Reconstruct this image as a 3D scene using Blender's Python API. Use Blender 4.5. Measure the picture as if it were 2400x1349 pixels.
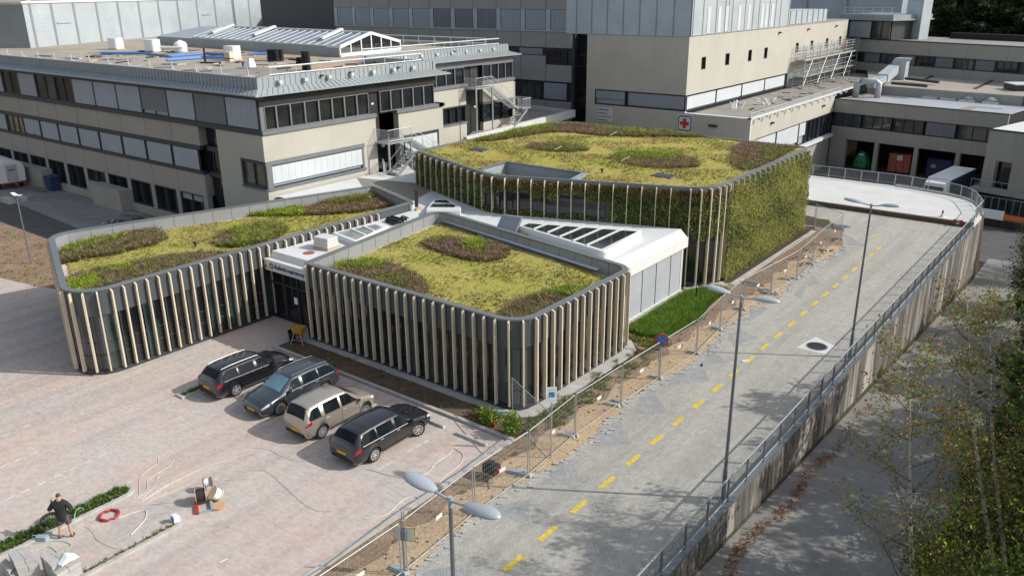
import bpy, bmesh, math, random
import numpy as np
from mathutils import Vector, Matrix
random.seed(7); rng = np.random.default_rng(7)
S = bpy.context.scene
for o in list(bpy.data.objects): bpy.data.objects.remove(o)
C = S.collection
# ------------------------------------------------------------------ camera
H = 18.3
PITCH, ROLL, YAW = math.radians(19.92), math.radians(0.507), math.radians(-37.9)
FPX = 1928.0
def _cam():
    c, s = math.cos(PITCH), math.sin(PITCH)
    f = np.array([0, c, -s]); r = np.array([1., 0, 0]); d = np.array([0, -s, -c])
    cr, sr = math.cos(ROLL), math.sin(ROLL)
    r2 = cr*r + sr*d; d2 = -sr*r + cr*d
    cy, sy = math.cos(YAW), math.sin(YAW)
    W = np.array([[cy, sy, 0], [-sy, cy, 0], [0, 0, 1.]])     # camera-heading frame -> site grid
    return W @ r2, W @ d2, W @ f
CR, CD, CF = _cam()
cam = bpy.data.cameras.new('camera'); co = bpy.data.objects.new('camera', cam); C.objects.link(co)
cam.sensor_fit = 'HORIZONTAL'; cam.sensor_width = 36; cam.lens = 36*FPX/2400
cam.clip_start = 0.5; cam.clip_end = 2000
co.matrix_world = Matrix(((CR[0], -CD[0], -CF[0], 0), (CR[1], -CD[1], -CF[1], 0), (CR[2], -CD[2], -CF[2], H), (0, 0, 0, 1)))
S.camera = co
# surveying helpers: a bearing in the photograph and a known plane give a point of the site
def ray(x, y):
    return CR*(x-1200)/FPX + CD*(y-674.5)/FPX + CF
def gp(x, y, z=0.0):
    d = ray(x, y); t = (z-H)/d[2]; return (float(d[0]*t), float(d[1]*t), z)
def onY(x, y, Y):
    d = ray(x, y); t = Y/d[1]; return (float(d[0]*t), Y, float(H+d[2]*t))
def onX(x, y, X):
    d = ray(x, y); t = X/d[0]; return (X, float(d[1]*t), float(H+d[2]*t))
def zq(l, ox, oy, s): return [(ox+a/s, oy+b/s) for a, b in l]
# ------------------------------------------------------------------ world, sun, exposure
SUN_EL = math.radians(35.2); SDX, SDY = .852, .523
w = bpy.data.worlds.new("World"); S.world = w; w.use_nodes = True
nt = w.node_tree; bg = nt.nodes['Background']
sky = nt.nodes.new('ShaderNodeTexSky'); sky.sky_type = 'NISHITA'; sky.sun_disc = False
sky.sun_elevation = SUN_EL; sky.sun_rotation = math.atan2(SDX, SDY)
sky.air_density = 1.3; sky.dust_density = 2.0; sky.ozone_density = 1.0
hs = nt.nodes.new('ShaderNodeHueSaturation'); hs.inputs['Saturation'].default_value = .62; nt.links.new(sky.outputs[0], hs.inputs['Color']); nt.links.new(hs.outputs[0], bg.inputs['Color']); bg.inputs['Strength'].default_value = 0.15
sl = bpy.data.lights.new('sun', 'SUN'); so = bpy.data.objects.new('sun', sl); C.objects.link(so)
sl.energy = 3.9; sl.angle = math.radians(0.5); sl.color = (1.0, .965, .915)
sv = Vector((SDX*math.cos(SUN_EL), SDY*math.cos(SUN_EL), math.sin(SUN_EL)))
so.rotation_euler = sv.to_track_quat('Z', 'Y').to_euler(); so.location = sv*100
S.view_settings.view_transform = 'Standard'; S.view_settings.look = 'None'
S.view_settings.exposure = 0.08; S.view_settings.gamma = 1.0
S.render.engine = 'CYCLES'
try:
    S.cycles.max_bounces = 6; S.cycles.diffuse_bounces = 3; S.cycles.glossy_bounces = 3
    S.cycles.transparent_max_bounces = 8; S.cycles.caustics_reflective = False; S.cycles.caustics_refractive = False
except Exception: pass
# ------------------------------------------------------------------ materials
def lin(r, g, b):
    return tuple(((c/255)/12.92 if c/255 <= .04045 else ((c/255+.055)/1.055)**2.4) for c in (r, g, b))
class NT:
    def __init__(s, name):
        s.m = bpy.data.materials.new(name); s.m.use_nodes = True
        s.t = s.m.node_tree; s.b = s.t.nodes['Principled BSDF']
        s.g = s.t.nodes.new('ShaderNodeNewGeometry')
    def n(s, typ, **kw):
        x = s.t.nodes.new(typ)
        for k, v in kw.items():
            if k in x.inputs: x.inputs[k].default_value = v
            else: setattr(x, k, v)
        return x
    def l(s, a, b): s.t.links.new(a, b)
    def noise(s, scale, detail=3, rough=.55, vec=None, dist=0.0):
        x = s.n('ShaderNodeTexNoise'); x.inputs['Scale'].default_value = scale; x.inputs['Detail'].default_value = detail
        x.inputs['Roughness'].default_value = rough; x.inputs['Distortion'].default_value = dist
        s.l(vec or s.g.outputs['Position'], x.inputs['Vector']); return x.outputs['Fac']
    def mapped(s, loc=(0, 0, 0), rot=(0, 0, 0), sc=(1, 1, 1)):
        x = s.n('ShaderNodeMapping'); x.inputs['Location'].default_value = loc; x.inputs['Rotation'].default_value = rot; x.inputs['Scale'].default_value = sc
        s.l(s.g.outputs['Position'], x.inputs['Vector']); return x.outputs['Vector']
    def ramp(s, fac, pts):
        x = s.n('ShaderNodeValToRGB'); e = x.color_ramp.elements
        while len(e) < len(pts): e.new(.5)
        for i, (p, c) in enumerate(pts):
            e[i].position = p; e[i].color = (c[0], c[1], c[2], 1) if hasattr(c, '__len__') else (c, c, c, 1)
        s.l(fac, x.inputs['Fac']); return x.outputs['Color']
    def mix(s, fac, a, b, mode='MIX'):
        x = s.n('ShaderNodeMix'); x.data_type = 'RGBA'; x.blend_type = mode
        for v, i in ((fac, 0), (a, 6), (b, 7)):
            if hasattr(v, 'is_linked'): s.l(v, x.inputs[i])
            elif i == 0: x.inputs[0].default_value = v
            else: x.inputs[i].default_value = (v[0], v[1], v[2], 1)
        return x.outputs[2]
    def bump(s, h, strength=.3, dist=.02):
        x = s.n('ShaderNodeBump'); x.inputs['Strength'].default_value = strength; x.inputs['Distance'].default_value = dist
        s.l(h, x.inputs['Height']); s.l(x.outputs['Normal'], s.b.inputs['Normal'])
    def col(s, c):
        if hasattr(c, 'is_linked'): s.l(c, s.b.inputs['Base Color'])
        else: s.b.inputs['Base Color'].default_value = (c[0], c[1], c[2], 1)
    def set(s, rough=.7, metal=0, spec=.4, coat=0):
        s.b.inputs['Roughness'].default_value = rough; s.b.inputs['Metallic'].default_value = metal
        s.b.inputs['Specular IOR Level'].default_value = spec; s.b.inputs['Coat Weight'].default_value = coat
        if coat: s.b.inputs['Coat Roughness'].default_value = .04
        return s.m
def plain(name, c, rough=.7, metal=0, spec=.4, coat=0, var=.12, scale=2.0, bump=0, fine=0):
    k = NT(name)
    if var:
        n1 = k.noise(scale, 4, .6)
        a = tuple(x*(1-var) for x in c); b = tuple(min(1, x*(1+var)) for x in c)
        k.col(k.ramp(n1, [(.3, a), (.7, b)]))
    else: k.col(c)
    if bump: k.bump(k.noise(fine or 40, 3), bump, .01)
    return k.set(rough, metal, spec, coat)
M = {}
# beige concrete panels: faint rain streaks
def beige(name, c, streak=.16):
    k = NT(name)
    n1 = k.noise(.35, 4); base = k.ramp(n1, [(.3, tuple(x*.94 for x in c)), (.7, tuple(min(1, x*1.04) for x in c))])
    st = k.noise(1.0, 3, .6, k.mapped(sc=(2.2, 2.2, .12)))
    sm = k.ramp(st, [(.5, (1, 1, 1)), (.8, (1-streak*1.2,)*3)])
    k.col(k.mix(1.0, base, sm, 'MULTIPLY')); k.bump(k.noise(18, 3), .08, .01); return k.set(.85)
M['beige'] = beige('beige_panel', (.445, .425, .365), .03)
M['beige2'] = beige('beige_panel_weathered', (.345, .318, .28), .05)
M['beige3'] = beige('beige_panel_lifted_in_shade', (.53, .485, .415), .05)  # brighter copy of the beige, lifting the shaded walls by colour
M['greycon'] = beige('grey_concrete', (.34, .32, .29), .14)
M['brownpan'] = beige('taupe_panel', (.34, .325, .305), .05)
def wallcon():
    k = NT('stained_concrete')
    st = k.noise(1.0, 4, .65, k.mapped(sc=(.9, .9, .09)), .4)
    st2 = k.noise(1.0, 5, .7, k.mapped(loc=(3, 9, 0), sc=(4.5, 4.5, .35)))
    a = k.ramp(st, [(.36, (.42, .385, .335)), (.45, (.17, .15, .13)), (.52, (.035, .032, .03))])
    k.col(k.mix(.28, a, k.ramp(st2, [(.35, (.5, .47, .41)), (.65, (.05, .045, .04))]), 'MIX'))
    k.bump(k.noise(9, 4), .2, .02); return k.set(.9)
M['wallcon'] = wallcon()
M['concrete'] = plain('concrete', (.42, .405, .38), .85, var=.16, scale=1.5, bump=.1)
M['kerb'] = plain('kerb_stone', (.42, .41, .39), .85, var=.15, scale=3, bump=.15)
M['whitecon'] = plain('new_white_concrete', (.57, .565, .545), .8, var=.07, scale=.6, bump=.05)
M['whiteroof'] = plain('white_membrane', (.63, .645, .64), .6, var=.06, scale=.7)
M['white'] = plain('white_coated_metal', (.66, .665, .65), .45, var=.03)
M['whitewrap'] = plain('white_wrap', (.78, .80, .82), .35, var=.08, scale=5, bump=.5, fine=6)
M['whitetarp'] = plain('white_paper', (.80, .81, .83), .6, var=.04, scale=4)
M['frame'] = plain('dark_grey_frame', (.042, .048, .056), .5, var=.1)
M['framegrey'] = plain('mid_grey_frame', (.16, .17, .18), .5, var=.1)
M['black'] = plain('black_void', (.008, .009, .010), .8, var=0)
M['dark'] = plain('dark_rubber', (.02, .02, .021), .7, var=.2)
def blindm(name, c, slat=14.0):
    k = NT(name); wv = k.n('ShaderNodeTexWave'); wv.wave_type = 'BANDS'; wv.bands_direction = 'Z'; wv.inputs['Scale'].default_value = slat/6.283*2
    k.l(k.g.outputs['Position'], wv.inputs['Vector'])
    n1 = k.noise(.5, 3)
    k.col(k.mix(.5, k.ramp(wv.outputs['Fac'], [(0, tuple(x*.9 for x in c)), (1, c)]), k.ramp(n1, [(.3, tuple(x*.88 for x in c)), (.7, tuple(min(1, x*1.08) for x in c))])))
    return k.set(.5)
M['blind'] = blindm('pale_blind', (.33, .37, .42)); M['blindwhite'] = blindm('white_blind', (.55, .585, .60))
M['blinddark'] = blindm('slate_blind', (.16, .17, .19)); M['blindmid'] = blindm('grey_blind', (.30, .33, .36))
def metalclad(name, c, rough=.42, ribs=0, axis='Z', metal=.35):
    k = NT(name); n1 = k.noise(.4, 3)
    base = k.ramp(n1, [(.3, tuple(x*.92 for x in c)), (.7, tuple(min(1, x*1.06) for x in c))])
    if ribs:
        wv = k.n('ShaderNodeTexWave'); wv.wave_type = 'BANDS'; wv.bands_direction = axis; wv.inputs['Scale'].default_value = ribs
        k.l(k.g.outputs['Position'], wv.inputs['Vector']); k.bump(wv.outputs['Fac'], .35, .03)
    k.col(base); return k.set(rough, metal)
M['zinc'] = metalclad('zinc_sheet', (.285, .32, .335), .55, metal=0.0); M['zincdark'] = metalclad('shadow_dark_zinc_seam', (.22, .24, .25), .5)  # seam ribs darkened, their shadow lines put into the colour
M['cladblue'] = metalclad('pale_blue_cladding', (.45, .50, .55), .5, ribs=1.2); M['cladwhite'] = metalclad('white_ribbed_cladding', (.40, .445, .47), .5, ribs=1.6, metal=.1)
M['cladgrey'] = metalclad('grey_cladding', (.27, .29, .31), .5)
M['greypanel'] = metalclad('light_grey_panel', (.40, .42, .45), .5, metal=.1)
M['galv'] = metalclad('galvanised_steel', (.42, .45, .46), .45, metal=.6)
M['rail'] = metalclad('pale_railing_steel', (.60, .62, .62), .4, metal=.3)
M['fascia'] = metalclad('anthracite_fascia', (.085, .096, .106), .42, metal=.2)
M['parapet'] = metalclad('grey_parapet_lining', (.30, .31, .32), .5, metal=.2)
M['coping'] = metalclad('coping_metal', (.20, .215, .225), .4, metal=.4)
M['lampgrey'] = metalclad('lamp_grey', (.40, .44, .47), .35, metal=.15); M['polegrey'] = metalclad('pole_grey', (.20, .22, .24), .4, metal=.4)
def glassm(name, c, rough=.06, spec=.6):
    k = NT(name); n1 = k.noise(.6, 3)
    k.col(k.ramp(n1, [(.35, tuple(x*.6 for x in c)), (.7, tuple(x*1.4 for x in c))])); return k.set(rough, 0, spec)
M['glass'] = glassm('dark_window_glass', (.016, .019, .023)); M['glassteal'] = glassm('teal_window_glass', (.035, .060, .056))
M['glassbrown'] = glassm('brown_window_glass', (.045, .040, .036)); M['glassgreen'] = glassm('pale_green_window_glass', (.14, .16, .12), .15)  # glassgreen is a paler, rougher green tint
M['glassgrey'] = glassm('grey_window_glass', (.07, .075, .08)); M['skyglass'] = glassm('skylight_glass', (.03, .037, .037), .08, .5)
M['lanternglass'] = glassm('lantern_glass', (.10, .15, .22), .2, .25); M['paleglass'] = glassm('pale_skylight_glass', (.28, .33, .32), .1)
M['carglass'] = glassm('car_glass', (.010, .016, .020), .05, .10); M['carglassblue'] = glassm('sky_painted_car_glass', (.10, .20, .26), .05, .8)  # blue glass: the mirrored sky is painted into its base colour
def woodm(name, c):
    k = NT(name); st = k.noise(1.0, 4, .6, k.mapped(sc=(14, 14, .8)))
    k.col(k.ramp(st, [(.3, tuple(x*.86 for x in c)), (.7, tuple(min(1, x*1.08) for x in c))])); return k.set(.6)
M['wood'] = woodm('pale_timber', (.66, .575, .43)); M['wood2'] = woodm('plank_timber', (.50, .36, .20)); M['cork'] = woodm('drum_plywood', (.55, .33, .19))
def gravel(name, c, sc=9):
    k = NT(name); v = k.n('ShaderNodeTexVoronoi'); v.inputs['Scale'].default_value = sc; k.l(k.g.outputs['Position'], v.inputs['Vector'])
    big = k.noise(.16, 5, .65)
    a = k.mix(.5, k.ramp(v.outputs['Distance'], [(0, tuple(x*1.2 for x in c)), (.8, tuple(x*.6 for x in c))]), k.ramp(big, [(.32, tuple(x*.62 for x in c)), (.7, tuple(x*1.25 for x in c))]))
    k.col(a); k.bump(v.outputs['Distance'], .5, .03); return k.set(.9)
M['gravel'] = gravel('roof_gravel', (.40, .355, .29)); M['gravelgrey'] = gravel('grey_roof_gravel', (.30, .28, .245)); M['pebble'] = gravel('pale_pebbles', (.62, .54, .42), 12)
M['gravelrust'] = gravel('rusty_roof_gravel', (.46, .33, .22), 9)
# paving
def paving(name, cols, big, bricks, rot=0.0, mortar=.75, dark=None, moss=0):
    k = NT(name)
    br = k.n('ShaderNodeTexBrick'); br.inputs['Scale'].default_value = 1.0; br.inputs['Brick Width'].default_value = bricks[0]; br.inputs['Row Height'].default_value = bricks[1]
    br.inputs['Mortar Size'].default_value = bricks[2]; br.inputs['Bias'].default_value = 0; br.inputs['Mortar Smooth'].default_value = .3
    br.inputs['Color1'].default_value = (.88, .88, .88, 1); br.inputs['Color2'].default_value = (1.08, 1.08, 1.08, 1); br.inputs['Mortar'].default_value = (mortar,)*3+(1,)
    k.l(k.mapped(rot=(0, 0, rot)), br.inputs['Vector'])
    n1 = k.noise(big, 6, .62, dist=.6); n2 = k.noise(big*5.5, 4, .6, k.mapped(loc=(13, 5, 0)))
    a = k.ramp(n1, [(.36, cols[0]), (.50, cols[1]), (.64, cols[2])])
    a = k.mix(.30, a, k.ramp(n2, [(.35, cols[0]), (.65, cols[2])]))
    c = k.mix(.85, a, br.outputs['Color'], 'MULTIPLY')
    sp = k.noise(2.4, 5, .7, k.mapped(loc=(7, 31, 0)))
    c = k.mix(.6, c, k.ramp(sp, [(.35, (.86, .86, .86)), (.6, (1.03, 1.03, 1.03))]), 'MULTIPLY')
    if moss:
        tr = k.noise(1.0, 4, .6, k.mapped(sc=(1.1, .05, 1))); c = k.mix(.8, c, k.ramp(tr, [(.38, (.86, .86, .87)), (.55, (1.03, 1.03, 1.02))]), 'MULTIPLY')
        st_ = k.noise(.55, 5, .75, k.mapped(loc=(3, 8, 0))); c = k.mix(.8, c, k.ramp(st_, [(.58, (1, 1, 1)), (.72, (.80, .79, .77))]), 'MULTIPLY')
    k.col(c); k.bump(br.outputs['Fac'], -.25, .006); return k.set(.85, 0, .3)
M['paving'] = paving('pink_grey_paving', ((.475, .445, .415), (.52, .442, .395), (.54, .425, .365)), .30, (.21, .105, .006), 0, .84, None, 1)
M['road'] = paving('grey_road_pavers', ((.385, .37, .335), (.41, .39, .345), (.435, .415, .365)), .25, (.22, .11, .010), math.radians(90), .66, None, 1)
M['roadpatch'] = paving('dark_paver_patch', ((.29, .295, .285), (.32, .325, .315), (.36, .36, .345)), .8, (.22, .11, .012), math.radians(45), .7)
M['roadnew'] = paving('loose_new_pavers', ((.42, .40, .37), (.46, .44, .40), (.28, .28, .275)), 1.6, (.22, .11, .014), math.radians(45), .6)
M['oldpaving'] = paving('old_concrete_paving', ((.20, .205, .20), (.25, .25, .24), (.30, .295, .28)), .30, (.5, .5, .02), math.radians(0), .7)
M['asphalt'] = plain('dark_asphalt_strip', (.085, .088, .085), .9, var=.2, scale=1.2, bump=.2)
def oldroad():
    k = NT('worn_asphalt'); n1 = k.noise(.45, 5, .65); n2 = k.noise(12, 3)
    c = k.mix(.35, k.ramp(n1, [(.3, (.17, .165, .155)), (.7, (.27, .262, .245))]), k.ramp(n2, [(.3, (.14, .14, .13)), (.7, (.32, .31, .29))]))
    k.col(c); k.bump(n2, .25, .008); return k.set(.85)
M['oldroad'] = oldroad()
def soil(name, a, b, c):
    k = NT(name); n1 = k.noise(.7, 6, .7, dist=.8); n2 = k.noise(7, 5, .7)
    col = k.mix(.45, k.ramp(n1, [(.33, a), (.5, b), (.66, c)]), k.ramp(n2, [(.3, tuple(x*.55 for x in a)), (.65, c)]))
    k.col(col); k.bump(n2, .8, .08); return k.set(.95, 0, .1)
M['soil'] = soil('brown_soil', (.19, .12, .08), (.29, .20, .135), (.39, .285, .195)); M['sand'] = soil('yellow_sand', (.40, .28, .165), (.53, .38, .235), (.62, .47, .31))
M['soildark_deckshade'] = soil('dark_bed_soil_and_deck_shade', (.10, .066, .046), (.145, .10, .072), (.20, .145, .105)); M['forestfloor'] = soil('forest_floor', (.05, .042, .028), (.08, .068, .045), (.12, .10, .07))
def sedum(name, warm):
    k = NT(name)
    n1 = k.noise(.42, 6, .7, dist=.7); n2 = k.noise(1.9, 6, .72); n3 = k.noise(11, 4, .7)
    a = k.ramp(n1, [(.33, (.30, .31, .065)), (.47, (.39, .365, .09)), (.58, (.44, .365, .125)), (.70, (.43, .27, .145) if warm else (.42, .335, .15))])
    b = k.ramp(n2, [(.34, (.23, .24, .055)), (.5, (.39, .36, .085)), (.68, (.49, .40, .17))])
    c = k.mix(.38, a, b); c = k.mix(.55, c, k.ramp(n3, [(.36, (.42, .42, .36)), (.56, (1.2, 1.2, 1.15))]), 'MULTIPLY')
    if warm:
        n4 = k.noise(.22, 3, .6, k.mapped(loc=(22, 3, 0)))
        c = k.mix(k.ramp(n4, [(.52, 0.), (.66, .65)]), c, (.42, .19, .095))
    k.col(c); k.bump(k.noise(9, 5, .75), 1.0, .09); return k.set(.95, 0, .1)
M['sedum'] = sedum('sedum_mat', False); M['sedumred'] = sedum('reddish_sedum_mat', True)
def leaf(name, c, trans=.25, var=.35):
    k = NT(name); n1 = k.noise(2.2, 3)
    k.col(k.ramp(n1, [(.3, tuple(x*(1-var) for x in c)), (.7, tuple(x*(1+var) for x in c))])); k.set(.6, 0, .25)
    tr = k.n('ShaderNodeBsdfTranslucent'); tr.inputs['Color'].default_value = (c[0]*1.1, c[1]*1.2, c[2]*.7, 1)
    mx = k.n('ShaderNodeMixShader'); mx.inputs[0].default_value = trans
    out = k.t.nodes['Material Output']; k.l(k.b.outputs[0], mx.inputs[1]); k.l(tr.outputs[0], mx.inputs[2]); k.l(mx.outputs[0], out.inputs['Surface'])
    return k.m
for n_, c_ in dict(lf_green=(.13, .19, .035), lf_dark=(.05, .08, .022), lf_bright=(.34, .42, .035), lf_yellow=(.30, .26, .045), lf_brown=(.25, .17, .115), lf_purple=(.26, .155, .14),
                   lf_olive=(.24, .24, .06), lf_red=(.26, .085, .035), lf_orange=(.42, .20, .09), lf_straw=(.34, .27, .13), lf_grass=(.11, .22, .03), lf_forest=(.020, .034, .013), lf_forest2=(.035, .052, .018), lf_wall=(.26, .255, .06), lf_wall2=(.19, .20, .045), lf_pink=(.40, .27, .15)).items():
    M[n_] = leaf(n_[3:]+'_leaf', c_)
M['bark'] = plain('brown_bark', (.10, .078, .058), .9, var=.35, scale=6, bump=.4)
def birchm():
    k = NT('birch_bark'); n1 = k.noise(1, 4, .7, k.mapped(sc=(5, 5, 9)))
    k.col(k.ramp(n1, [(.38, (.05, .045, .04)), (.46, (.42, .38, .31)), (.8, (.60, .55, .46))])); return k.set(.8)
M['birch'] = birchm()
M['yellow'] = plain('yellow_road_paint', (.60, .44, .07), .75, var=.22, scale=5); M['whitepaint'] = plain('white_road_paint', (.66, .64, .61), .75, var=.12, scale=5)
M['red'] = plain('red_plastic', (.42, .035, .03), .5); M['orange'] = plain('orange_vest', (.75, .16, .03), .6); M['blue'] = plain('blue_plastic', (.05, .17, .48), .5); M['bluesign'] = plain('sign_blue', (.03, .20, .55), .4, var=.03)
M['redsign'] = plain('sign_red', (.55, .03, .035), .4, var=.03); M['navysign'] = plain('sign_navy', (.015, .03, .055), .4, var=.03); M['yellowbox'] = plain('yellow_box_plastic', (.42, .23, .04), .5)
M['signgrey'] = plain('sign_grey', (.62, .63, .63), .5); M['textblue'] = plain('letter_blue', (.04, .075, .22), .5, var=0); M['textdark'] = plain('letter_dark', (.06, .06, .08), .5, var=0)
M['bluegrey'] = plain('bluegrey_plastic', (.27, .36, .40), .6); M['greenbin'] = plain('green_bottle_bank', (.03, .22, .10), .5); M['redbin'] = plain('red_container', (.36, .10, .075), .6); M['bluebin'] = plain('blue_container', (.03, .045, .12), .6)
M['skin'] = plain('skin', (.52, .30, .21), .6, var=.05); M['hair'] = plain('brown_hair', (.11, .055, .028), .8); M['shirt'] = plain('charcoal_shirt', (.022, .024, .027), .85, var=.2, scale=8); M['shorts'] = plain('grey_shorts', (.075, .075, .08), .85, var=.2, scale=8)
M['cable'] = plain('pale_cable', (.66, .60, .53), .6, var=.05); M['cablegrey'] = plain('grey_cable', (.56, .49, .44), .6); M['cablegreen'] = plain('green_cable', (.32, .58, .42), .6); M['redhose'] = plain('red_hose', (.38, .03, .035), .5)
M['tyre'] = plain('tyre_rubber', (.018, .018, .019), .8, var=.15); M['rim'] = metalclad('alloy_rim', (.62, .63, .64), .3, metal=.7)
M['plate'] = plain('yellow_number_plate', (.70, .36, .03), .5, var=.03); M['tail'] = plain('red_lamp_lens', (.36, .012, .018), .15, spec=.7, var=0); M['lens'] = plain('clear_lamp_lens', (.62, .65, .68), .12, spec=.8, var=.1, scale=8)
def paint(name, c, metal=.3):
    k = NT(name); k.col(c); return k.set(.28, metal, .5, 1.0)
M['carblack'] = paint('black_car_paint', (.012, .012, .014), .2); M['carslate'] = paint('slate_car_paint', (.055, .068, .082), .5); M['carbeige'] = paint('beige_car_paint', (.43, .385, .32), .55); M['carcharcoal'] = paint('charcoal_car_paint', (.022, .023, .027), .4); M['vanblue'] = paint('blue_van_paint', (.03, .07, .16), .3)
# ------------------------------------------------------------------ mesh building
class MB:
    def __init__(s): s.v = []; s.f = []; s.m = []
    def poly(s, pts, mi=0):
        b = len(s.v); s.v += [tuple(map(float, p)) for p in pts]; s.f.append(tuple(range(b, b+len(pts)))); s.m.append(mi)
    def hexa(s, p, mi=0):                       # p: 8 corners, bottom 0-3 and top 4-7
        b = len(s.v); s.v += [tuple(map(float, q)) for q in p]
        for q in ((0, 3, 2, 1), (4, 5, 6, 7), (0, 1, 5, 4), (1, 2, 6, 5), (2, 3, 7, 6), (3, 0, 4, 7)):
            s.f.append(tuple(b+i for i in q)); s.m.append(mi)
    def box(s, x0, x1, y0, y1, z0, z1, mi=0):
        s.hexa([(x0, y0, z0), (x1, y0, z0), (x1, y1, z0), (x0, y1, z0), (x0, y0, z1), (x1, y0, z1), (x1, y1, z1), (x0, y1, z1)], mi)
    def bar(s, p, q, w=.05, h=None, mi=0, up=(0, 0, 1)):
        p, q = Vector(p), Vector(q); d = (q-p)
        if d.length < 1e-6: return
        d.normalize(); u = Vector(up)
        if abs(d.dot(u)) > .98: u = Vector((1, 0, 0))
        a = d.cross(u).normalized(); b = a.cross(d).normalized(); h = h or w; a = a*w/2; b = b*h/2
        s.hexa([p-a-b, p+a-b, p+a+b, p-a+b, q-a-b, q+a-b, q+a+b, q-a+b], mi)
    def tube(s, pts, r=.03, n=6, mi=0, cap=True):
        pts = [Vector(p) for p in pts]; rr = r if hasattr(r, '__len__') else [r]*len(pts); rings = []
        for i, p in enumerate(pts):
            d = (pts[min(i+1, len(pts)-1)]-pts[max(i-1, 0)])
            d = d.normalized() if d.length > 1e-9 else Vector((0, 0, 1))
            u = Vector((0, 0, 1)) if abs(d.z) < .95 else Vector((1, 0, 0))
            a = d.cross(u).normalized(); b = a.cross(d).normalized(); k = len(s.v)
            for j in range(n):
                t = 2*math.pi*j/n; s.v.append(tuple(p+a*math.cos(t)*rr[i]+b*math.sin(t)*rr[i]))
            rings.append(k)
        for i in range(len(rings)-1):
            for j in range(n):
                s.f.append((rings[i]+j, rings[i]+(j+1) % n, rings[i+1]+(j+1) % n, rings[i+1]+j)); s.m.append(mi)
        if cap:
            s.f.append(tuple(rings[0]+j for j in reversed(range(n)))); s.m.append(mi); s.f.append(tuple(rings[-1]+j for j in range(n))); s.m.append(mi)
    def lathe(s, prof, n=16, c=(0, 0, 0), ax='Z', mi=0, mis=None):
        rings = []
        for r, h in prof:
            k = len(s.v)
            for j in range(n):
                t = 2*math.pi*j/n; a, b = r*math.cos(t), r*math.sin(t)
                p = (a, b, h) if ax == 'Z' else ((h, a, b) if ax == 'X' else (a, h, b))
                s.v.append((c[0]+p[0], c[1]+p[1], c[2]+p[2]))
            rings.append(k)
        for i in range(len(rings)-1):
            for j in range(n):
                s.f.append((rings[i]+j, rings[i]+(j+1) % n, rings[i+1]+(j+1) % n, rings[i+1]+j)); s.m.append(mis[i] if mis else mi)
        s.f.append(tuple(rings[0]+j for j in reversed(range(n)))); s.m.append(mis[0] if mis else mi); s.f.append(tuple(rings[-1]+j for j in range(n))); s.m.append(mis[-1] if mis else mi)
    def prism(s, poly, z0, z1, mi=0, top=None, cap=True):
        n = len(poly); b = len(s.v)
        s.v += [(p[0], p[1], z0) for p in poly]+[(p[0], p[1], z1) for p in poly]
        for i in range(n):
            j = (i+1) % n; s.f.append((b+i, b+j, b+n+j, b+n+i)); s.m.append(mi)
        if cap:
            s.f.append(tuple(b+i for i in reversed(range(n)))); s.m.append(mi); s.f.append(tuple(b+n+i for i in range(n))); s.m.append(mi if top is None else top)
    def strip(s, path, z0, z1, mi=0, closed=False):
        n = len(path)
        for i in range(n if closed else n-1):
            a, b = path[i], path[(i+1) % n]; s.poly([(a[0], a[1], z0), (b[0], b[1], z0), (b[0], b[1], z1), (a[0], a[1], z1)], mi)
    def ribbon(s, pin, pout, z, mi=0, closed=True, z2=None):
        n = len(pin)
        for i in range(n if closed else n-1):
            j = (i+1) % n; s.poly([(*pin[i][:2], z), (*pout[i][:2], z2 or z), (*pout[j][:2], z2 or z), (*pin[j][:2], z)], mi)
    def build(s, name, mats, parent=None, smooth=False, loc=None):
        me = bpy.data.meshes.new(name); me.from_pydata(s.v, [], s.f)
        for m in (mats if isinstance(mats, (list, tuple)) else [mats]): me.materials.append(M[m] if isinstance(m, str) else m)
        me.polygons.foreach_set('material_index', s.m)
        if smooth: me.polygons.foreach_set('use_smooth', [True]*len(s.f))
        me.update(); o = bpy.data.objects.new(name, me); C.objects.link(o)
        if parent: o.parent = parent
        if loc is not None: o.location = loc
        return o
def tag(o, label, cat, group=None, kind=None):
    if label: o['label'] = label
    if cat: o['category'] = cat
    if group: o['group'] = group
    if kind: o['kind'] = kind
    return o
def thing(name, label, cat, group=None, loc=None, rotz=0.0):
    """Empty that parents parts. loc=None: parts are modelled in site coordinates; otherwise parts are local."""
    o = bpy.data.objects.new(name, None); C.objects.link(o); o.empty_display_size = .2
    if loc is not None: o.location = loc; o.rotation_euler = (0, 0, rotz); o['_loc'] = 1
    return tag(o, label, cat, group)
def struct(name, mb, mats, **k):
    o = mb.build(name, mats, **k); o['kind'] = 'structure'; return o
def kids(o): return [c for c in C.objects if c.parent == o]
CH = {}
def clone(o, loc, rotz=0.0, label=None, scale=1.0):
    c = o.copy(); C.objects.link(c); c.location = loc; c.rotation_euler = (0, 0, rotz); c.scale = (scale,)*3
    if label: c['label'] = label
    def rec(a, b):
        for ch in CH.get(a.name) or kids(a):
            d = ch.copy(); C.objects.link(d); d.parent = b; rec(ch, d)
    rec(o, c); return c
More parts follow.
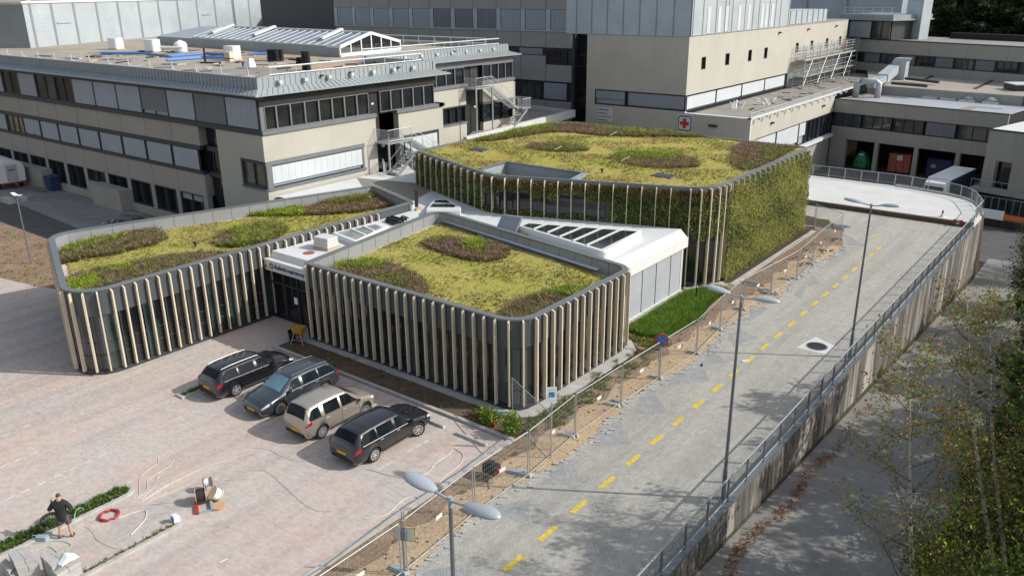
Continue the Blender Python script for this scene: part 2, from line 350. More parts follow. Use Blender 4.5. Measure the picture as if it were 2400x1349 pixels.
def fastmesh(name, V, nv, mats, midx=None, parent=None, smooth=False):
    """V: (faces*nv,3) loose polygons of nv corners"""
    V = np.asarray(V, np.float32).reshape(-1, 3); nf = len(V)//nv
    me = bpy.data.meshes.new(name); me.vertices.add(len(V)); me.vertices.foreach_set('co', V.ravel())
    me.loops.add(len(V)); me.loops.foreach_set('vertex_index', np.arange(len(V), dtype=np.int32))
    me.polygons.add(nf); me.polygons.foreach_set('loop_start', np.arange(0, len(V), nv, dtype=np.int32)); me.polygons.foreach_set('loop_total', np.full(nf, nv, np.int32))
    for m in mats: me.materials.append(M[m])
    if midx is not None: me.polygons.foreach_set('material_index', np.asarray(midx, np.int32))
    me.update(calc_edges=True); me.validate()
    o = bpy.data.objects.new(name, me); C.objects.link(o)
    if parent: o.parent = parent
    return o
def inside(poly, X, Y):
    X = np.asarray(X); Y = np.asarray(Y); r = np.zeros(X.shape, bool); n = len(poly)
    for i in range(n):
        x1, y1 = poly[i][:2]; x2, y2 = poly[(i+1) % n][:2]
        if y1 == y2: continue
        c = ((y1 > Y) != (y2 > Y)) & (X < (x2-x1)*(Y-y1)/(y2-y1)+x1); r ^= c
    return r
def scatter(poly, dens):
    P = np.array([p[:2] for p in poly]); lo, hi = P.min(0), P.max(0); n = int((hi-lo).prod()*dens)
    q = lo+rng.random((n, 2))*(hi-lo); return q[inside(poly, q[:, 0], q[:, 1])]
def tufts(P, z, h, w, blades=4, spread=.6):
    """upright leaf triangles around points; returns verts (n*blades*3,3)"""
    n = len(P); k = n*blades; base = np.repeat(P, blades, 0); a = rng.random(k)*2*np.pi; hh = h*(.5+rng.random(k)); ww = w*(.6+.8*rng.random(k))
    zz = np.repeat(z, blades) if hasattr(z, '__len__') else np.full(k, z)
    off = (rng.random((k, 2))-.5)*w*1.6; lean = rng.random(k)*spread*hh; b = base+off
    dx, dy = np.cos(a), np.sin(a); px, py = -dy, dx
    V = np.empty((k, 3, 3)); V[:, 0] = np.c_[b[:, 0]-px*ww/2, b[:, 1]-py*ww/2, zz]; V[:, 1] = np.c_[b[:, 0]+px*ww/2, b[:, 1]+py*ww/2, zz]
    V[:, 2] = np.c_[b[:, 0]+dx*lean, b[:, 1]+dy*lean, zz+hh]; return V.reshape(-1, 3)
def leaves(P, size, flat=.0, aspect=.6):
    """randomly turned leaf quads at points (n,3)"""
    n = len(P); u = rng.normal(size=(n, 3)); u /= np.linalg.norm(u, axis=1)[:, None]; t = rng.normal(size=(n, 3)); t[:, 2] *= (1-flat); u[:, 2] *= (1-flat); u /= np.linalg.norm(u, axis=1)[:, None]
    v = np.cross(u, t); v /= (np.linalg.norm(v, axis=1)[:, None]+1e-9); s = (size*(.6+.8*rng.random(n)))[:, None]
    V = np.empty((n, 4, 3)); V[:, 0] = P-u*s*.5; V[:, 1] = P+v*s*.5*aspect; V[:, 2] = P+u*s*.5; V[:, 3] = P-v*s*.5*aspect; return V.reshape(-1, 3)
def rounded(corners, radii, n=8):
    out = []; N = len(corners)
    for i in range(N):
        p = Vector(corners[i]); a = Vector(corners[i-1])-p; b = Vector(corners[(i+1) % N])-p; r = radii[i]
        if r <= 0: out.append(tuple(p)); continue
        a.normalize(); b.normalize(); ang = a.angle(b); t = r/math.tan(ang/2); c = p+(a+b).normalized()*(r/math.sin(ang/2)); s0 = p+a*t-c; s1 = p+b*t-c
        t0 = math.atan2(s0.y, s0.x); t1 = math.atan2(s1.y, s1.x); d = (t1-t0+math.pi) % (2*math.pi)-math.pi
        for k in range(n+1): th = t0+d*k/n; out.append((c.x+r*math.cos(th), c.y+r*math.sin(th)))
    return out
def offset(path, d):
    n = len(path); out = []; area = sum(path[i][0]*path[(i+1) % n][1]-path[(i+1) % n][0]*path[i][1] for i in range(n)); sg = 1 if area > 0 else -1
    for i in range(n):
        p0, p, p1 = Vector(path[i-1][:2]), Vector(path[i][:2]), Vector(path[(i+1) % n][:2]); e0 = (p-p0); e1 = (p1-p)
        if e0.length < 1e-6: e0 = e1
        if e1.length < 1e-6: e1 = e0
        e0.normalize(); e1.normalize(); n0 = Vector((e0.y, -e0.x))*sg; n1 = Vector((e1.y, -e1.x))*sg; m = (n0+n1)
        m = m.normalized() if m.length > 1e-6 else n0; k = 1/max(.4, m.dot(n0)); out.append((p.x+m.x*d*k, p.y+m.y*d*k))
    return out
def walk(path, pitch, start=0.0, closed=True):
    """points and outward normals every pitch metres along a path"""
    n = len(path); area = sum(path[i][0]*path[(i+1) % n][1]-path[(i+1) % n][0]*path[i][1] for i in range(n)); sg = 1 if area > 0 else -1
    out = []; s = start; acc = 0.0
    for i in range(n if closed else n-1):
        p, q = Vector(path[i][:2]), Vector(path[(i+1) % n][:2]); L = (q-p).length
        if L < 1e-9: continue
        d = (q-p)/L
        while s <= acc+L: r = p+d*(s-acc); out.append((r.x, r.y, d.y*sg, -d.x*sg)); s += pitch
        acc += L
    return out
def slab(poly, z, th=.25):
    mb = MB(); mb.prism([p[:2] for p in poly], z-th, z); return mb
ORD = ['first', 'second', 'third', 'fourth', 'fifth', 'sixth', 'seventh', 'eighth', 'ninth', 'tenth', 'eleventh', 'twelfth', 'thirteenth', 'fourteenth', 'fifteenth', 'sixteenth', 'seventeenth', 'eighteenth', 'nineteenth', 'twentieth']
# ================================================================== the setting
def lowz(y): return max(-5.4, min(-.35, -1.0-(y-20)*.0775))
def ground_h(x, y):
    if x > -9.7: return lowz(y)
    if y > 78.5 and x > -35.8: return -5.4
    return 0.0
gx = sorted(set([-420, -260, -180, -140, -110, -90, -70, -50, -35.9, -35.7, -30, -25, -20, -15, -9.9, -9.6, -5, 0, 5, 12, 20, 35, 60, 120, 260, 480]))
gy = sorted(set([-160, -60, -30, -10, 0, 7, 12]+list(range(16, 78, 4))+[78.4, 78.8, 90, 105, 120, 150, 180, 220, 300, 420, 640]))
mb = MB(); nx = len(gx)
for y in gy:
    for x in gx: mb.v.append((x, y, ground_h(x, y)))
for j in range(len(gy)-1):
    for i in range(nx-1): mb.f.append((j*nx+i, j*nx+i+1, (j+1)*nx+i+1, (j+1)*nx+i)); mb.m.append(0)
struct('ground', mb, ['forestfloor'])
# parking and forecourt paving (pink-grey bricks)
mb = slab([(-75, -8), (-19.32, -8), (-19.32, 24.42), (-35.6, 24.42), (-35.6, 26.3), (-34.9, 26.4), (-36.6, 27.6), (-39.5, 27.6), (-39.5, 21), (-52.4, 21), (-52.6, 22.6), (-57, 21.2), (-62, 20.3), (-70, 18.5), (-100, 12)], .012)
mb.m = [0]*len(mb.m); struct('parking_pavement', mb, ['paving'])
# left yard: soil, kerb line of old lot
struct('soil_ground', slab([(-150, 12), (-100, 12), (-70, 18.5), (-62, 20.3), (-57, 21.2), (-52.0, 22.8), (-46.2, 41), (-150, 41)], .010), ['soil'])
struct('asphalt_strip', slab([(-150, 27.4), (-50, 26.8), (-50, 31.3), (-66, 30.6), (-80, 30.9), (-150, 32)], .016), ['asphalt'])
struct('old_lot_pavement', slab([(-150, 32), (-80, 30.6), (-64, 29.6), (-50, 28.6), (-47, 35.6), (-150, 35.6)], .020), ['oldpaving'])
# planting strip along the front block, sand strip by the road
bedp = [(-35.5, 24.62), (-19.3, 24.62), (-19.3, 25.6), (-19.4, 26.2), (-20.0, 26.35), (-35.5, 26.3)]
struct('planting_bed_soil', slab(bedp, .014), ['soildark_deckshade'])
def jag(x0, y0, y1, amp, step=.35):
    out = []; y = y0
    while y < y1: out.append((x0+random.uniform(-amp, amp)+.25*math.sin(y*.55), y)); y += step*random.uniform(.7, 1.3)
    return out
RE = jag(-16.75, 2, 62.6, .10, .3)
sp = [(-19.2, -8), (-16.9, -8)]+[(x+.3, y) for x, y in RE]+[(-17.5, 66), (-24, 66.2), (-24, 64.9), (-19.7, 64.9), (-19.7, 50), (-20.2, 48.9), (-22, 45.8), (-22, 38.8), (-20.8, 37), (-19.4, 36.2), (-19.2, 34)]
struct('soil_strip', slab(sp, .010), ['soil'])
mb = slab([(-18.2+.25*math.sin(i*1.7)+random.uniform(-.1, .1), 3+i*.8) for i in range(0, 73)]+[(x+.45, y) for x, y in reversed(RE)], .016); struct('sand_strip', mb, ['sand'])
# road of grey pavers with ragged left edge
struct('road', slab([(-9.9, -8)]+[(-9.9, 73.4), (-24.4, 73.4), (-24.4, 69.5), (-20, 68.6), (-18, 66.5), (-17.2, 63.5)]+list(reversed(RE))+[(-16.6, -8)], .024), ['road'])
# loose pavers along the ragged edge and the dark paver triangles
mb = MB()
for x, y in RE:
    for k in range(2):
        a = random.uniform(-.3, .3)+math.radians(45); cx, cy = x+random.uniform(-.12, .42), y+random.uniform(-.25, .25); ca, sa = math.cos(a), math.sin(a); l, q = .105, .05
        P = [(cx+u*ca-v*sa, cy+u*sa+v*ca) for u, v in ((-l, -q), (l, -q), (l, q), (-l, q))]; zz = random.uniform(.028, .075)
        mb.hexa([(p[0], p[1], 0) for p in P]+[(p[0], p[1], zz+random.uniform(-.01, .01)) for p in P], random.choice((0, 0, 1)))
o = struct('loose_paver_edge', mb, ['concrete', 'greypanel'])
mb = MB()
TRI = [[(1310, 1082), (1345, 1075), (1366, 1138), (1272, 1132)], [(1405, 1000), (1452, 985), (1478, 1040), (1385, 1045)], [(1500, 930), (1533, 912), (1565, 968), (1488, 970)], [(1598, 866), (1645, 850), (1662, 892), (1562, 905)],
       [(1660, 812), (1705, 850), (1640, 858)], [(1755, 755), (1800, 722), (1760, 715)], [(1860, 690), (1878, 700), (1895, 655)], [(1905, 645), (1925, 665), (1890, 668)], [(1970, 590), (1995, 602), (1965, 575)],
       [(1975, 545), (2028, 575), (1985, 575)], [(1140, 1190), (1240, 1170), (1240, 1232)], [(1000, 1335), (1100, 1320), (1100, 1360), (980, 1360)], [(1705, 790), (1730, 770), (1775, 790), (1720, 812)]]
for t in TRI: mb.poly([gp(x, y, .029) for x, y in t], 0)
struct('dark_paver_patches', mb, ['roadpatch'])
mb = MB(); YS = 9.55
for k in range(0, 27): mb.poly([(-14.30-.006*(k-4), YS+2.03*k, .032), (-14.08-.006*(k-4), YS+2.03*k, .032), (-14.08-.006*(k-4), YS+2.03*k+1.02, .032), (-14.30-.006*(k-4), YS+2.03*k+1.02, .032)], 0)
for a, b in (((2040, 555), (2062, 549)), ((2025, 540), (2045, 535)), ((1910, 510), (1930, 513))):
    p, q = Vector(gp(*a, .032)), Vector(gp(*b, .032)); d = (q-p).normalized(); n = Vector((-d.y, d.x, 0))*.09; mb.poly([p-n, q-n, q+n, p+n], 0)
struct('yellow_road_markings', mb, ['yellow'])
mb = MB()
def dash(p, q, n, w=.07, L=.30):
    p, q = Vector(gp(*p, .017)), Vector(gp(*q, .017)); d = (q-p).normalized(); a = Vector((-d.y, d.x, 0))*w/2
    for k in range(n):
        c = p.lerp(q, k/max(1, n-1)); mb.poly([c-d*L/2-a, c+d*L/2-a, c+d*L/2+a, c-d*L/2+a], 0)
for p, q, n in (((20, 1168), (240, 1065), 7), ((5, 1093), (80, 1060), 3), ((12, 1018), (62, 997), 2), ((962, 1054), (998, 1034), 3), ((575, 960), (590, 952), 1), ((700, 1005), (715, 998), 1), ((895, 1095), (912, 1085), 2), ((525, 1312), (527, 1311), 1), ((20, 1270), (30, 1266), 1), ((765, 1068), (790, 1055), 2), ((300, 780), (302, 781), 1)): dash(p, q, n)
struct('white_bay_markings', mb, ['whitepaint'])
# tree-shaded lower road beside the wall
ys = [-10, 0, 7, 12, 16, 20, 24, 28, 34, 40, 46, 52, 58, 64, 70, 76, 84]
mb = MB()
for a, b in zip(ys[:-1], ys[1:]): mb.poly([(-9.62, a, lowz(a)+.02), (-3.3, a, lowz(a)+.02), (-3.3, b, lowz(b)+.02), (-9.62, b, lowz(b)+.02)], 0)
struct('lower_road', mb, ['oldroad'])
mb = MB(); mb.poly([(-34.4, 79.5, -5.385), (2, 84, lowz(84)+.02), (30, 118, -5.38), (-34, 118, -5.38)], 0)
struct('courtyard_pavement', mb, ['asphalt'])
# courtyard under the service building
# grey gravel margin path round the new blocks
mb = MB()
pth = [(-36, 26.05), (-21.2, 26.05), (-20.2, 26.25), (-19.6, 26.9), (-19.45, 28), (-19.45, 35.2), (-19.6, 36.0), (-20.4, 36.9), (-21.4, 37.4)]
pin = [(-36, 26.5), (-21.2, 26.55), (-20.5, 26.8), (-20.3, 27.2), (-20.25, 28), (-20.25, 35), (-20.3, 35.7), (-20.9, 36.3), (-21.6, 36.8)]
n = len(pth); b = len(mb.v)
for i in range(n-1): mb.hexa([(*pth[i], 0), (*pth[i+1], 0), (*pin[i+1], 0), (*pin[i], 0), (*pth[i], .05), (*pth[i+1], .05), (*pin[i+1], .05), (*pin[i], .05)], 0)
mb.hexa([(-21.7, 37.4, 0), (-21.5, 46, 0), (-22.1, 46, 0), (-22.1, 37.4, 0), (-21.7, 37.4, .05), (-21.5, 46, .05), (-22.1, 46, .05), (-22.1, 37.4, .05)], 0)
mb.hexa([(-21.5, 46, 0), (-19.95, 48.6, 0), (-20.5, 49, 0), (-22.1, 46.4, 0), (-21.5, 46, .05), (-19.95, 48.6, .05), (-20.5, 49, .05), (-22.1, 46.4, .05)], 0)
mb.box(-19.95, -19.6, 48.8, 64.6, 0, .06, 0)
struct('perimeter_path', mb, ['concrete'])
# kerbs
mb = MB(); mb.box(-35.6, -19.1, 24.45, 24.62, 0, .14); mb.box(-19.32, -19.12, -8, 24.45, 0, .10); mb.box(-35.72, -35.6, 23.9, 26.3, 0, .08)
struct('parking_kerb', mb, ['kerb'])
mb = MB(); mb.box(-10.45, -10.3, 0, 72, .02, .045); struct('road_gutter', mb, ['greycon'])
# concrete slab with the manhole (a thing of its own on top)
pp = [gp(*p) for p in ((1912, 790), (1960, 812), (1937, 832), (1866, 815))]
mb = MB(); mb.prism([p[:2] for p in pp], 0, .034); struct('manhole_slab', mb, ['whitecon'])
t = thing('manhole_cover', 'round dark iron manhole cover in a pale concrete square on the road', 'manhole cover', loc=(-12.02, 42.25, .034))
mb = MB(); mb.lathe([(.56, 0), (.56, .015), (.50, .02)], 28); mb.build('ring', ['framegrey'], t); mb = MB(); mb.lathe([(.49, .005), (.49, .024), (.1, .026)], 28); mb.build('lid', ['dark'], t)
# white concrete deck with its railing
DK = [(-36, 83.1), (-20.4, 83.1), (-15.8, 82.75), (-13.3, 82.0), (-11.5, 80.6), (-10.5, 79.0), (-9.95, 76.6), (-9.8, 72.9), (-36, 72.9)]
DKr = rounded([(-36, 83.1), (-17.6, 83.1), (-11.6, 81.6), (-9.8, 76.5), (-9.8, 72.9), (-36, 72.9)], [0, 6, 4.2, 3, 0, 0], 8)
mb = MB(); mb.prism(DKr, -.25, .45); mb.prism(offset(DKr, -.12), -5.4, -.25); mb.box(-24.5, -9.95, 72.78, 72.895, .02, .38, 1); struct('concrete_deck', mb, ['whitecon', 'soildark_deckshade'])  # dark front strip carries the shade of the deck's face in its colour
mb = MB(); ed = DKr[1:-2]
for a, b in zip(ed[:-1], ed[1:]):
    mb.hexa([(a[0], a[1], .45), (b[0], b[1], .45), (b[0]*.988, b[1]*.997-.05, .45), (a[0]*.988, a[1]*.997-.05, .45), (a[0], a[1], .58), (b[0], b[1], .58), (b[0]*.988, b[1]*.997-.05, .58), (a[0]*.988, a[1]*.997-.05, .58)], 0)
struct('deck_kerb', mb, ['concrete'])
# retaining wall (battered top edge, stained) and guard rails
t = thing('retaining_wall', 'long stained concrete retaining wall between the paver road and the sunken lane', 'wall')
mb = MB(); yy = list(np.arange(-10, 76.2, 4.1))
for a, b in zip(yy[:-1], yy[1:]): mb.hexa([(-9.72, a, lowz(a)-.4), (-9.62, a, lowz(a)-.4), (-9.62, b-.03, lowz(b)-.4), (-9.95, b-.03, lowz(b)-.4), (-9.98, a, .06), (-9.70, a, .06), (-9.70, b-.03, .06), (-9.98, b-.03, .06)], 0)
mb.build('wall_body', ['wallcon'], t)
mb = MB(); mb.box(-10.02, -9.66, -10, 72.0, .06, .16); mb.build('wall_cap', ['coping'], t)
def rail(path, zb, hgt, name, label, mesh=True, pitch=1.75, mat='polegrey', group='guard rails along the road and deck'):
    t = thing(name, label, 'railing', group); n = len(path)
    mb = MB(); mb.tube([(p[0], p[1], zb+hgt) for p in path], .035, 6); mb.build('top_rail', ['galv'], t)
    mb = MB(); mb.tube([(p[0], p[1], zb+.14) for p in path], .02, 5); mb.build('bottom_rail', ['galv'], t)
    for x, y, nx_, ny_ in walk(path, pitch, .2, False): mb = MB(); mb.box(x-.035, x+.035, y-.035, y+.035, zb, zb+hgt-.02); mb.build('post', [mat], t)
    if mesh:
        mb = MB(); L = walk(path, .11, .05, False)
        for x, y, a, b in L: mb.bar((x, y, zb+.14), (x, y, zb+hgt-.03), .010, .010)
        mb.build('infill_bars', [mat], t)
    return t
rail([(-9.84, y) for y in np.arange(1.0, 72.9, 4.0)]+[(-9.84, 72.9)], .16, 1.05, 'guard_rail', 'long straight steel guard rail on top of the stained retaining wall')
cv = [p for p in DKr if p[1] > 72.95][::-1]; cv = [q for q in offset(DKr, -.12) if q[1] > 73.5 and q[0] > -30]; cv = [(-31.0, 82.98)]+cv+[(-9.92, 73.2)] if cv[0][0] < cv[-1][0] else [(-31.0, 82.98)]+cv[::-1]+[(-9.92, 73.2)]
rail(cv, .55, 1.0, 'guard_rail', 'curved steel guard rail round the edge of the white concrete deck', pitch=1.55, mat='galv')
# post-and-kerb islands in the parking
def island(name, x0, x1, y0, y1, label, mats=('lf_green', 'lf_grass', 'lf_dark'), dens=60, hgt=.16, nose=True):
    w_ = (x1-x0)/2; P = [(x0, y0), (x1, y0)]+([(x1, y1-w_)]+[((x0+x1)/2+w_*math.cos(t_), y1-w_+w_*math.sin(t_)) for t_ in np.linspace(.3, 2.84, 7)]+[(x0, y1-w_)] if nose else [(x1, y1), (x0, y1)])
    t = thing(name, label, 'planted island', 'planted kerb islands in the parking')
    q = offset(P, -.16); mb = MB(); mb.ribbon(q, P, .10); mb.strip(P, 0, .10, closed=True); mb.strip(q, .02, .10, closed=True); mb.build('kerb', ['kerb'], t)
    mb = MB(); mb.prism(q, .0, .06); mb.build('soil', ['soil'], t)
    pts = scatter(q, dens); n_ = len(pts); V = tufts(pts, .05, hgt, .05, 5, .8); o = fastmesh('groundcover', V, 3, mats, rng.integers(0, len(mats), n_*5), t); o['kind'] = 'stuff'
island('planted_island', -29.45, -28.45, 2.0, 12.75, 'wider grass-grown kerb island beside the standing man', dens=130)
island('planted_island', -25.62, -25.10, 2.0, 12.65, 'narrow weedy kerb island right of the stone stacks', ('lf_green', 'lf_straw', 'lf_olive'), 60, .10)
x0, y0, _ = gp(412, 915); x1, y1, _ = gp(470, 880)
island('planted_island', -34.75, -34.15, 18.1, 23.9, 'small kerb island with low green plants left of the first black estate', dens=80)
# wheel stops
for p, q, l in (((1068, 1016), (1140, 1046), 'concrete wheel stop alone in the empty bay at the right'), ((1000, 985), (1026, 998), 'concrete wheel stop poking out under the nose of the charcoal estate'), ((690, 882), (722, 905), 'concrete wheel stop under the nose of the first black estate')):
    a, b = Vector(gp(*p)), Vector(gp(*q)); m_ = (a+b)/2; L = 1.75 if l.startswith('concrete wheel stop alone') else 1.5
    t = MB(); t.hexa([(-L/2, -.09, 0), (L/2, -.09, 0), (L/2, .09, 0), (-L/2, .09, 0), (-L/2+.05, -.06, .12), (L/2-.05, -.06, .12), (L/2-.05, .06, .12), (-L/2+.05, .06, .12)]); t.box(-L/2+.2, -L/2+.25, -.065, .065, .11, .124); t.box(L/2-.25, L/2-.2, -.065, .065, .11, .124)
    o = t.build('wheel_stop', ['kerb'], loc=(m_.x, m_.y, .012)); tag(o, l, 'wheel stop', 'wheel stops in the bays')
# lawn and weeds (ground cover)
LW = [(-21.4, 37.9), (-21.5, 45.6), (-20.3, 47.6), (-19.5, 47.5), (-19.3, 44.3), (-18.7, 41.9), (-19.0, 38.4), (-20.0, 37.8)]
pts = scatter(LW, 520); V = tufts(pts, .0, .30, .035, 4, .9); o = fastmesh('grass', V, 3, ['lf_grass', 'lf_green', 'lf_grass', 'lf_bright'], rng.choice([0, 0, 1, 2, 2, 3], len(pts)*4)); tag(o, 'bright green tall grass on the bank by the white panel wall', 'grass', kind='stuff')
pp = []
for k in range(95):
    x = -19.0+random.gauss(0, .35); y = random.uniform(25.5, 38); c = rng.normal(0, .13, (18, 2)); pp.append(np.array([x, y])+c)
for k in range(22): pp.append(np.array([random.uniform(-20.7, -18.9), random.uniform(36.9, 38.3)])+rng.normal(0, .2, (26, 2)))
for k in range(40): pp.append(np.array([random.uniform(-35, -20.5), random.uniform(24.7, 26)])+rng.normal(0, .08, (7, 2)))
pts = np.concatenate(pp); V = tufts(pts, .01, .14, .045, 3, .9); o = fastmesh('weeds', V, 3, ['lf_green', 'lf_olive', 'lf_straw'], rng.choice([0, 0, 1, 1, 2], len(pts)*3)); tag(o, 'sparse weeds sprouting along the soil strip beside the block', 'weeds', kind='stuff')
pts = scatter([(-100, 13), (-58, 20.8), (-53, 22.5), (-52, 26), (-100, 26)], 3); V = tufts(pts, .01, .15, .06, 4, 1); o = fastmesh('yard_weeds', V, 3, ['lf_green', 'lf_olive', 'lf_straw'], rng.choice([0, 1, 2], len(pts)*4)); tag(o, 'thin weeds on the bare soil left of the new block', 'weeds', kind='stuff')
# undergrowth on the wooded side of the lane
q_ = np.c_[rng.uniform(-3.6, 6, 15000), rng.uniform(10, 90, 15000)]; q_ = q_[q_[:, 0] > -3.2+.5*np.sin(q_[:, 1]*.8)]; zz_ = np.array([lowz(y) for y in q_[:, 1]])
V = tufts(q_, zz_, .55, .16, 4, 1.2); o = fastmesh('undergrowth', V, 3, ['lf_dark', 'lf_green', 'lf_brown', 'lf_olive', 'lf_forest2'], rng.choice(5, len(q_)*4, p=[.3, .22, .16, .12, .2])); tag(o, 'tangled low undergrowth along the wooded edge of the lane', 'undergrowth', kind='stuff')
# leaf litter along the foot of the wall
pts = []
for k in range(210):
    y = random.uniform(14, 72); d = abs(random.gauss(0, .22)); n_ = int(random.uniform(4, 46)*(1.2 if y < 36 else .35))
    pts.append(np.array([-8.95+.18*math.sin(y*.9)+d*.4, y])+rng.normal(0, (.13, .40), (n_, 2)))
pts = np.concatenate(pts); pts = pts[pts[:, 0] > -9.6]; z = np.array([lowz(y) for y in pts[:, 1]])+.045+rng.random(len(pts))*.04
V = leaves(np.c_[pts, z], .085, .75); o = fastmesh('leaf_litter', V, 4, ['lf_orange', 'lf_red', 'lf_brown'], rng.choice(3, len(pts), p=[.6, .15, .25])); tag(o, 'drift of orange fallen leaves along the foot of the retaining wall', 'fallen leaves', kind='stuff')
# clods and rubble on the soil strip
mb = MB()
for k in range(420):
    x, y = random.uniform(-19, -16.9), random.uniform(12, 64); r = random.uniform(.02, .07)*(1.8 if 55 < y < 63 else 1)
    P = [Vector((x, y, 0))+Vector((random.uniform(-1, 1), random.uniform(-1, 1), random.uniform(0, .9)))*r for _ in range(6)]
    mb.hexa([(x-r, y-r*.8, 0), (x+r*.9, y-r, 0), (x+r, y+r*.7, 0), (x-r*.8, y+r, 0), (x-r*.5, y-r*.5, r*random.uniform(.5, 1)), (x+r*.5, y-r*.4, r*random.uniform(.5, 1)), (x+r*.4, y+r*.5, r*random.uniform(.5, 1)), (x-r*.4, y+r*.5, r*random.uniform(.5, 1))], random.choice((0, 1)))
o = mb.build('soil_clods', ['soil', 'soildark_deckshade']); tag(o, 'clods of earth and rubble strewn over the soil strip', 'rubble', kind='stuff')
# ================================================================== the new clinic: three pavilions and a link
def finmesh():
    mb = MB(); mb.hexa([(-.038, .04, .22), (.038, .04, .22), (.038, .22, .22), (-.038, .22, .22), (-.038, .04, 4.46), (.038, .04, 4.46), (.038, .22, 4.38), (-.038, .22, 4.38)])
    return mb.build('fin', ['wood'])
FIN = finmesh(); FINM = FIN.data; bpy.data.objects.remove(FIN)
mb = MB(); mb.hexa([(-.02, .05, 3.4), (.02, .05, 3.4), (.02, .34, 3.4), (-.02, .34, 3.4), (-.02, .05, 6.50), (.02, .05, 6.50), (.02, .34, 6.44), (-.02, .34, 6.44)]); f_ = mb.build('fin', ['wood']); FINT = f_.data; bpy.data.objects.remove(f_)
mb = MB(); mb.hexa([(-.036, .05, .15), (.036, .05, .15), (.036, .34, .15), (-.036, .34, .15), (-.036, .05, 6.52), (.036, .05, 6.52), (.036, .34, 6.46), (-.036, .34, 6.46)]); f_ = mb.build('fin', ['wood']); FINL = f_.data; bpy.data.objects.remove(f_)
def fin(x, y, nx_, ny_, mesh, parent):
    o = bpy.data.objects.new('fin', mesh); C.objects.link(o); o.parent = parent; o.location = (x, y, 0); o.rotation_euler = (0, 0, math.atan2(-nx_, ny_)); return o
def sedum_roof(poly, z, mat, parent, step=.16, amp=.035, hole=None):
    P = np.array(poly); lo, hi = P.min(0), P.max(0); nx_ = int((hi[0]-lo[0])/step)+2; ny_ = int((hi[1]-lo[1])/step)+2
    X, Y = np.meshgrid(lo[0]+np.arange(nx_)*step, lo[1]+np.arange(ny_)*step); Z = z+amp*(rng.random(X.shape)-.5)*2+.03*np.sin(X*.8)*np.cos(Y*.6)
    cx, cy = X[:-1, :-1]+step/2, Y[:-1, :-1]+step/2; ok = inside(poly, cx, cy)
    if hole is not None: ok &= ~inside(hole, cx, cy)
    idx = np.arange(nx_*ny_).reshape(ny_, nx_); q = np.stack([idx[:-1, :-1], idx[:-1, 1:], idx[1:, 1:], idx[1:, :-1]], -1)[ok]
    me = bpy.data.meshes.new('sedum_mat'); V = np.stack([X, Y, Z], -1).reshape(-1, 3)
    used, inv = np.unique(q.ravel(), return_inverse=True); V = V[used]; q = inv.reshape(-1, 4)
    me.from_pydata(V.tolist(), [], q.tolist()); me.materials.append(M[mat]); me.polygons.foreach_set('use_smooth', [True]*len(q)); me.update(); o = bpy.data.objects.new('sedum_mat', me); C.objects.link(o); o.parent = parent
    q_ = scatter(poly, 34); q_ = q_[~inside(hole, q_[:, 0], q_[:, 1])] if hole is not None else q_; d_ = np.sin(q_[:, 0]*1.3+np.sin(q_[:, 1]*.9)*2)+np.sin(q_[:, 1]*1.1+2)+rng.normal(0, .7, len(q_)); q_ = q_[d_ > -.2]
    V_ = tufts(q_, z+.01, .085, .075, 3, 1.8); mm = np.repeat(np.where(np.sin(q_[:, 0]*.9)+np.sin(q_[:, 1]*.7+1)+rng.normal(0, .8, len(q_)) > .5, 0, 1), 3); mm = np.where(rng.random(len(mm)) < .25, rng.integers(0, 4, len(mm)), mm)
    t_ = fastmesh('sedum_tufts', V_, 3, ['lf_straw', 'lf_olive', 'lf_pink', 'lf_yellow'], mm, parent); t_['kind'] = 'stuff'
    return o
def pavilion(name, label, path, z_top, z_roof, z_glass, mats, gl_rng, group=None, edge=.26, skip_glass=None):
    t = thing(name, label, 'building')
    ins = offset(path, -.10); core = offset(path, -.30)
    mb = MB(); mb.prism(offset(path, .04), 0, .2, 0); mb.build('plinth', ['frame'], t)
    mb = MB(); mb.prism(core, .2, z_roof-.12, 0); mb.build('roof_slab', ['framegrey'], t)
    # fascia band with open joints
    mb = MB(); mb.strip(path, z_glass, z_top, 0, True); mb.strip(ins, z_glass, z_top, 0, True); mb.ribbon(path, ins, z_glass, 0); mb.build('fascia', ['fascia'], t)
    mb = MB(); up = offset(path, .05); inn = offset(path, -edge)
    mb.ribbon(inn, up, z_top+.03); mb.strip(up, z_top-.05, z_top+.03, 0, True); mb.strip(inn, z_top-.06, z_top+.03, 0, True)
    mb.build('coping', ['coping'], t)
    mb = MB()
    L = walk(inn, 1.25, .3)
    mb.strip(inn, z_roof-.1, z_top-.04, 0, True)
    for x, y, a, b in L: mb.bar((x-a*.006, y-b*.006, z_roof), (x-a*.006, y-b*.006, z_top-.03), .03, .012, 1, up=(a, b, 0))
    mb.build('parapet_lining', ['parapet', 'framegrey'], t)
    return t, core, inn
def glazing(t, path, z0, z1, pitch, kinds, transoms, seed):
    random.seed(seed); g = offset(path, -.06); W = walk(g, pitch, 0)
    for i in range(len(W)-1):
        (x0, y0, a, b), (x1, y1, c, d) = W[i], W[i+1]
        yield (x0, y0, x1, y1, a, b)
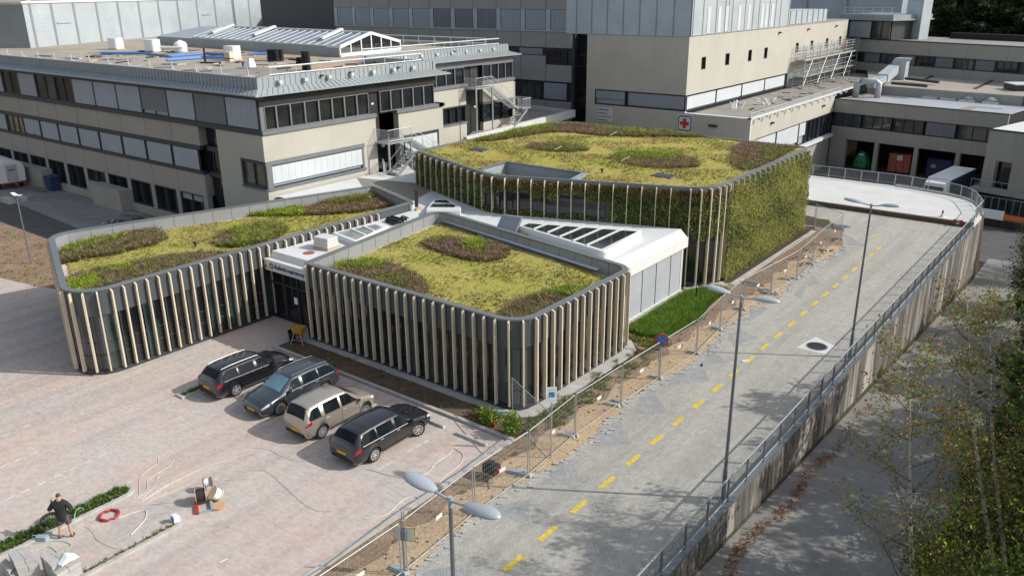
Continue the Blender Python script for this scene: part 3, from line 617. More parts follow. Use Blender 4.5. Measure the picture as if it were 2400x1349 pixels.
# --- left pavilion
PL = rounded([(-39.55, 15.95), (-51.9, 20.75), (-50.9, 24.6), (-45.55, 41.75), (-39.55, 39.7)][::-1], [.15, .5, 0.0, 1.5, 1.5], 7)
PCn = rounded([(-34.95, 26.55), (-20.28, 26.6), (-20.18, 36.35), (-36.85, 39.35)], [.25, 1.35, 1.1, .9], 8)
def glass_band(t, path, z0, z1, pitch, start, pick, trans, visible):
    g = offset(path, -.07); n = len(g); W = walk(g, pitch, start)
    fr = MB()
    for i in range(len(W)):
        x0, y0, a, b = W[i]; x1, y1, c, d = W[(i+1) % len(W)]
        if math.hypot(x1-x0, y1-y0) > pitch*1.6 or not visible((x0+x1)/2, (y0+y1)/2): continue
        pm = MB(); pm.poly([(x0, y0, z0), (x1, y1, z0), (x1, y1, z1), (x0, y0, z1)]); pm.build('window', [pick(i, (x0+x1)/2, (y0+y1)/2)], t)
        if i % 2 == 0: fr.bar((x0+a*.02, y0+b*.02, z0), (x0+a*.02, y0+b*.02, z1), .05, .06, up=(a, b, 0))
        for zt in trans(i): fr.bar((x0+a*.02, y0+b*.02, zt), (x1+c*.02, y1+d*.02, zt), .05, .05)
    fr.build('window_frames', ['frame'], t)
    # a plain inner lining behind every bay that has no pane of its own
    bk = MB(); bk.strip(offset(path, -.09), z0, z1, 0, True); bk.build('inner_wall', ['fascia'], t)
random.seed(3)
tL, coreL, innL = pavilion('clinic_pavilion', 'left low pavilion of the new clinic with timber fins and a long planted roof', PL, 4.52, 3.80, 3.18, None, None)
pkL = lambda i, x, y: random.choice(['glassteal', 'glassteal', 'glass', 'glassbrown', 'glass', 'glassgrey']) if x > -41 and y > 18 else 'glassgrey'
glass_band(tL, PL, .2, 3.18, .625, .2, pkL, lambda i: ((1.02,), (1.02, 1.7), (1.02,), (1.02, 1.7))[i % 4], lambda x, y: y < 27.6 or x < -48)
fin_n = 0
for x, y, a, b in walk(PL, .625, .36):
    if (x > -41.5 and y < 36.6) or y < 22.5: fin(x, y, a, b, FINM, tL); fin_n += 1
mb = MB(); mb.prism(offset(PL, -.3), 3.6, 3.72); mb.build('pebble_margin', ['pebble'], tL)
sr = offset(PL, -.75); sedum_roof(offset(PL, -.62), 3.78, 'sedum', tL)
# --- centre pavilion
tC, coreC, innC = pavilion('clinic_pavilion', 'front centre pavilion of the new clinic with timber fins behind the parked cars', PCn, 4.47, 3.80, 3.10, None, None)
pkC = lambda i, x, y: (random.choice(['glass', 'glass', 'glassgrey', 'glassbrown']) if y < 27.8 else random.choice(['glassteal', 'glass', 'glass', 'glassbrown']))
glass_band(tC, PCn, .2, 3.10, .62, .25, pkC, lambda i: (1.0,) if i % 3 else (), lambda x, y: y < 27.8 or x > -21)
for x, y, a, b in walk(PCn, .622, .42):
    if y < 27.9 or x > -20.9: fin(x, y, a, b, FINM, tC)
mb = MB(); mb.prism(offset(PCn, -.3), 3.6, 3.72); mb.build('pebble_margin', ['pebble'], tC)
sedum_roof(offset(PCn, -.55), 3.78, 'sedum', tC)
# --- green-walled pavilion at the back
PG = rounded([(-45.0, 45.9), (-34.6, 42.35), (-20.95, 47.15), (-20.95, 64.6), (-44.9, 64.8)], [.5, 3.2, 2.2, .4, .6], 10)
NOT = [gp(*p, 6.5) for p in ((1124.9, 397.5), (1187, 381), (1372, 408), (1345, 423), (1262, 417.5), (1198, 412.5), (1155, 407))]
NOT = [(x, y) for x, y, z in NOT]
tG = thing('clinic_pavilion', 'tall rear pavilion of the new clinic with a hanging green wall and planted roof', 'building')
mb = MB(); mb.strip(PG, 0, 6.30, 0, True); mb.build('wall', ['fascia'], tG)
mb = MB(); up = offset(PG, .06); inn = offset(PG, -.14)
mb.ribbon(inn, up, 6.60); mb.strip(up, 6.28, 6.60, 0, True); mb.strip(inn, 6.35, 6.60, 0, True); mb.build('coping', ['coping'], tG)
mb = MB(); mb.prism(offset(PG, -.15), 0.1, 4.9); mb.build('core', ['dark'], tG)
sedum_roof(offset(PG, -.2), 6.50, 'sedumred', tG, hole=NOT)
# sunken terrace notch
nt_ = thing('x', None, None) if False else None
mb = MB(); mb.poly([(x, y, 5.25) for x, y in NOT]); mb.build('terrace_floor', ['gravelgrey'], tG)
mb = MB(); mb.strip(NOT, 5.2, 6.52, 0, True)
for i in (6, 0, 1, 2):
    a, b = NOT[i], NOT[(i+1) % 7]
    if i in (0, 1): mb.bar((*a, 6.55), (*b, 6.55), .16, .10, 1)
a_, b_ = NOT[2], NOT[3]; mb.bar((*a_, 6.55), (*b_, 6.55), .5, .08, 2)
mb.build('terrace_wall', ['zinc', 'coping', 'zinc'], tG)
dx, dy, _ = gp(1232, 409, 5.6)
mb = MB(); mb.lathe([(.75, 5.25), (.75, 5.4), (.70, 5.62), (.5, 5.78), (.2, 5.86), (.01, 5.88)], 20, (dx, dy, 0)); mb.build('roof_dome', ['paleglass'], tG, smooth=True)
# front window band between the planting and corner glazing
W = walk(PG, .9, .1)
for x, y, a, b in W:
    if b < -.5 and -35.2 < x < -27.6:
        mb = MB(); mb.poly([(x+a*.10, y+b*.10, 4.35), (x-b*.9+a*.1, y+a*.9+b*.10, 4.35), (x-b*.9+a*.1, y+a*.9+b*.10, 5.45), (x+a*.1, y+b*.1, 5.45)]); mb.build('window', ['glass'], tG)
    if -21.9 < x and y < 49.6 or (b < -.3 and x > -22.9):
        mb = MB(); mb.poly([(x+a*.05, y+b*.05, .2), (x-b*.9+a*.05, y+a*.9+b*.05, .2), (x-b*.9+a*.05, y+a*.9+b*.05, 3.3), (x+a*.05, y+b*.05, 3.3)]); mb.build('window', ['glass' if y < 48 else 'glassgrey'], tG)
for x, y, a, b in walk(PG, .62, .2):
    if x > -22.7 and y < 49.6: fin(x, y, a, b, FINL, tG)
for x, y, a, b in walk(PG, .92, .2):
    if x > -22.7 and y < 49.6: continue
    if b < -.3: fin(x, y, a, b, FINT, tG)
    elif x > -21.2 and y < 63.5: fin(x, y, a, b, FINT, tG)
# hanging planting: leaf mesh on front and right faces
def greenwall(kind):
    pts = []; L = walk(PG, .06, 0); arr = np.array([l for l in L if (l[3] < -.25 or l[2] > .6 or l[2] < -.75) and l[1] < 64.4])
    nP = 330000; k = rng.integers(0, len(arr), nP); q = arr[k]; z = .05+rng.random(nP)*6.35
    right = (q[:, 2] > .55) & (q[:, 1] > 49.3); front = ~right
    keep = np.where(right, True, z > 3.45+.25*np.sin(q[:, 0]*3))
    win = front & (q[:, 0] > -35.4) & (q[:, 0] < -27.0) & (z > 4.30+.12*np.sin(q[:, 0]*2.1)) & (z < 5.5+.22*np.sin(q[:, 0]*1.7+1)+.1*np.sin(q[:, 0]*5))
    keep &= ~win; q, z, right = q[keep], z[keep], right[keep]; n = len(q)
    th = np.where(right, .22+.12*np.sin(z*1.3+q[:, 1]*.8)**2*rng.random(n)+.24*rng.random(n), .06+.22*rng.random(n))
    th *= np.where(z > 6.1, .6, 1)
    P = np.c_[q[:, 0]+q[:, 2]*th+rng.normal(0, .03, n), q[:, 1]+q[:, 3]*th+rng.normal(0, .03, n), z]
    s = .10*(.7+.6*rng.random(n)); a = rng.normal(0, .5, n)
    tx, ty = -q[:, 3], q[:, 2]          # along the wall
    out = .2+.6*rng.random(n); dn = np.c_[tx*np.sin(a)*.6+q[:, 2]*out*.5, ty*np.sin(a)*.6+q[:, 3]*out*.5, -np.cos(a)*.9]
    sd = np.c_[tx*np.cos(a)+q[:, 2]*rng.normal(0, .5, n), ty*np.cos(a)+q[:, 3]*rng.normal(0, .5, n), np.sin(a)*.6+rng.normal(0, .25, n)]
    V = np.empty((n, 4, 3)); s = s[:, None]; V[:, 0] = P+sd*s*.18; V[:, 1] = P+dn*s*.5+sd*s*.34; V[:, 2] = P+dn*s*1.1; V[:, 3] = P+dn*s*.5-sd*s*.34
    patch = np.sin(q[:, 0]*.9+z*1.7)+np.sin(q[:, 1]*.75+z*.9+2)+rng.normal(0, 1.6, n)
    mi = np.where(patch > 1.2, 0, np.where(patch > -.2, 1, np.where(patch > -1.4, 2, 3))); mi = np.where(rng.random(n) < .05, 4, mi)
    fw = ~right; mi = np.where(fw & (rng.random(n) < .55), 3, mi); mi = np.where(fw & (z > 5.9) & (rng.random(n) < .3), 5, mi)
    return V.reshape(-1, 3), mi
V, mi = greenwall(0); o = fastmesh('hanging_plants', V, 4, ['lf_wall', 'lf_olive', 'lf_wall2', 'lf_dark', 'lf_yellow', 'lf_red'], mi, tG); o['kind'] = 'stuff'
# --- link building: white roof, right panel wall, entrance canopy, skylights
tK = thing('link_hall', 'white flat-roofed entrance hall joining the three clinic pavilions', 'building')
LK = [(-39.45, 27.7), (-35.2, 27.7), (-36.6, 39.1), (-20.95, 36.6), (-22.2, 37.0), (-22.2, 46.2), (-34.6, 42.2), (-45.1, 45.8), (-50.6, 47.3), (-50.6, 36.2), (-46, 41.9), (-39.5, 39.7)]
LK = [(-39.45, 28.1), (-35.1, 28.1), (-36.5, 38.8), (-22.3, 36.1), (-22.3, 46.2), (-34.6, 42.6), (-44.8, 46.2), (-50.6, 50.5), (-50.6, 36.6), (-47.4, 36.6), (-45.6, 41.9), (-39.5, 39.9)]
mb = MB(); mb.poly([(x, y, 3.98) for x, y in LK]); mb.build('roof', ['whiteroof'], tK)
mb = MB(); mb.poly([(x, y, 3.985) for x, y in [(-50.6, 44.5), (-44.9, 46.0), (-42.5, 44.9), (-41.2, 41.0), (-45.5, 42.2), (-47, 42)]]); mb.build('dirty_roof_patch', ['gravelgrey'], tK)
# right wall: light grey panels with dark joints, white edge trim above
mb = MB(); mb.box(-22.25, -22.0, 36.0, 46.0, 0.05, 3.0, 0)
for y in (38.95, 40.75, 42.45, 44.3): mb.box(-22.01, -21.985, y-.03, y+.03, .05, 2.98, 1)
mb.box(-22.02, -21.96, 38.2, 45.85, .02, .12, 2); mb.box(-22.0, -21.97, 45.70, 45.85, .05, 3.0, 2); mb.build('panel_wall', ['greypanel', 'frame', 'white'], tK)
mb = MB(); mb.box(-22.5, -21.72, 36.7, 46.0, 2.98, 3.58, 0); mb.hexa([(-22.5, 36.7, 3.58), (-21.8, 36.7, 3.58), (-21.8, 46.0, 3.58), (-22.5, 46.0, 3.58), (-22.5, 36.9, 4.02), (-22.28, 36.9, 4.02), (-22.28, 46.0, 4.02), (-22.5, 46.0, 4.02)]); mb.build('roof_edge_trim', ['white'], tK)
# canopy and glazed entrance
mb = MB(); mb.box(-39.5, -35.0, 27.2, 28.1, 3.05, 3.70, 0); mb.hexa([(-39.4, 27.6, 3.70), (-35.05, 27.6, 3.70), (-35.05, 28.3, 3.70), (-39.4, 28.3, 3.70), (-39.4, 27.75, 4.05), (-35.05, 27.75, 4.05), (-35.05, 28.3, 4.05), (-39.4, 28.3, 4.05)]); mb.build('canopy', ['white'], tK)
mb = MB()
for a, b, z0, z1 in ((-39.4, -38.2, .05, 2.95), (-38.15, -37.0, .05, 2.95), (-36.95, -35.9, .05, 2.95), (-35.85, -34.95, .05, 2.95)): mb.poly([(a, 27.55, z0), (b, 27.55, z0), (b, 27.55, z1), (a, 27.55, z1)])
mb.build('entrance_glazing', ['glass'], tK)
mb = MB()
for x in (-39.4, -38.17, -36.97, -35.87): mb.box(x-.04, x+.04, 27.45, 27.56, 0, 3.0)
mb.box(-39.4, -35, 27.45, 27.56, 2.2, 2.3); mb.box(-39.4, -35, 27.45, 27.56, 0, .1); d_ = mb.build('entrance_door', ['frame'], tK)
mb = MB(); mb.box(-37.3, -37.02, 27.40, 27.43, 1.3, 1.7); mb.build('notice', ['whitetarp'], d_)
# lettering on the canopy
def text(body, size, loc, rot, mat, parent=None, name='lettering', align='LEFT', ext=.006, bold=.0):
    cu = bpy.data.curves.new(name, 'FONT'); cu.body = body; cu.size = size; cu.extrude = ext; cu.align_x = align; cu.align_y = 'CENTER'; cu.offset = bold
    tmp = bpy.data.objects.new('tmp', cu); C.objects.link(tmp); dg = bpy.context.evaluated_depsgraph_get(); me = bpy.data.meshes.new_from_object(tmp.evaluated_get(dg)); bpy.data.objects.remove(tmp)
    me.materials.clear(); me.materials.append(M[mat]); o = bpy.data.objects.new(name, me); C.objects.link(o); o.location = loc; o.rotation_euler = rot
    if parent: o.parent = parent
    return o
RX = (math.radians(90), 0, 0)
text('Radiotherapiegroep', .335, (-38.55, 27.185, 3.36), RX, 'textblue', tK, bold=.010)
mb = MB(); 
for k in range(6):
    t0 = k*math.pi/3+.2; P = [(-38.82+r*math.cos(t), 27.185, 3.36+r*math.sin(t)) for r, t in ((.10, t0), (.19, t0+.1), (.19, t0+.85), (.10, t0+.8))]; mb.poly(P); mb.poly([(x, y-.008, z) for x, y, z in P])
mb.build('logo_ring', ['textdark'], tK)
mb = MB(); mb.box(-39.42, -39.28, 27.17, 27.2, 3.22, 3.34); mb.build('red_mark', ['redsign'], tK)
# skylights: raised white upstand with panes
def skylight(poly, z0, z1, bars, label, glass, rr=.35, pane=None):
    P = rounded([p[:2] for p in poly], rr, 6); q = rounded([p[:2] for p in pane], [.08]*len(pane), 3)
    mb = MB(); mb.strip(P, z0, z1-.08, closed=True); Pt = offset(P, -.06); mb.ribbon(Pt, P, z1, z2=z1-.08); mb.poly([(x, y, z1) for x, y in Pt]); o = mb.build('skylight', ['white'], tK); o['label'] = label
    mb = MB(); mb.poly([(x, y, z1+.012) for x, y in q]); mb.build('pane', [glass], o)
    mb = MB()
    for a, b in bars: mb.bar((*a[:2], z1+.03), (*b[:2], z1+.03), .13, .06)
    mb.build('glazing_bars', ['white'], o)
K = lambda l, z=4.35: [gp(*p, z) for p in zq(l, 1180, 490, 4.9957)]
P1 = K([(110, 175), (240, 146), (1650, 232), (1180, 505)], 4.45); G1 = K([(225, 195), (300, 168), (1565, 262), (1150, 468)], 4.45)
brs = [K([a, b], 4.42) for a, b in (((355, 242), (500, 185)), ((515, 285), (715, 197)), ((655, 332), (940, 212)), ((815, 380), (1165, 225)), ((975, 432), (1385, 242)))]
skylight(P1, 3.98, 4.45, brs, 'largest white-framed triangular skylight with dark panes', 'skyglass', [.1, .5, .35, .35], G1)
Q = lambda l, z=4.3: [gp(*p, z) for p in zq(l, 540, 400, 4.216)]
P2 = Q([(995, 610), (1450, 510), (1565, 545), (1230, 705)], 4.3); G2 = Q([(1060, 612), (1435, 530), (1500, 560), (1245, 680)], 4.3)
brs = [Q([a, b], 4.28) for a, b in (((1190, 580), (1330, 640)), ((1310, 553), (1420, 600)))]
skylight(P2, 3.98, 4.3, brs, 'pale skylight between the left and centre pavilions', 'paleglass', [.1, .1, .1, .1], G2)
P3 = Q([(1930, 375), (2010, 283), (2140, 275), (2280, 350), (2275, 390), (1935, 392)], 4.4); G3 = Q([(1970, 360), (2030, 292), (2130, 288), (2225, 350), (2215, 362)], 4.4)
brs = [Q([a, b], 4.38) for a, b in (((1975, 330), (2200, 330)),)]
skylight(P3, 3.98, 4.4, brs, 'small hexagonal skylight at the foot of the green wall', 'skyglass', [.1, .2, .2, .2, .05, .05], G3)
# ------------------------------------------------------------------ planting beds on the roofs
def bed(px, z, label, parts, org=None, hgt=.30, dens=105):
    """parts: list of (polygon or None, leaf mats, weight-height)"""
    P = [gp(x, y, z)[:2] for x, y in (zq(px, *org) if org else px)]
    Vs, ms, mats = [], [], []
    pts = scatter(P, dens); own = np.zeros(len(pts), int)
    polys = []
    for k, (pl, lm, hk) in enumerate(parts):
        if pl is not None: pp_ = [gp(x, y, z)[:2] for x, y in (zq(pl, *org) if org else pl)]; own[inside(pp_, pts[:, 0]+rng.normal(0, .12, len(pts)), pts[:, 1]+rng.normal(0, .12, len(pts)))] = k
    for k, (pl, lm, hk) in enumerate(parts):
        q = pts[own == k]
        if not len(q): continue
        cl = np.sin(q[:, 0]*5.1+q[:, 1]*2)+np.sin(q[:, 1]*6.3-q[:, 0]*1.7)
        V = tufts(q, z-.17+.03*cl, hgt*hk*.85, .075, 5, 2.2).reshape(-1, 3, 3); b0 = len(mats); mats += lm
        pick = rng.integers(0, len(lm), len(q)); flip = rng.random(len(V)) < .35; m = np.repeat(pick, 5); m = np.where(flip, rng.integers(0, len(lm), len(V)), m)
        lp = np.repeat(q, 2, 0); lv = leaves(np.c_[lp+rng.normal(0, .07, lp.shape), z-.1+hgt*hk*rng.random(len(lp))*.8], .095, .55).reshape(-1, 4, 3)
        lt = np.concatenate([lv[:, [0, 1, 2]], lv[:, [0, 2, 3]]]); lmm = rng.integers(0, len(lm), len(lv))
        Vs += [V, lt]; ms += [m+b0, lmm+b0, lmm+b0]
    V = np.concatenate(Vs).reshape(-1, 3); o = fastmesh('plant_bed', V, 3, mats, np.concatenate(ms)); tag(o, label, 'plant bed', 'plant beds on the green roofs'); return o
BR = ['lf_brown', 'lf_purple', 'lf_brown', 'lf_olive']; PU = ['lf_purple', 'lf_brown', 'lf_purple']; GR = ['lf_green', 'lf_olive', 'lf_brown']; BG = ['lf_bright', 'lf_bright', 'lf_green']; MX = ['lf_olive', 'lf_brown', 'lf_green', 'lf_purple']; YG = ['lf_olive', 'lf_bright', 'lf_green']
o1 = (90, 420, 4.4957)
bed([(240, 860), (235, 740), (300, 690), (560, 640), (760, 590), (920, 560), (1130, 530), (1240, 510), (1300, 560), (1350, 600), (1250, 660), (1000, 720), (800, 770), (520, 810)], 3.95, 'long green and brown bed along the rear edge of the left roof',
    [(None, MX, 1), ([(300, 700), (560, 640), (930, 560), (920, 620), (560, 690), (400, 760), (280, 800)], YG, 1.1), ([(930, 570), (1130, 530), (1110, 590), (930, 590)], PU, 1), ([(1000, 640), (1350, 590), (1250, 670), (800, 780)], BR, .8)], o1)
bed([(270, 1060), (340, 1000), (560, 950), (900, 880), (1300, 810), (1700, 760), (2110, 750), (1900, 830), (1500, 930), (900, 1090), (650, 1160), (300, 1215)], 3.95, 'long mixed bed along the front edge of the left roof',
    [(None, MX, 1), ([(290, 1080), (600, 990), (640, 1080), (500, 1170), (300, 1215)], BG, 1), ([(620, 940), (960, 860), (1000, 920), (780, 960)], BG, .9), ([(1500, 790), (2110, 740), (1900, 840), (1600, 880)], BR, .8), ([(270, 1040), (560, 945), (600, 985), (290, 1070)], PU, .8)], o1)
bed([(500, 560), (520, 545), (560, 530), (610, 520), (655, 522), (675, 535), (650, 552), (600, 568), (550, 575), (510, 572)], 3.95, 'oval grassy bed in the middle of the left roof',
    [(None, ['lf_olive', 'lf_green', 'lf_bright', 'lf_brown'], 1.2), ([(500, 560), (520, 545), (560, 548), (545, 575), (510, 572)], BR, .8), ([(640, 552), (675, 535), (660, 555), (600, 570)], BR, .7)])
bed([(180, 425), (350, 390), (620, 345), (760, 360), (950, 290), (1330, 245), (1430, 240), (1560, 300), (1600, 330), (1300, 390), (1000, 410), (750, 420), (400, 430)], 3.95, 'bed in the far corner of the left roof by the beige wing',
    [(None, BR, .9), ([(180, 425), (350, 385), (740, 350), (740, 425), (400, 435)], BG, .9), ([(940, 300), (1330, 245), (1450, 240), (1400, 290), (1000, 340)], ['lf_olive', 'lf_straw', 'lf_green'], 1.5)], (540, 400, 4.216))
o2 = (800, 450, 3)
bed([(575, 345), (640, 310), (740, 310), (880, 320), (1000, 330), (1120, 360), (1185, 400), (1170, 440), (1050, 475), (930, 470), (800, 440), (680, 400), (600, 370)], 3.95, 'oval heather bed with one bright green clump on the centre roof',
    [(None, BR, .8), ([(575, 345), (640, 305), (790, 300), (880, 320), (700, 345), (620, 370)], GR, .9), ([(885, 335), (960, 330), (1015, 370), (990, 400), (895, 405)], BG, 1.3), ([(690, 345), (870, 335), (880, 400), (760, 420), (660, 390)], PU, .8)], o2)
bed([(768, 632), (800, 612), (850, 605), (900, 610), (950, 625), (985, 645), (1000, 665), (995, 690), (985, 696), (880, 668), (780, 640)], 3.95, 'half-round bed at the left front corner of the centre roof',
    [(None, BR, .8), ([(775, 615), (850, 600), (920, 610), (890, 625), (790, 632)], YG, 1), ([(880, 640), (940, 640), (950, 675), (890, 668)], GR, .9)])
bed([(1170, 745), (1180, 720), (1210, 700), (1250, 690), (1290, 675), (1330, 668), (1385, 680), (1340, 702), (1300, 722), (1260, 738), (1225, 749)], 3.95, 'half-round bed at the right front corner of the centre roof',
    [(None, MX, .8), ([(1255, 690), (1330, 665), (1390, 680), (1350, 695), (1290, 690)], YG, 1), ([(1200, 705), (1260, 692), (1330, 695), (1290, 718), (1210, 722)], BR, .8)])
o3 = (940, 270, 4.652); o4 = (1400, 270, 4.444)
bed([(1350, 335), (1430, 300), (1600, 295), (1800, 305), (2000, 340), (2045, 370), (1900, 385), (1700, 385), (1480, 370)], 6.62, 'smaller oval bed towards the back of the green-walled roof', [(None, GR, .9), ([(1350, 335), (1430, 295), (1610, 295), (1600, 380), (1480, 370)], BR, .8)], o3, dens=70)
bed([(130, 435), (200, 390), (330, 375), (560, 380), (800, 400), (1000, 435), (1080, 495), (1050, 520), (900, 535), (700, 540), (480, 525), (250, 485)], 6.62, 'larger oval bed in the middle of the green-walled roof', [(None, BR, .8), ([(130, 435), (200, 380), (560, 375), (850, 410), (820, 450), (300, 450)], YG, 1)], o4, dens=70)
bed([(1410, 330), (1500, 285), (1600, 275), (1900, 305), (2080, 325), (1900, 425), (1700, 525), (1550, 575), (1450, 530), (1385, 480)], 6.62, 'big triangular bed at the right corner of the green-walled roof', [(None, BR, .9), ([(1480, 500), (1700, 470), (1690, 530), (1560, 580)], GR, .9), ([(1700, 380), (1850, 340), (2080, 325), (1800, 460), (1700, 450)], GR, .9), ([(1410, 340), (1500, 280), (1640, 300), (1500, 420)], PU, .9)], o4, dens=70)
bed([(1110, 329), (1155, 318), (1219, 302), (1290, 290), (1370, 290), (1440, 298), (1560, 306), (1660, 320), (1560, 318), (1460, 317), (1400, 315), (1348, 308), (1292, 308), (1208, 320), (1155, 328)], 6.62, 'long border bed along the back edge of the green-walled roof', [(None, MX, 1.1), ([(1110, 329), (1290, 286), (1300, 296), (1155, 325)], YG, 1.2), ([(1300, 296), (1400, 300), (1420, 315), (1310, 308)], PU, .9), ([(1400, 296), (1500, 303), (1660, 318), (1500, 312)], YG, 1)], dens=70)
# small roof fittings
def hatch(px, z, label):
    x, y, _ = gp(*px, z); t = MB(); t.box(-.75, .75, -.5, .5, 0, .06, 0)
    for k in range(5): t.box(-.68+k*.29, -.48+k*.29, -.44, .44, .06, .09, 1)
    o = t.build('roof_grating', ['framegrey', 'frame'], loc=(x, y, z)); tag(o, label, 'roof grating', 'gratings set in the sedum')
hatch((1123, 352), 6.52, 'dark slatted grating at the left of the green-walled roof'); hatch((1556, 413), 6.52, 'dark slatted grating near the front of the green-walled roof')
for px, z, l in (((458, 578), 3.8, 'short black vent pipe on the left roof'), ((1411, 405), 6.5, 'short black vent pipe on the green-walled roof')):
    x, y, _ = gp(*px, z); mb = MB(); mb.lathe([(.06, 0), (.06, .18), (.11, .20), (.11, .28), (.03, .3)], 12); o = mb.build('vent_pipe', ['dark'], loc=(x, y, z)); tag(o, l, 'vent pipe')
for px, l in (((1437, 318), 'tilted white strip lying on the border bed behind'), ((1465, 378), 'tilted white strip lying on the larger oval bed'), ((1308, 352), 'tilted white strip lying on the smaller oval bed')):
    x, y, z = gp(*px, 6.6); mb = MB(); mb.bar((-.18, -.28, .05), (.18, .28, .30), .06, .03); o = mb.build('white_batten', ['white'], loc=(x, y, 6.6)); tag(o, l, 'batten')
# ================================================================== the old hospital
class FR:
    """vertical facade plane: a along the wall, z up, d outward"""
    def __init__(s, o, u, n): s.o = Vector((*o, 0)); s.u = Vector((*u, 0)).normalized(); s.n = Vector((*n, 0)).normalized()
    def p(s, a, z, d=0.0): q = s.o+s.u*a+s.n*d; return (q.x, q.y, z)
    def box(s, mb, a0, a1, z0, z1, d0, d1, mi=0):
        mb.hexa([s.p(a0, z0, d0), s.p(a1, z0, d0), s.p(a1, z0, d1), s.p(a0, z0, d1), s.p(a0, z1, d0), s.p(a1, z1, d0), s.p(a1, z1, d1), s.p(a0, z1, d1)], mi)
    def quad(s, mb, a0, a1, z0, z1, d, mi=0): mb.poly([s.p(a0, z0, d), s.p(a1, z0, d), s.p(a1, z1, d), s.p(a0, z1, d)], mi)
def window(F, t, a0, a1, z0, z1, kind='glass', dep=.12, fw=.07, mull=2, frame='frame', blind='blind', drop=1.0):
    mb = MB(); F.box(mb, a0, a0+fw, z0, z1, -dep, .02); F.box(mb, a1-fw, a1, z0, z1, -dep, .02); F.box(mb, a0+fw, a1-fw, z0, z0+fw, -dep, .0); F.box(mb, a0+fw, a1-fw, z1-fw, z1, -dep, .0)
    for k in range(1, mull): x = a0+(a1-a0)*k/mull; F.box(mb, x-.03, x+.03, z0+fw, z1-fw, -dep, -.03)
    o = mb.build('window', [frame], t)
    g = MB(); F.quad(g, a0+fw, a1-fw, z0+fw, z1-fw, -dep+.02); g.build('pane', [kind if kind in M else 'glass'], o)
    if drop > 0 and kind == 'blind':
        b = MB(); n = max(1, int((a1-a0)/.62)); w_ = (a1-a0-2*fw)/n; zb = z0+fw+(z1-z0-2*fw)*(1-drop)
        for k in range(n): F.box(b, a0+fw+k*w_+.008, a0+fw+(k+1)*w_-.008, zb, z1-fw, -.022, -.005)
        b.build('blind', [blind], o)
    return o
tH = thing('hospital_wing', 'three-storey beige hospital wing with slatted blinds and a projecting zinc eave', 'building')
XB, YA = -50.77, 36.0; XF = -59.3; XL = -128.0
A = FR((0, YA), (1, 0), (0, -1)); Bf = FR((XB, 0), (0, 1), (1, 0)); Ff = FR((XF, 0), (0, 1), (1, 0))
# core volume, recessed behind every facade
mb = MB(); mb.box(XL, XB-.6, YA+.75, 54.6, 0, 11.9); mb.box(XL, XF-.5, 54.0, 76.8, 0, 11.9); mb.build('core', ['dark'], tH)
# --- facade A (shaded): spandrel panels and bands
bays = [-58.93-3.93*k for k in range(0, 18)]
for z0, z1 in ((6.98, 8.52), (2.88, 4.66)):
    mb = MB()
    for i in range(len(bays)-1): A.box(mb, bays[i+1]+.03, bays[i]-.03, z0, z1, -.35, .0, 0)
    A.box(mb, bays[-1], bays[0]-.3, z0+.03, z1-.03, -.5, -.3, 1); mb.box(bays[0]-.3, bays[0], YA+.005, YA+.75, z0, z1, 0)
    mb.build('spandrel', ['beige2', 'dark'], tH)
mb = MB(); e = bays[-1]
A.box(mb, e, bays[0]-.02, 8.52, 8.86, -.35, .10, 0); A.box(mb, e, bays[0]-.02, 6.66, 6.98, -.35, .03, 0); A.box(mb, e, bays[0]-.02, 4.66, 4.90, -.35, .05, 0)
A.box(mb, bays[0]-.02, XB+.08, 8.52, 8.86, -.9, .08, 0); A.box(mb, e, XB, 11.05, 11.45, -.5, -.02, 0)
mb.build('sill_bands', ['frame'], tH)
mb = MB(); A.box(mb, e, bays[0], 0, .72, -.4, .12, 0)
for i in range(len(bays)-1): A.box(mb, bays[i]-.62, bays[i], .72, 2.9, -.45, .0, 0)
mb.build('ground_floor_wall', ['beige2'], tH)
upper = [('blind', 'blind', 1), ('blind', 'blinddark', 1), ('blind', 'blind', 1), ('blind', 'blinddark', .86), ('blind', 'blind', 1), ('blind', 'blind', 1), ('blind', 'blind', 1), ('glassbrown', '', 0), ('glassgrey', '', 0), ('blind', 'blindmid', 1), ('glassbrown', '', 0), ('blind', 'blindmid', 1)]+[('blind', 'blind', 1)]*6
ub = [-50.97, -54.9, -59.0, -62.85, -66.82, -70.72, -74.6, -78.5, -81.9, -85.85, -89.6, -93.3, -97.2, -101.1, -105, -108.9, -112.8, -116.7]
for i in range(len(ub)-1):
    k, b, dr = upper[i]; window(A, tH, ub[i+1], ub[i], 8.86, 11.1, k, .14, .09, 2, 'frame', b or 'blind', dr)
mid = [-59.28, -63.2, -67.2, -71.1, -75.05, -79.0, -82.9, -86.7, -90.4, -94.3, -98.2, -102.1, -106, -109.9]
for i in range(len(mid)-1):
    if i == 8: window(A, tH, mid[i+1]+.1, mid[i], 4.9, 6.66, 'glassgreen', .14, .1, 3)
    else: window(A, tH, mid[i+1]+.12, mid[i]-.05, 4.9, 6.66, 'blind', .14, .1, 2, 'frame', 'blind', 1 if i != 7 else .92)
gk = ['glass', 'glass', 'glass', 'glass', 'glassgrey', 'glass', 'glass', 'glass', 'glassgrey', 'glass', 'glass', 'glass']
for i in range(12):
    a1, a0 = bays[i]-.62, bays[i+1]
    z0 = .72 if i not in (4, 7) else 1.75
    window(A, tH, a0, a1, z0, 2.86, gk[i], .4, .08, 2)
    if i in (4, 7): mb = MB(); A.box(mb, a0+.02, a1-.02, .72, 1.75, -.4, -.1); mb.build('infill_wall', ['beige2'], tH)
mb = MB(); A.box(mb, bays[1], bays[0]-.62, 2.25, 2.86, -.25, -.15); mb.build('roller_box', ['blindmid'], tH)
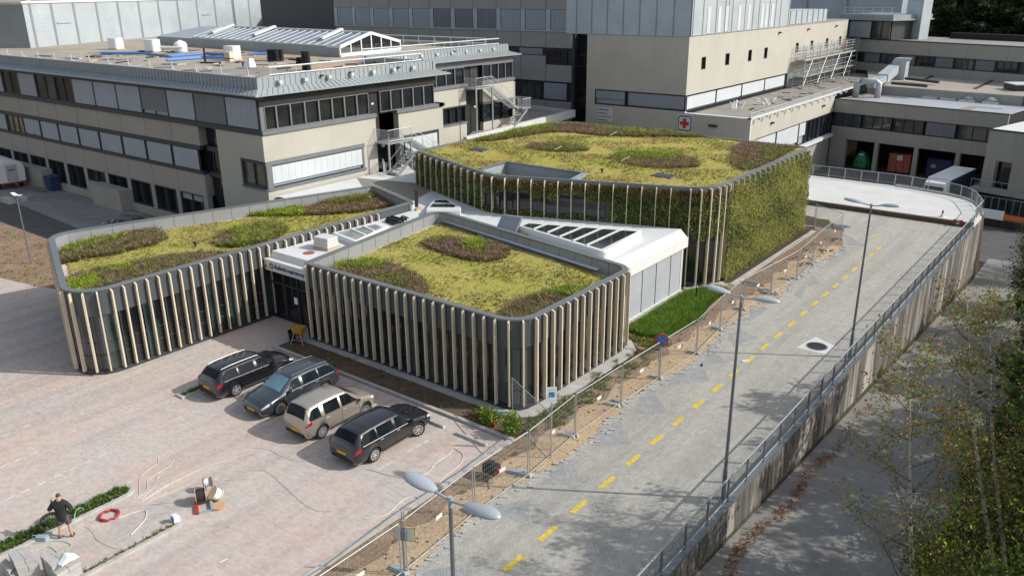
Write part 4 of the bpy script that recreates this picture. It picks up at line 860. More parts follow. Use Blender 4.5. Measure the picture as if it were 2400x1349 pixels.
# low light-well walls in front of the plinth
for a_, b_ in ((-76.2, -71.0), (-94, -86)): mb = MB(); mb.box(a_, b_, 34.9, 36, 0, 1.9, 0); mb.box(a_, b_, 34.85, 35.0, 1.9, 1.96, 0); mb.build('lightwell_wall', ['beige2'], tH)
# recess slot between the bays and the corner block
mb = MB(); mb.box(bays[0]-.2, -56.5, YA+.68, YA+.72, 0, 11.2, 0); mb.build('recess_lining', ['glass'], tH)
for z_ in (6.55, 4.5): mb = MB(); mb.box(bays[0]+.05, -56.58, YA+.45, YA+.68, z_, z_+.38, 0); mb.build('recess_band', ['frame'], tH)
R_ = FR((0, YA+.62), (1, 0), (0, -1)); window(R_, tH, -58.3, -56.6, 4.9, 6.5, 'glassgreen', .1, .08, 2)
# corner block
W0 = -53.75
mb = MB()
A.box(mb, -56.55, XB, 6.62, 8.52, -.7, 0, 0); A.box(mb, -56.55, W0, 4.5, 6.62, -.7, 0, 0); A.box(mb, -56.55, XB, 0, 4.5, -.7, 0, 0)
mb.build('corner_wall', ['beige'], tH)
mb = MB(); Bf.box(mb, YA+.001, 47.12, 6.60, 8.56, -.7, .012, 0); Bf.box(mb, 45.62, 47.12, 4.55, 6.60, -.7, .012, 0); Bf.box(mb, YA+.001, 47.12, 0, 4.55, -.7, .012, 0); Bf.box(mb, 49.75, 54.7, 6.60, 8.56, -.7, .012, 0); Bf.box(mb, 49.75, 50.25, 0, 6.60, -.7, .012, 0); Bf.box(mb, 50.25, 54.7, 0, 4.4, -.7, .012, 0)
mb.box(XB-9, XB+.012, 54.7, 55.3, 0, 8.56, 0)
mb.build('sunny_wall', ['beige'], tH)
window(A, tH, W0, XB+.0, 4.55, 6.60, 'glassgreen', .18, .22, 2, 'frame')
mb = MB(); A.box(mb, W0-.05, XB+.1, 4.46, 4.56, -.2, .14); Bf.box(mb, YA, 45.75, 4.46, 4.60, -.2, .15); Bf.box(mb, YA, 45.7, 6.28, 6.60, -.2, .06); mb.build('strip_window_sill', ['framegrey'], tH)
window(Bf, tH, YA+.05, 45.6, 4.6, 6.28, 'blind', .16, .10, 1, 'frame', 'blindwhite', .86)
mb = MB(); Bf.box(mb, YA+.05, 36.55, 4.6, 6.28, -.1, .04); Bf.box(mb, 45.42, 45.62, 4.6, 6.4, -.1, .03); mb.build('window_post', ['framegrey'], tH)
mb = MB(); Bf.box(mb, 50.25, 54.7, 6.42, 6.60, -.3, .02); mb.build('lintel', ['frame'], tH); window(Bf, tH, 50.3, 54.6, 4.4, 6.42, 'blind', .14, .1, 2, 'frame', 'blindwhite', .95)
# top ribbon of dark glazing on the sunny side
mb = MB(); Bf.box(mb, YA-.02, 47.15, 8.56, 8.84, -.6, .16, 0); Bf.box(mb, 49.5, 55.35, 8.56, 8.84, -.6, .16, 0); mb.box(XB-2, XB+.16, 54.7, 55.5, 8.56, 8.84, 0); mb.build('top_sill', ['framegrey'], tH)
mb = MB(); Bf.box(mb, YA+.05, 54.6, 10.55, 11.5, -.55, -.02, 0); mb.build('dark_lintel', ['dark'], tH)
ml = [36.4, 37.45, 38.72, 40.05, 41.4, 42.7, 43.95, 45.25, 46.5]
for a, b in zip(ml[:-1], ml[1:]): window(Bf, tH, a, b, 8.84, 10.55, 'glass', .14, .06, 1, 'framegrey')
mb = MB(); Bf.box(mb, YA+.05, 36.4, 8.84, 10.6, -.3, -.02); mb.build('corner_post', ['framegrey'], tH)
for a, b in ((47.75, 49.0), (49.0, 50.35), (50.35, 51.65), (51.65, 52.95), (52.95, 54.25)): window(Bf, tH, a, b, 8.84, 10.55, 'glass', .14, .06, 1, 'framegrey')
mb = MB(); Bf.box(mb, 46.6, 47.7, 6.7, 10.5, -.35, -.2); d_ = mb.build('door', ['dark'], tH)
mb = MB(); Bf.box(mb, 46.95, 47.2, 9.55, 9.68, -.2, -.17); mb.build('door_notice', ['whitetarp'], d_)
mb = MB(); mb.box(XB-1.6, XB-.6, 47.12, 49.75, 0, 8.6, 0); mb.build('stair_recess', ['dark'], tH)
mb = MB(); Bf.box(mb, 47.5, 49.4, 4.0, 6.5, -.58, -.5); mb.build('door', ['glass'], tH)
# --- far set-back facade
mb = MB(); Ff.box(mb, 56, 68.4, 6.66, 8.56, -.5, 0, 0); Ff.box(mb, 56, 64.5, 0, 6.66, -.5, 0, 0); Ff.box(mb, 64.5, 68.4, 0, 4.7, -.5, 0, 0); Ff.box(mb, 71.25, 76.8, 6.60, 8.56, -.5, 0, 0); Ff.box(mb, 71.25, 76.8, 0, 4.4, -.5, 0, 0)
mb.build('setback_wall', ['beige'], tH)
mb = MB(); Ff.box(mb, 55.8, 68.5, 8.56, 8.84, -.5, .16, 0); Ff.box(mb, 71.0, 76.9, 8.56, 8.84, -.5, .16, 0); Ff.box(mb, 64.4, 68.5, 4.7, 4.86, -.4, .1); Ff.box(mb, 55.8, 76.8, 10.6, 11.5, -.5, -.02, 0); Ff.box(mb, 71.25, 76.8, 6.35, 6.6, -.4, -.02); mb.build('setback_sills', ['framegrey'], tH)
for a, b in ((58, 59.5), (59.5, 61), (61, 62.4), (62.4, 63.8), (63.8, 65.3), (65.3, 66.7), (66.7, 68.2), (71.3, 72.7), (72.7, 74.0), (74.0, 75.3), (75.3, 76.6)): window(Ff, tH, a, b, 8.84, 10.6, 'glass', .14, .06, 1, 'framegrey')
window(Ff, tH, 64.6, 68.3, 4.86, 6.6, 'glass', .3, .09, 3); window(Ff, tH, 71.3, 76.6, 4.4, 6.35, 'glass', .3, .09, 3)
mb = MB(); Ff.box(mb, 68.4, 71.25, 0, 11, -.7, -.55, 0); mb.build('stair_recess', ['glassbrown'], tH)
mb = MB(); Ff.box(mb, 69.7, 70.8, 8.4, 10.6, -.5, -.42); mb.build('door', ['glassgrey'], tH)
mb = MB(); Ff.box(mb, 76.8, 78.4, 0, 8.2, -2.5, -1.0, 0); mb.build('end_wall', ['greycon'], tH)
# --- eaves, parapets, roof
def eave(pts, inn, up, name_a='eave', ribs=True, dark=True):
    """pts: outer gutter line, inn: parapet foot, up: top of parapet"""
    mb = MB()
    for i in range(len(pts)-1):
        mb.poly([pts[i], pts[i+1], inn[i+1], inn[i]]); mb.poly([(pts[i][0], pts[i][1], pts[i][2]-.08), (pts[i+1][0], pts[i+1][1], pts[i+1][2]-.08), pts[i+1], pts[i]]); mb.poly([(pts[i][0], pts[i][1], pts[i][2]-.08), (pts[i+1][0], pts[i+1][1], pts[i+1][2]-.08), (inn[i+1][0], inn[i+1][1], pts[i][2]-.08), (inn[i][0], inn[i][1], pts[i][2]-.08)])
    if ribs:
        for i in range(len(pts)-1):
            p, q, r, s_ = map(Vector, (pts[i], pts[i+1], inn[i+1], inn[i])); n = int((q-p).length/.48)
            for k in range(1, n): mb.bar(p.lerp(q, k/n)+Vector((0, 0, .012)), s_.lerp(r, k/n)+Vector((0, 0, .012)), .03, .035, 1)
    mb.build(name_a, ['zinc', 'zincdark'], tH)
    mb = MB()
    for i in range(len(inn)-1):
        mb.poly([inn[i], inn[i+1], up[i+1], up[i]])
        p, q, r, s_ = map(Vector, (inn[i], inn[i+1], up[i+1], up[i])); n = int((q-p).length/.48)
        d = (q-p).normalized(); nn = Vector((d.y, -d.x, 0))*.012
        for k in range(1, n): mb.bar(p.lerp(q, k/n)+nn, s_.lerp(r, k/n)+nn, .03, .03, 1)
        n2 = Vector((d.y, -d.x, 0)); bk = -n2*.3
        mb.poly([up[i], up[i+1], tuple(Vector(up[i+1])+bk), tuple(Vector(up[i])+bk)]); mb.poly([tuple(Vector(up[i])+bk), tuple(Vector(up[i+1])+bk), tuple(Vector(up[i+1])+bk-Vector((0, 0, .5))), tuple(Vector(up[i])+bk-Vector((0, 0, .5)))])
    mb.build('parapet', ['zinc', 'zincdark'], tH)
eave([(XL, 35.45, 11.4), (-50.22, 35.45, 11.4), (-50.22, 56.0, 11.4)], [(XL, 36.30, 11.78), (-51.07, 36.30, 11.78), (-51.07, 54.7, 11.78)], [(XL, 36.32, 12.55), (-51.09, 36.32, 12.55), (-51.09, 54.7, 12.55)])
eave([(-58.7, 54.9, 11.4), (-58.7, 77.6, 11.4)], [(-59.6, 54.9, 11.78), (-59.6, 76.2, 11.78)], [(-59.62, 54.7, 12.55), (-59.62, 76.2, 12.55)])
mb = MB(); mb.box(-59.7, -51.0, 54.55, 54.85, 11.3, 12.5, 0); mb.box(-140, -59.6, 76.0, 76.3, 11.3, 12.4, 0); mb.build('end_parapet', ['zinc'], tH)
mb = MB(); mb.poly([(-150, 36.6, 12.0), (-51.3, 36.6, 12.0), (-51.3, 54.6, 12.0), (-59.9, 54.6, 12.0), (-59.9, 76, 12.0), (-150, 76, 12.0)]); mb.build('roof', ['gravel'], tH)
mb = MB()
for pl, mi in (([(-64, 36.8), (-53, 36.8), (-54, 43), (-60, 45), (-66, 42)], 1), ([(-92, 53), (-72, 51), (-66, 54), (-68, 57), (-96, 59)], 0), ([(-62, 46), (-54, 46), (-54, 54), (-61, 54)], 0)): mb.poly([(x, y, 12.012) for x, y in pl], mi)
mb.build('roof_patches', ['gravelrust', 'gravelgrey'], tH)
# lamps on the parapet and the white wall lights by the doors
for x, y in ((-51.05, 42.1), (-51.05, 45.0), (-51.05, 50.3), (-59.6, 67)): mb = MB(); mb.box(x, x+.22, y-.12, y+.12, 12.2, 12.32); mb.build('floodlight', ['frame'], tH)
for x, y, z in ((XB-.2, 47.4, 10.7), (XB-.5, 48.2, 6.0), (XF-.5, 70.1, 10.9), (XF-.5, 70.3, 6.2)): mb = MB(); mb.box(x, x+.15, y-.14, y+.14, z-.12, z+.12); mb.build('wall_light', ['white'], tH)
# --- external stairs
def stair(name, label, X0, ya, yb, z_hi, z_lo, y_end, wdt, low=None):
    """landing along the wall ya..yb at z_hi, flight running +Y down to z_lo at y_end"""
    t = thing(name, label, 'staircase', 'steel fire stairs on the sunny side')
    mb = MB(); mb.box(X0, X0+wdt, ya, yb, z_hi-.12, z_hi); mb.build('landing', ['galv'], t)
    mb = MB(); n = 14
    for k in range(n):
        f = (k+.5)/n; y = yb+(y_end-yb)*f; z = z_hi+(z_lo-z_hi)*(k+1)/(n+1); mb.box(X0+.45, X0+wdt, y-.14, y+.14, z-.03, z+.01)
    mb.build('treads', ['galv'], t)
    for x in (X0+.42, X0+wdt+.02):
        mb = MB(); mb.bar((x, yb, z_hi-.08), (x, y_end, z_lo-.08), .05, .24); mb.build('stringer', ['galv'], t)
        mb = MB(); mb.tube([(x, yb, z_hi+1.0), (x, y_end, z_lo+1.0), (x, y_end+.25, z_lo+1.0), (x, y_end+.25, z_lo)], .025, 5)
        for f in (0, .33, .66, 1): y = yb+(y_end-yb)*f; z = z_hi+(z_lo-z_hi)*f; mb.tube([(x, y, z-.1), (x, y, z+1.0)], .022, 5)
        mb.build('handrail', ['rail'], t)
    mb = MB()
    for p, q in (((X0+wdt, ya), (X0+wdt, yb)), ((X0, ya), (X0+wdt, ya))):
        mb.tube([(*p, z_hi), (*p, z_hi+1.05), (*q, z_hi+1.05), (*q, z_hi)], .028, 5); mb.tube([(*p, z_hi+.15), (*q, z_hi+.15)], .02, 5)
        d = Vector((q[0]-p[0], q[1]-p[1])); m_ = int(d.length/.14)
        for k in range(1, m_): r = (p[0]+d.x*k/m_, p[1]+d.y*k/m_); mb.bar((*r, z_hi+.15), (*r, z_hi+1.0), .012)
    mb.build('landing_railing', ['rail'], t)
    for x, y in ((X0+wdt-.05, ya+.05), (X0+wdt-.05, yb-.05)): mb = MB(); mb.box(x-.06, x+.06, y-.06, y+.06, low if low is not None else 0, z_hi-.12); mb.build('post', ['galv'], t)
    if low is not None and z_lo > low+.5:
        mb = MB(); mb.box(X0+.2, X0+wdt+.6, y_end, y_end+1.6, z_lo-.12, z_lo); mb.build('landing', ['galv'], t)
        mb = MB()
        for k in range(8): f = (k+.5)/8; y = y_end+.2-(3.0)*f; z = z_lo+(low-z_lo)*(k+1)/9; mb.box(X0+wdt+.05, X0+wdt+1.1, y-.13, y+.13, z-.03, z+.01)
        mb.build('treads', ['galv'], t)
        for x in (X0+wdt+.05, X0+wdt+1.1):
            mb = MB(); mb.bar((x, y_end+.2, z_lo-.08), (x, y_end-2.9, low), .05, .22); mb.build('stringer', ['galv'], t)
        mb = MB(); P = [(X0+wdt+.6, y_end), (X0+wdt+.6, y_end+1.6), (X0+.2, y_end+1.6)]
        mb.tube([(*P[0], z_lo+1.05), (*P[1], z_lo+1.05), (*P[2], z_lo+1.05)], .028, 5)
        for i in range(2):
            d = Vector(P[i+1])-Vector(P[i]); m_ = int(d.length/.14)
            for k in range(m_+1): r = Vector(P[i])+d*k/m_; mb.bar((r.x, r.y, z_lo), (r.x, r.y, z_lo+1.05), .014)
        mb.build('landing_railing', ['rail'], t)
    return t
stair('fire_stair', 'nearer galvanised fire stair at the door slot beside the green-walled pavilion', XB+.02, 46.95, 49.6, 6.55, 4.2, 53.6, 1.55, 3.99)
stair('fire_stair', 'farther galvanised fire stair with two flights on the set-back facade', XF+.02, 68.2, 71.0, 8.45, 5.6, 75.6, 1.6, 3.4)
# lower flight of the nearer stair, turning back to the white roof
t = thing('stair_flight', 'short lower stair flight with mesh gate at the corner of the white roof', 'staircase')
mb = MB()
for k in range(8): mb.box(-49.3, -48.2, 48.9-.28*k-.13, 48.9-.28*k+.13, 5.6-.2*k-.03, 5.6-.2*k+.01)
mb.build('treads', ['galv'], t)
for x in (-49.3, -48.2):
    mb = MB(); mb.bar((x, 49.1, 5.65), (x, 46.8, 4.0), .05, .2); mb.tube([(x, 49.1, 6.6), (x, 46.9, 5.0), (x, 46.6, 5.0), (x, 46.6, 4.0)], .025, 5); mb.build('stringer', ['galv'], t)
mb = MB(); mb.tube([(-50.4, 47.3, 4), (-50.4, 47.3, 5.1), (-49.0, 46.2, 5.1), (-49.0, 46.2, 4)], .03, 5)
for k in range(1, 12): p = Vector((-50.4, 47.3, 0)).lerp(Vector((-49.0, 46.2, 0)), k/12); mb.bar((p.x, p.y, 4.05), (p.x, p.y, 5.05), .014)
mb.build('gate', ['rail'], t)
# low terrace behind with white curb, between the wing and the main block
t = thing('terrace_roof', 'low gravel roof terrace with a pale curb behind the green pavilion', 'roof')
mb = MB(); mb.poly([gp(*p, 3.5) for p in ((1090, 326), (1345, 266), (1345, 262), (1212, 246), (1150, 265))]); mb.build('gravel_bed', ['gravelgrey'], t)
mb = MB(); p0, p1 = gp(1090, 322, 4.0), gp(1345, 258, 4.0); mb.bar((*p0[:2], 3.6), (*p1[:2], 3.6), .45, .9); p2 = gp(1220, 243, 4.0); mb.bar((*p1[:2], 3.6), (*p2[:2], 3.6), .3, .7); mb.build('curb', ['whitecon'], t)
t = thing('ramp_handrail', 'short bent tube handrail by the far fire stair', 'railing'); mb = MB(); a, b = gp(1205, 272, 4.4), gp(1236, 262, 4.4); mb.tube([(a[0], a[1], 3.5), a, b, (b[0], b[1], 3.5)], .03, 5); m_ = Vector(a).lerp(Vector(b), .5); mb.tube([(m_.x, m_.y, 3.4), tuple(m_)], .025, 5); mb.build('tube', ['rail'], t)
# ------------------------------------------------------------------ roof lantern
t = thing('roof_lantern', 'long gabled roof lantern with blue glass panes and white bars', 'skylight')
eL, eR, fR = Vector(gp(450.7, 88, 13)), Vector(gp(796, 110.7, 13)), Vector(gp(937, 97.3, 13)); fL = eL+(fR-eR); rR = (eR+fR)/2+Vector((0, 0, 1.13)); rL = rR+(eL-eR)*.985; mL = Vector(gp(368, 85.3, 13)); mfL = mL+(fR-eR)*.9; rM = (mL+mfL)/2+(eR-eL).normalized()*4.5+Vector((0, 0, 1.13))
mb = MB()
for p, q in ((mL, eR), (eR, fR), (fR, mfL)): mb.poly([(p.x, p.y, 12), (q.x, q.y, 12), (q.x, q.y, 13), (p.x, p.y, 13)])
mb.build('curb', ['zinc'], t)
mb = MB(); mb.poly([eL, eR, rR, rL]); mb.poly([fL, rL, rR, fR]); mb.build('panes', ['lanternglass'], t)
mb = MB(); mb.poly([mL, eL, rL, rM]); mb.poly([mL, rM, mfL]); mb.poly([mfL, rM, rL, fL]); mb.build('metal_hip', ['blind'], t)
mb = MB(); up_ = Vector((0, 0, .05))
for k in range(0, 22):
    f = k/21; mb.bar(eL.lerp(eR, f)+up_, rL.lerp(rR, f)+up_, .16, .05)
    if k % 3 == 0: mb.bar(fL.lerp(fR, f)+up_, rL.lerp(rR, f)+up_, .2, .1)
mb.bar(rL+up_, rR+up_, .3, .16); mb.bar(eL, eR, .16, .2); mb.build('glazing_bars', ['white'], t)
mb = MB()
for p, q in ((eR, rR), (rR, fR)): mb.bar(p, q, .22, .3)
b0, b1 = Vector((eR.x, eR.y, 12.2)), Vector((fR.x, fR.y, 12.2)); mb.bar(b0, b1, .2, .35)
for k in range(0, 7):
    f = k/6; p = b0.lerp(b1, f); top = 13+1.13*(1-abs(2*f-1)); mb.bar(p, (p.x, p.y, top), .14)
mb.build('gable_frame', ['white'], t)
mb = MB(); mb.poly([b0, b1, fR, rR, eR]); mb.build('gable_glass', ['glass'], t)
for f in (.04, .36, .80): mb = MB(); p = eL.lerp(eR, f+.03); r = rL.lerp(rR, f+.03); a = p.lerp(r, .35)+Vector((0, 0, .18)); b = p.lerp(r, 1.02)+Vector((0, 0, .22)); mb.bar(a, b, .5, .25); mb.build('vent_flap', ['whiteroof'], t)
# roof clutter
def wrapped(px, z, w_, h_, l, b=None):
    x, y, _ = gp(*px, z); mb = MB(); n = 14; P = [(w_*.5*(1+.06*math.sin(5*k))*math.copysign(abs(math.cos(2*math.pi*k/n))**.45, math.cos(2*math.pi*k/n)), w_*.5*math.copysign(abs(math.sin(2*math.pi*k/n))**.45, math.sin(2*math.pi*k/n))) for k in range(n)]
    mb.prism([(a*1.02, c*1.02) for a, c in P], .12, h_); mb.box(-w_*.5, w_*.5, -w_*.5, w_*.5, 0, .12, 1); o = mb.build('wrapped_pallet', ['whitewrap', 'wood2'], loc=(x, y, z)); o.rotation_euler = (0, 0, .3); tag(o, l, 'pallet', 'white wrapped pallets on the roof')
wrapped((274, 116), 12, 1.35, 1.3, 'leftmost white wrapped pallet on the gravel roof'); wrapped((360, 122), 12, 1.35, 1.35, 'white wrapped pallet standing among the blue pipes'); wrapped((547, 141), 12, 1.3, 1.35, 'white wrapped pallet right of the blue pipes')
x, y, z = gp(425, 124, 12); t = thing('wrapped_tank', 'white plastic-wrapped round tank bundled behind the blue pipes', 'tank', loc=(x, y, 12)); t.scale = (.68,)*3; mb = MB(); mb.lathe([(.85, 0), (1.0, .3), (1.05, 1.2), (.9, 1.6), (.3, 1.9), (.1, 2.0)], 14); mb.build('body', ['whitewrap'], t, smooth=True)
t = thing('white_pipes', 'rack of thick white pipes beside the wrapped tank', 'pipes'); mb = MB()
for dz in (.2, .6, 1.0): a, b = gp(375, 112, 12+dz), gp(428, 112, 12+dz); mb.tube([a, b], .12, 8)
mb.build('pipe', ['white'], t)
for i, l in enumerate((((235, 124), (330, 124)), ((330, 124), (395, 131), (480, 124), (540, 128)), ((390, 140), (470, 134), (560, 134)), ((580, 126), (640, 124)))):
    mb = MB(); mb.tube([gp(*p, 12.12) for p in l], .10, 6); mb.tube([gp(p[0]+3, p[1]+2, 12.12) for p in l], .10, 6); o = mb.build('blue_pipe_bundle', ['blue']); tag(o, ['blue pipe bundle at the far left of the roof clutter', 'wavy blue pipe bundle behind the wrapped pallets', 'blue pipe bundle nearest the roof edge', 'short blue pipe bundle right of the wrapped pallet'][i], 'pipes', 'blue pipe bundles on the roof')
def spool(px, l, r=.35, h=1.6, n=6, mat='dark'):
    x, y, _ = gp(*px, 12); mb = MB(); 
    for i in range(n): a, c = (i % 3)*.75, (i//3)*.75; mb.lathe([(r, 0), (r, h*.25), (r*.8, h*.27), (r, h*.5), (r*.8, h*.52), (r, h*.75), (r*.8, h*.77), (r, h)], 10, (a-.7, c-.3, 0))
    o = mb.build('roofing_rolls', [mat], loc=(x, y, 12)); o.scale = (.72,)*3; tag(o, l, 'rolls', 'stacks of black rolls on the roof')
spool((645, 143), 'square stack of black rolls in the middle of the roof', .36, 1.5, 6); spool((728, 166), 'pair of tall black rolls behind the roof railing', .3, 2.2, 2); spool((715, 150), 'low heap of black rolls by the roof lantern', .5, .8, 3)
spool((493, 145), 'single black roll standing near the blue pipes', .16, 1.7, 1); spool((788, 128), 'black roll at the end of the roof lantern', .22, 1.1, 1)
x, y, z = gp(556, 140, 12); mb = MB()
for i in range(4): mb.box(-.5+i*.3, -.25+i*.3, -.3, .3, 0, 1.2, 0); mb.box(-.52+i*.3, -.23+i*.3, -.32, .32, .3, .4, 1)
o = mb.build('timber_rolls', ['wood', 'dark'], loc=(x+1.0, y-1.6, 12)); o.scale = (.75,)*3; tag(o, 'strapped pale timber bundle in front of the white pallet', 'timber')
x, y, z = gp(577, 160, 12); mb = MB(); mb.lathe([(.3, 0), (.35, .5), (.3, .52)], 12, (0, 0, 0), mi=0); mb.hexa([(.2, -.5, 0), (1.1, -.4, 0), (1.0, .4, 0), (.2, .4, 0), (.3, -.3, .6), (.9, -.2, .9), (.8, .3, .8), (.3, .3, .6)], 1); o = mb.build('red_bucket', ['red', 'whitewrap'], loc=(x, y, 12)); tag(o, 'red bucket with crumpled white foil near the roof corner', 'bucket')
# loose building debris on the roof
mb = MB(); random.seed(77)
for k in range(120):
    p = Vector((random.uniform(-96, -53), random.uniform(39, 56), 12.03)); a = random.uniform(0, 3.1); d = Vector((math.cos(a), math.sin(a), 0))*random.uniform(.2, 1.3); mb.bar(p-d, p+d, random.uniform(.08, .5), random.uniform(.05, .22), random.choice((0, 0, 1, 2, 3)))
o = mb.build('roof_debris', ['dark', 'wood2', 'framegrey', 'concrete']); tag(o, 'scattered building debris lying over the gravel roof', 'debris', kind='stuff')
mb = MB(); random.seed(78)
for k in range(40):
    p = Vector((random.uniform(-42.5, -36.2), random.uniform(92, 140), 4.43)); a = random.uniform(0, 3.1); d = Vector((math.cos(a), math.sin(a), 0))*random.uniform(.2, 1.0); mb.bar(p-d, p+d, random.uniform(.08, .4), .1, random.choice((0, 1, 2)))
o = mb.build('roof_debris', ['dark', 'concrete', 'framegrey']); tag(o, 'scattered debris on the annex gravel roof below the scaffold', 'debris', kind='stuff')
# roof edge protection: ballasted posts along the shaded edge, twin rails along the sunny edges
t = thing('roof_guardrail', 'row of ballasted railing posts along the shaded roof edge', 'railing', 'guard rails on the hospital roof')
for k in range(14):
    x = -53.0-3.35*k; y = 37.0; mb = MB(); mb.tube([(x, y, 12), (x, y, 13.15)], .05, 5); mb.tube([(x, y, 12.6), (x+.1, y+.9, 12.03)], .035, 4); mb.bar((x, y, 12.05), (x, y+1.4, 12.05), .06); mb.box(x-.75, x-.45, y+.1, y+.5, 12, 12.3, 0); mb.build('post', ['rail'], t)
mb = MB(); mb.tube([(-97, 37, 13.12), (-53, 37, 13.12)], .012, 4); mb.tube([(-97, 37, 12.6), (-53, 37, 12.6)], .010, 4); mb.build('rail', ['rail'], t)
mb = MB()
for k in range(14): x = -54.5-3.35*k; mb.box(x-1.2, x+.6, 36.9, 37.3, 12, 12.1)
mb.build('ballast_slabs', ['concrete'], t)
def guard(pts, z, label, pitch=2.3, h=1.1, m='rail', r=.06):
    t = thing('roof_guardrail', label, 'railing', 'guard rails on the hospital roof'); mb = MB()
    mb.tube([(x, y, z+h) for x, y in pts], r, 5); mb.build('rail', [m], t); mb = MB(); mb.tube([(x, y, z+h*.52) for x, y in pts], r*.9, 5); mb.build('rail', [m], t)
    for x, y, a, b in walk(pts, pitch, .15, False):
        mb = MB(); mb.tube([(x, y, z), (x, y, z+h)], .03, 5); mb.tube([(x, y, z+h*.5), (x-a*.8, y-b*.8, z+.05)], .022, 4); mb.box(x-a*1-.15, x-a*1+.15, y-b*1-.15, y-b*1+.15, z, z+.25); mb.build('post', ['rail'], t)
guard([(-51.9, 38), (-51.9, 54.0)], 12, 'white twin-rail guard along the nearer sunny roof edge'); guard([(-60.6, 55), (-60.6, 75.8)], 12, 'white twin-rail guard along the set-back sunny roof edge'); guard([(-62, 75.2), (-98, 75.2)], 12, 'thin guard rail along the rear roof edge before the dark facade', 2.6)
# ------------------------------------------------------------------ white metal-clad hall (far left)
t = thing('plant_hall', 'white metal-clad plant hall rising behind the gravel roof', 'building')
h0, h1 = Vector((-111.6, 47.1)), Vector(gp(655, 60, 12.0)[:2]); L = (h1-h0).length; u = (h1-h0)/L; n_ = Vector((u.y, -u.x)); n_ = n_ if n_.x > 0 else -n_; Hf = FR(h0, u, n_)
zt = lambda a: 17.2
mbw = MB(); Hf.box(mbw, 0, L, 0, 17.2, -.3, 0, 0)
mb = MB(); q0 = h0; q1 = h0-n_*30; mb.hexa([(q0.x, q0.y-.01, 0), (q1.x, q1.y, 0), (q1.x+u.x, q1.y+u.y, 0), (q0.x+u.x, q0.y+u.y, 0), (q0.x, q0.y-.01, 17.0), (q1.x, q1.y, 17.0), (q1.x+u.x, q1.y+u.y, 17.0), (q0.x+u.x, q0.y+u.y, 17.0)], 0); mb.build('shaded_wall', ['cladgrey'], t)
mb = MB(); js = [onY(0, 0, 1)]
seams = [(70, 21), (120, 20), (172, 18), (225, 15), (275, 12), (324, 11), (370, 10), (415, 8), (460, 8), (502, 8), (545, 6), (582, 5), (621, 3)]
for px in seams:
    d = ray(*px); den = d[0]*n_.x+d[1]*n_.y; tt = (h0.x*n_.x+h0.y*n_.y)/den; a = (Vector((d[0]*tt, d[1]*tt))-h0).dot(u); Hf.box(mbw, a-.2, a+.2, 12, 17.15, -.05, .03, 1)
mbw.build('sunny_wall', ['cladwhite', 'cladgrey'], t)
mb = MB(); Hf.box(mb, -.3, L, 17.2, 17.45, -1.2, .15, 0); mb.build('roof_trim', ['white'], t)
mb = MB(); P = [Hf.p(-.3, 17.3, -.2), Hf.p(L, 17.3, -.2), Hf.p(L, 17.3, -60), Hf.p(-.3, 17.3, -60)]; mb.poly(P); mb.build('roof', ['gravelgrey'], t)
def hall_at(px): d = ray(*px); den = d[0]*n_.x+d[1]*n_.y; tt = (h0.x*n_.x+h0.y*n_.y)/den; return (Vector((d[0]*tt, d[1]*tt))-h0).dot(u), H+d[2]*tt
a, z = hall_at((643, 50)); mb = MB(); Hf.box(mb, a-.4, a+.5, 12, z+3.2, .01, .06); mb.build('doorway', ['black'], t)  # flat black panel on the wall face, no opening behind
for pa, pb in (((567, 63), (583, 42)), ((587, 63), (603, 42)), ((606, 62), (620, 42))): a0, z0 = hall_at(pa); a1, z1 = hall_at(pb); window(Hf, t, min(a0, a1), max(a0, a1), 12.3, max(z0, z1), 'blind', .1, .12, 1, 'greypanel', 'blindwhite')
a, z = hall_at((548, 40)); mb = MB()
for da in (-.25, .25): Hf.box(mb, a+da-.04, a+da+.04, 12, 17.8, .1, .18)
for k in range(16): Hf.box(mb, a-.25, a+.25, 12.3+k*.34, 12.34+k*.34, .1, .15)
mb.build('ladder', ['galv'], t)
for px in ((150, 53), (483, 34)): a, z = hall_at(px); mb = MB(); Hf.box(mb, a-1.3, a+1.3, z-.08, z+.08, .0, .12); mb.build('wall_bar', ['greypanel'], t)
mb = MB()
for a, s_ in ((3, 1.5), (24, 1.5)): p = Vector(Hf.p(a, 17.4, -2)); mb.lathe([(.5, 0), (.6, .5), (1.1, .6), (.9, .9), (.1, 1.1)], 12, tuple(p))
mb.build('roof_vents', ['whitecon'], t)
# ------------------------------------------------------------------ rear ward block (dark, in shade)
YR = 91.0; t = thing('rear_ward_block', 'long shaded taupe ward block with a row of grey shutters', 'building'); Rf = FR((0, YR), (1, 0), (0, -1))
xs = [-60.8+(-4.1)*k for k in range(0, 12)]
mb = MB()
for i in range(len(xs)-1):
    a0, a1 = xs[i+1]+.04, xs[i]-.04; Rf.box(mb, a0, a1, 15.85, 17.7, -.3, 0); Rf.box(mb, a0, a1, 11.15, 13.15, -.3, 0)
    if i < 4: Rf.box(mb, a0, a1, 6.9 if i else 6.9, 9.0 if i == 0 else 10.1, -.3, 0); Rf.box(mb, a0, a1, 0, 4.4, -.3, 0)
    else: Rf.box(mb, a0, a1, 0, 11.1, -.3, 0)
mb.build('wall_panels', ['brownpan'], t)
mb = MB(); mb.box(-125, -60.5, YR+.25, YR+8, 0, 17.6); mb.build('core', ['frame'], t)
mb = MB(); Rf.box(mb, -106, -60.4, 13.15, 13.32, -.2, .12); mb.build('sill', ['greypanel'], t)
for i in range(len(xs)-1):
    window(Rf, t, xs[i+1]+.75, xs[i]-.02, 13.32, 15.85, 'blind', .25, .05, 1, 'frame', 'blindmid' if i not in (3, 4, 5) else 'blinddark', 1)
    mb = MB(); Rf.box(mb, xs[i+1], xs[i+1]+.72, 13.32, 15.85, -.25, .02); mb.build('pier', ['greypanel'], t)
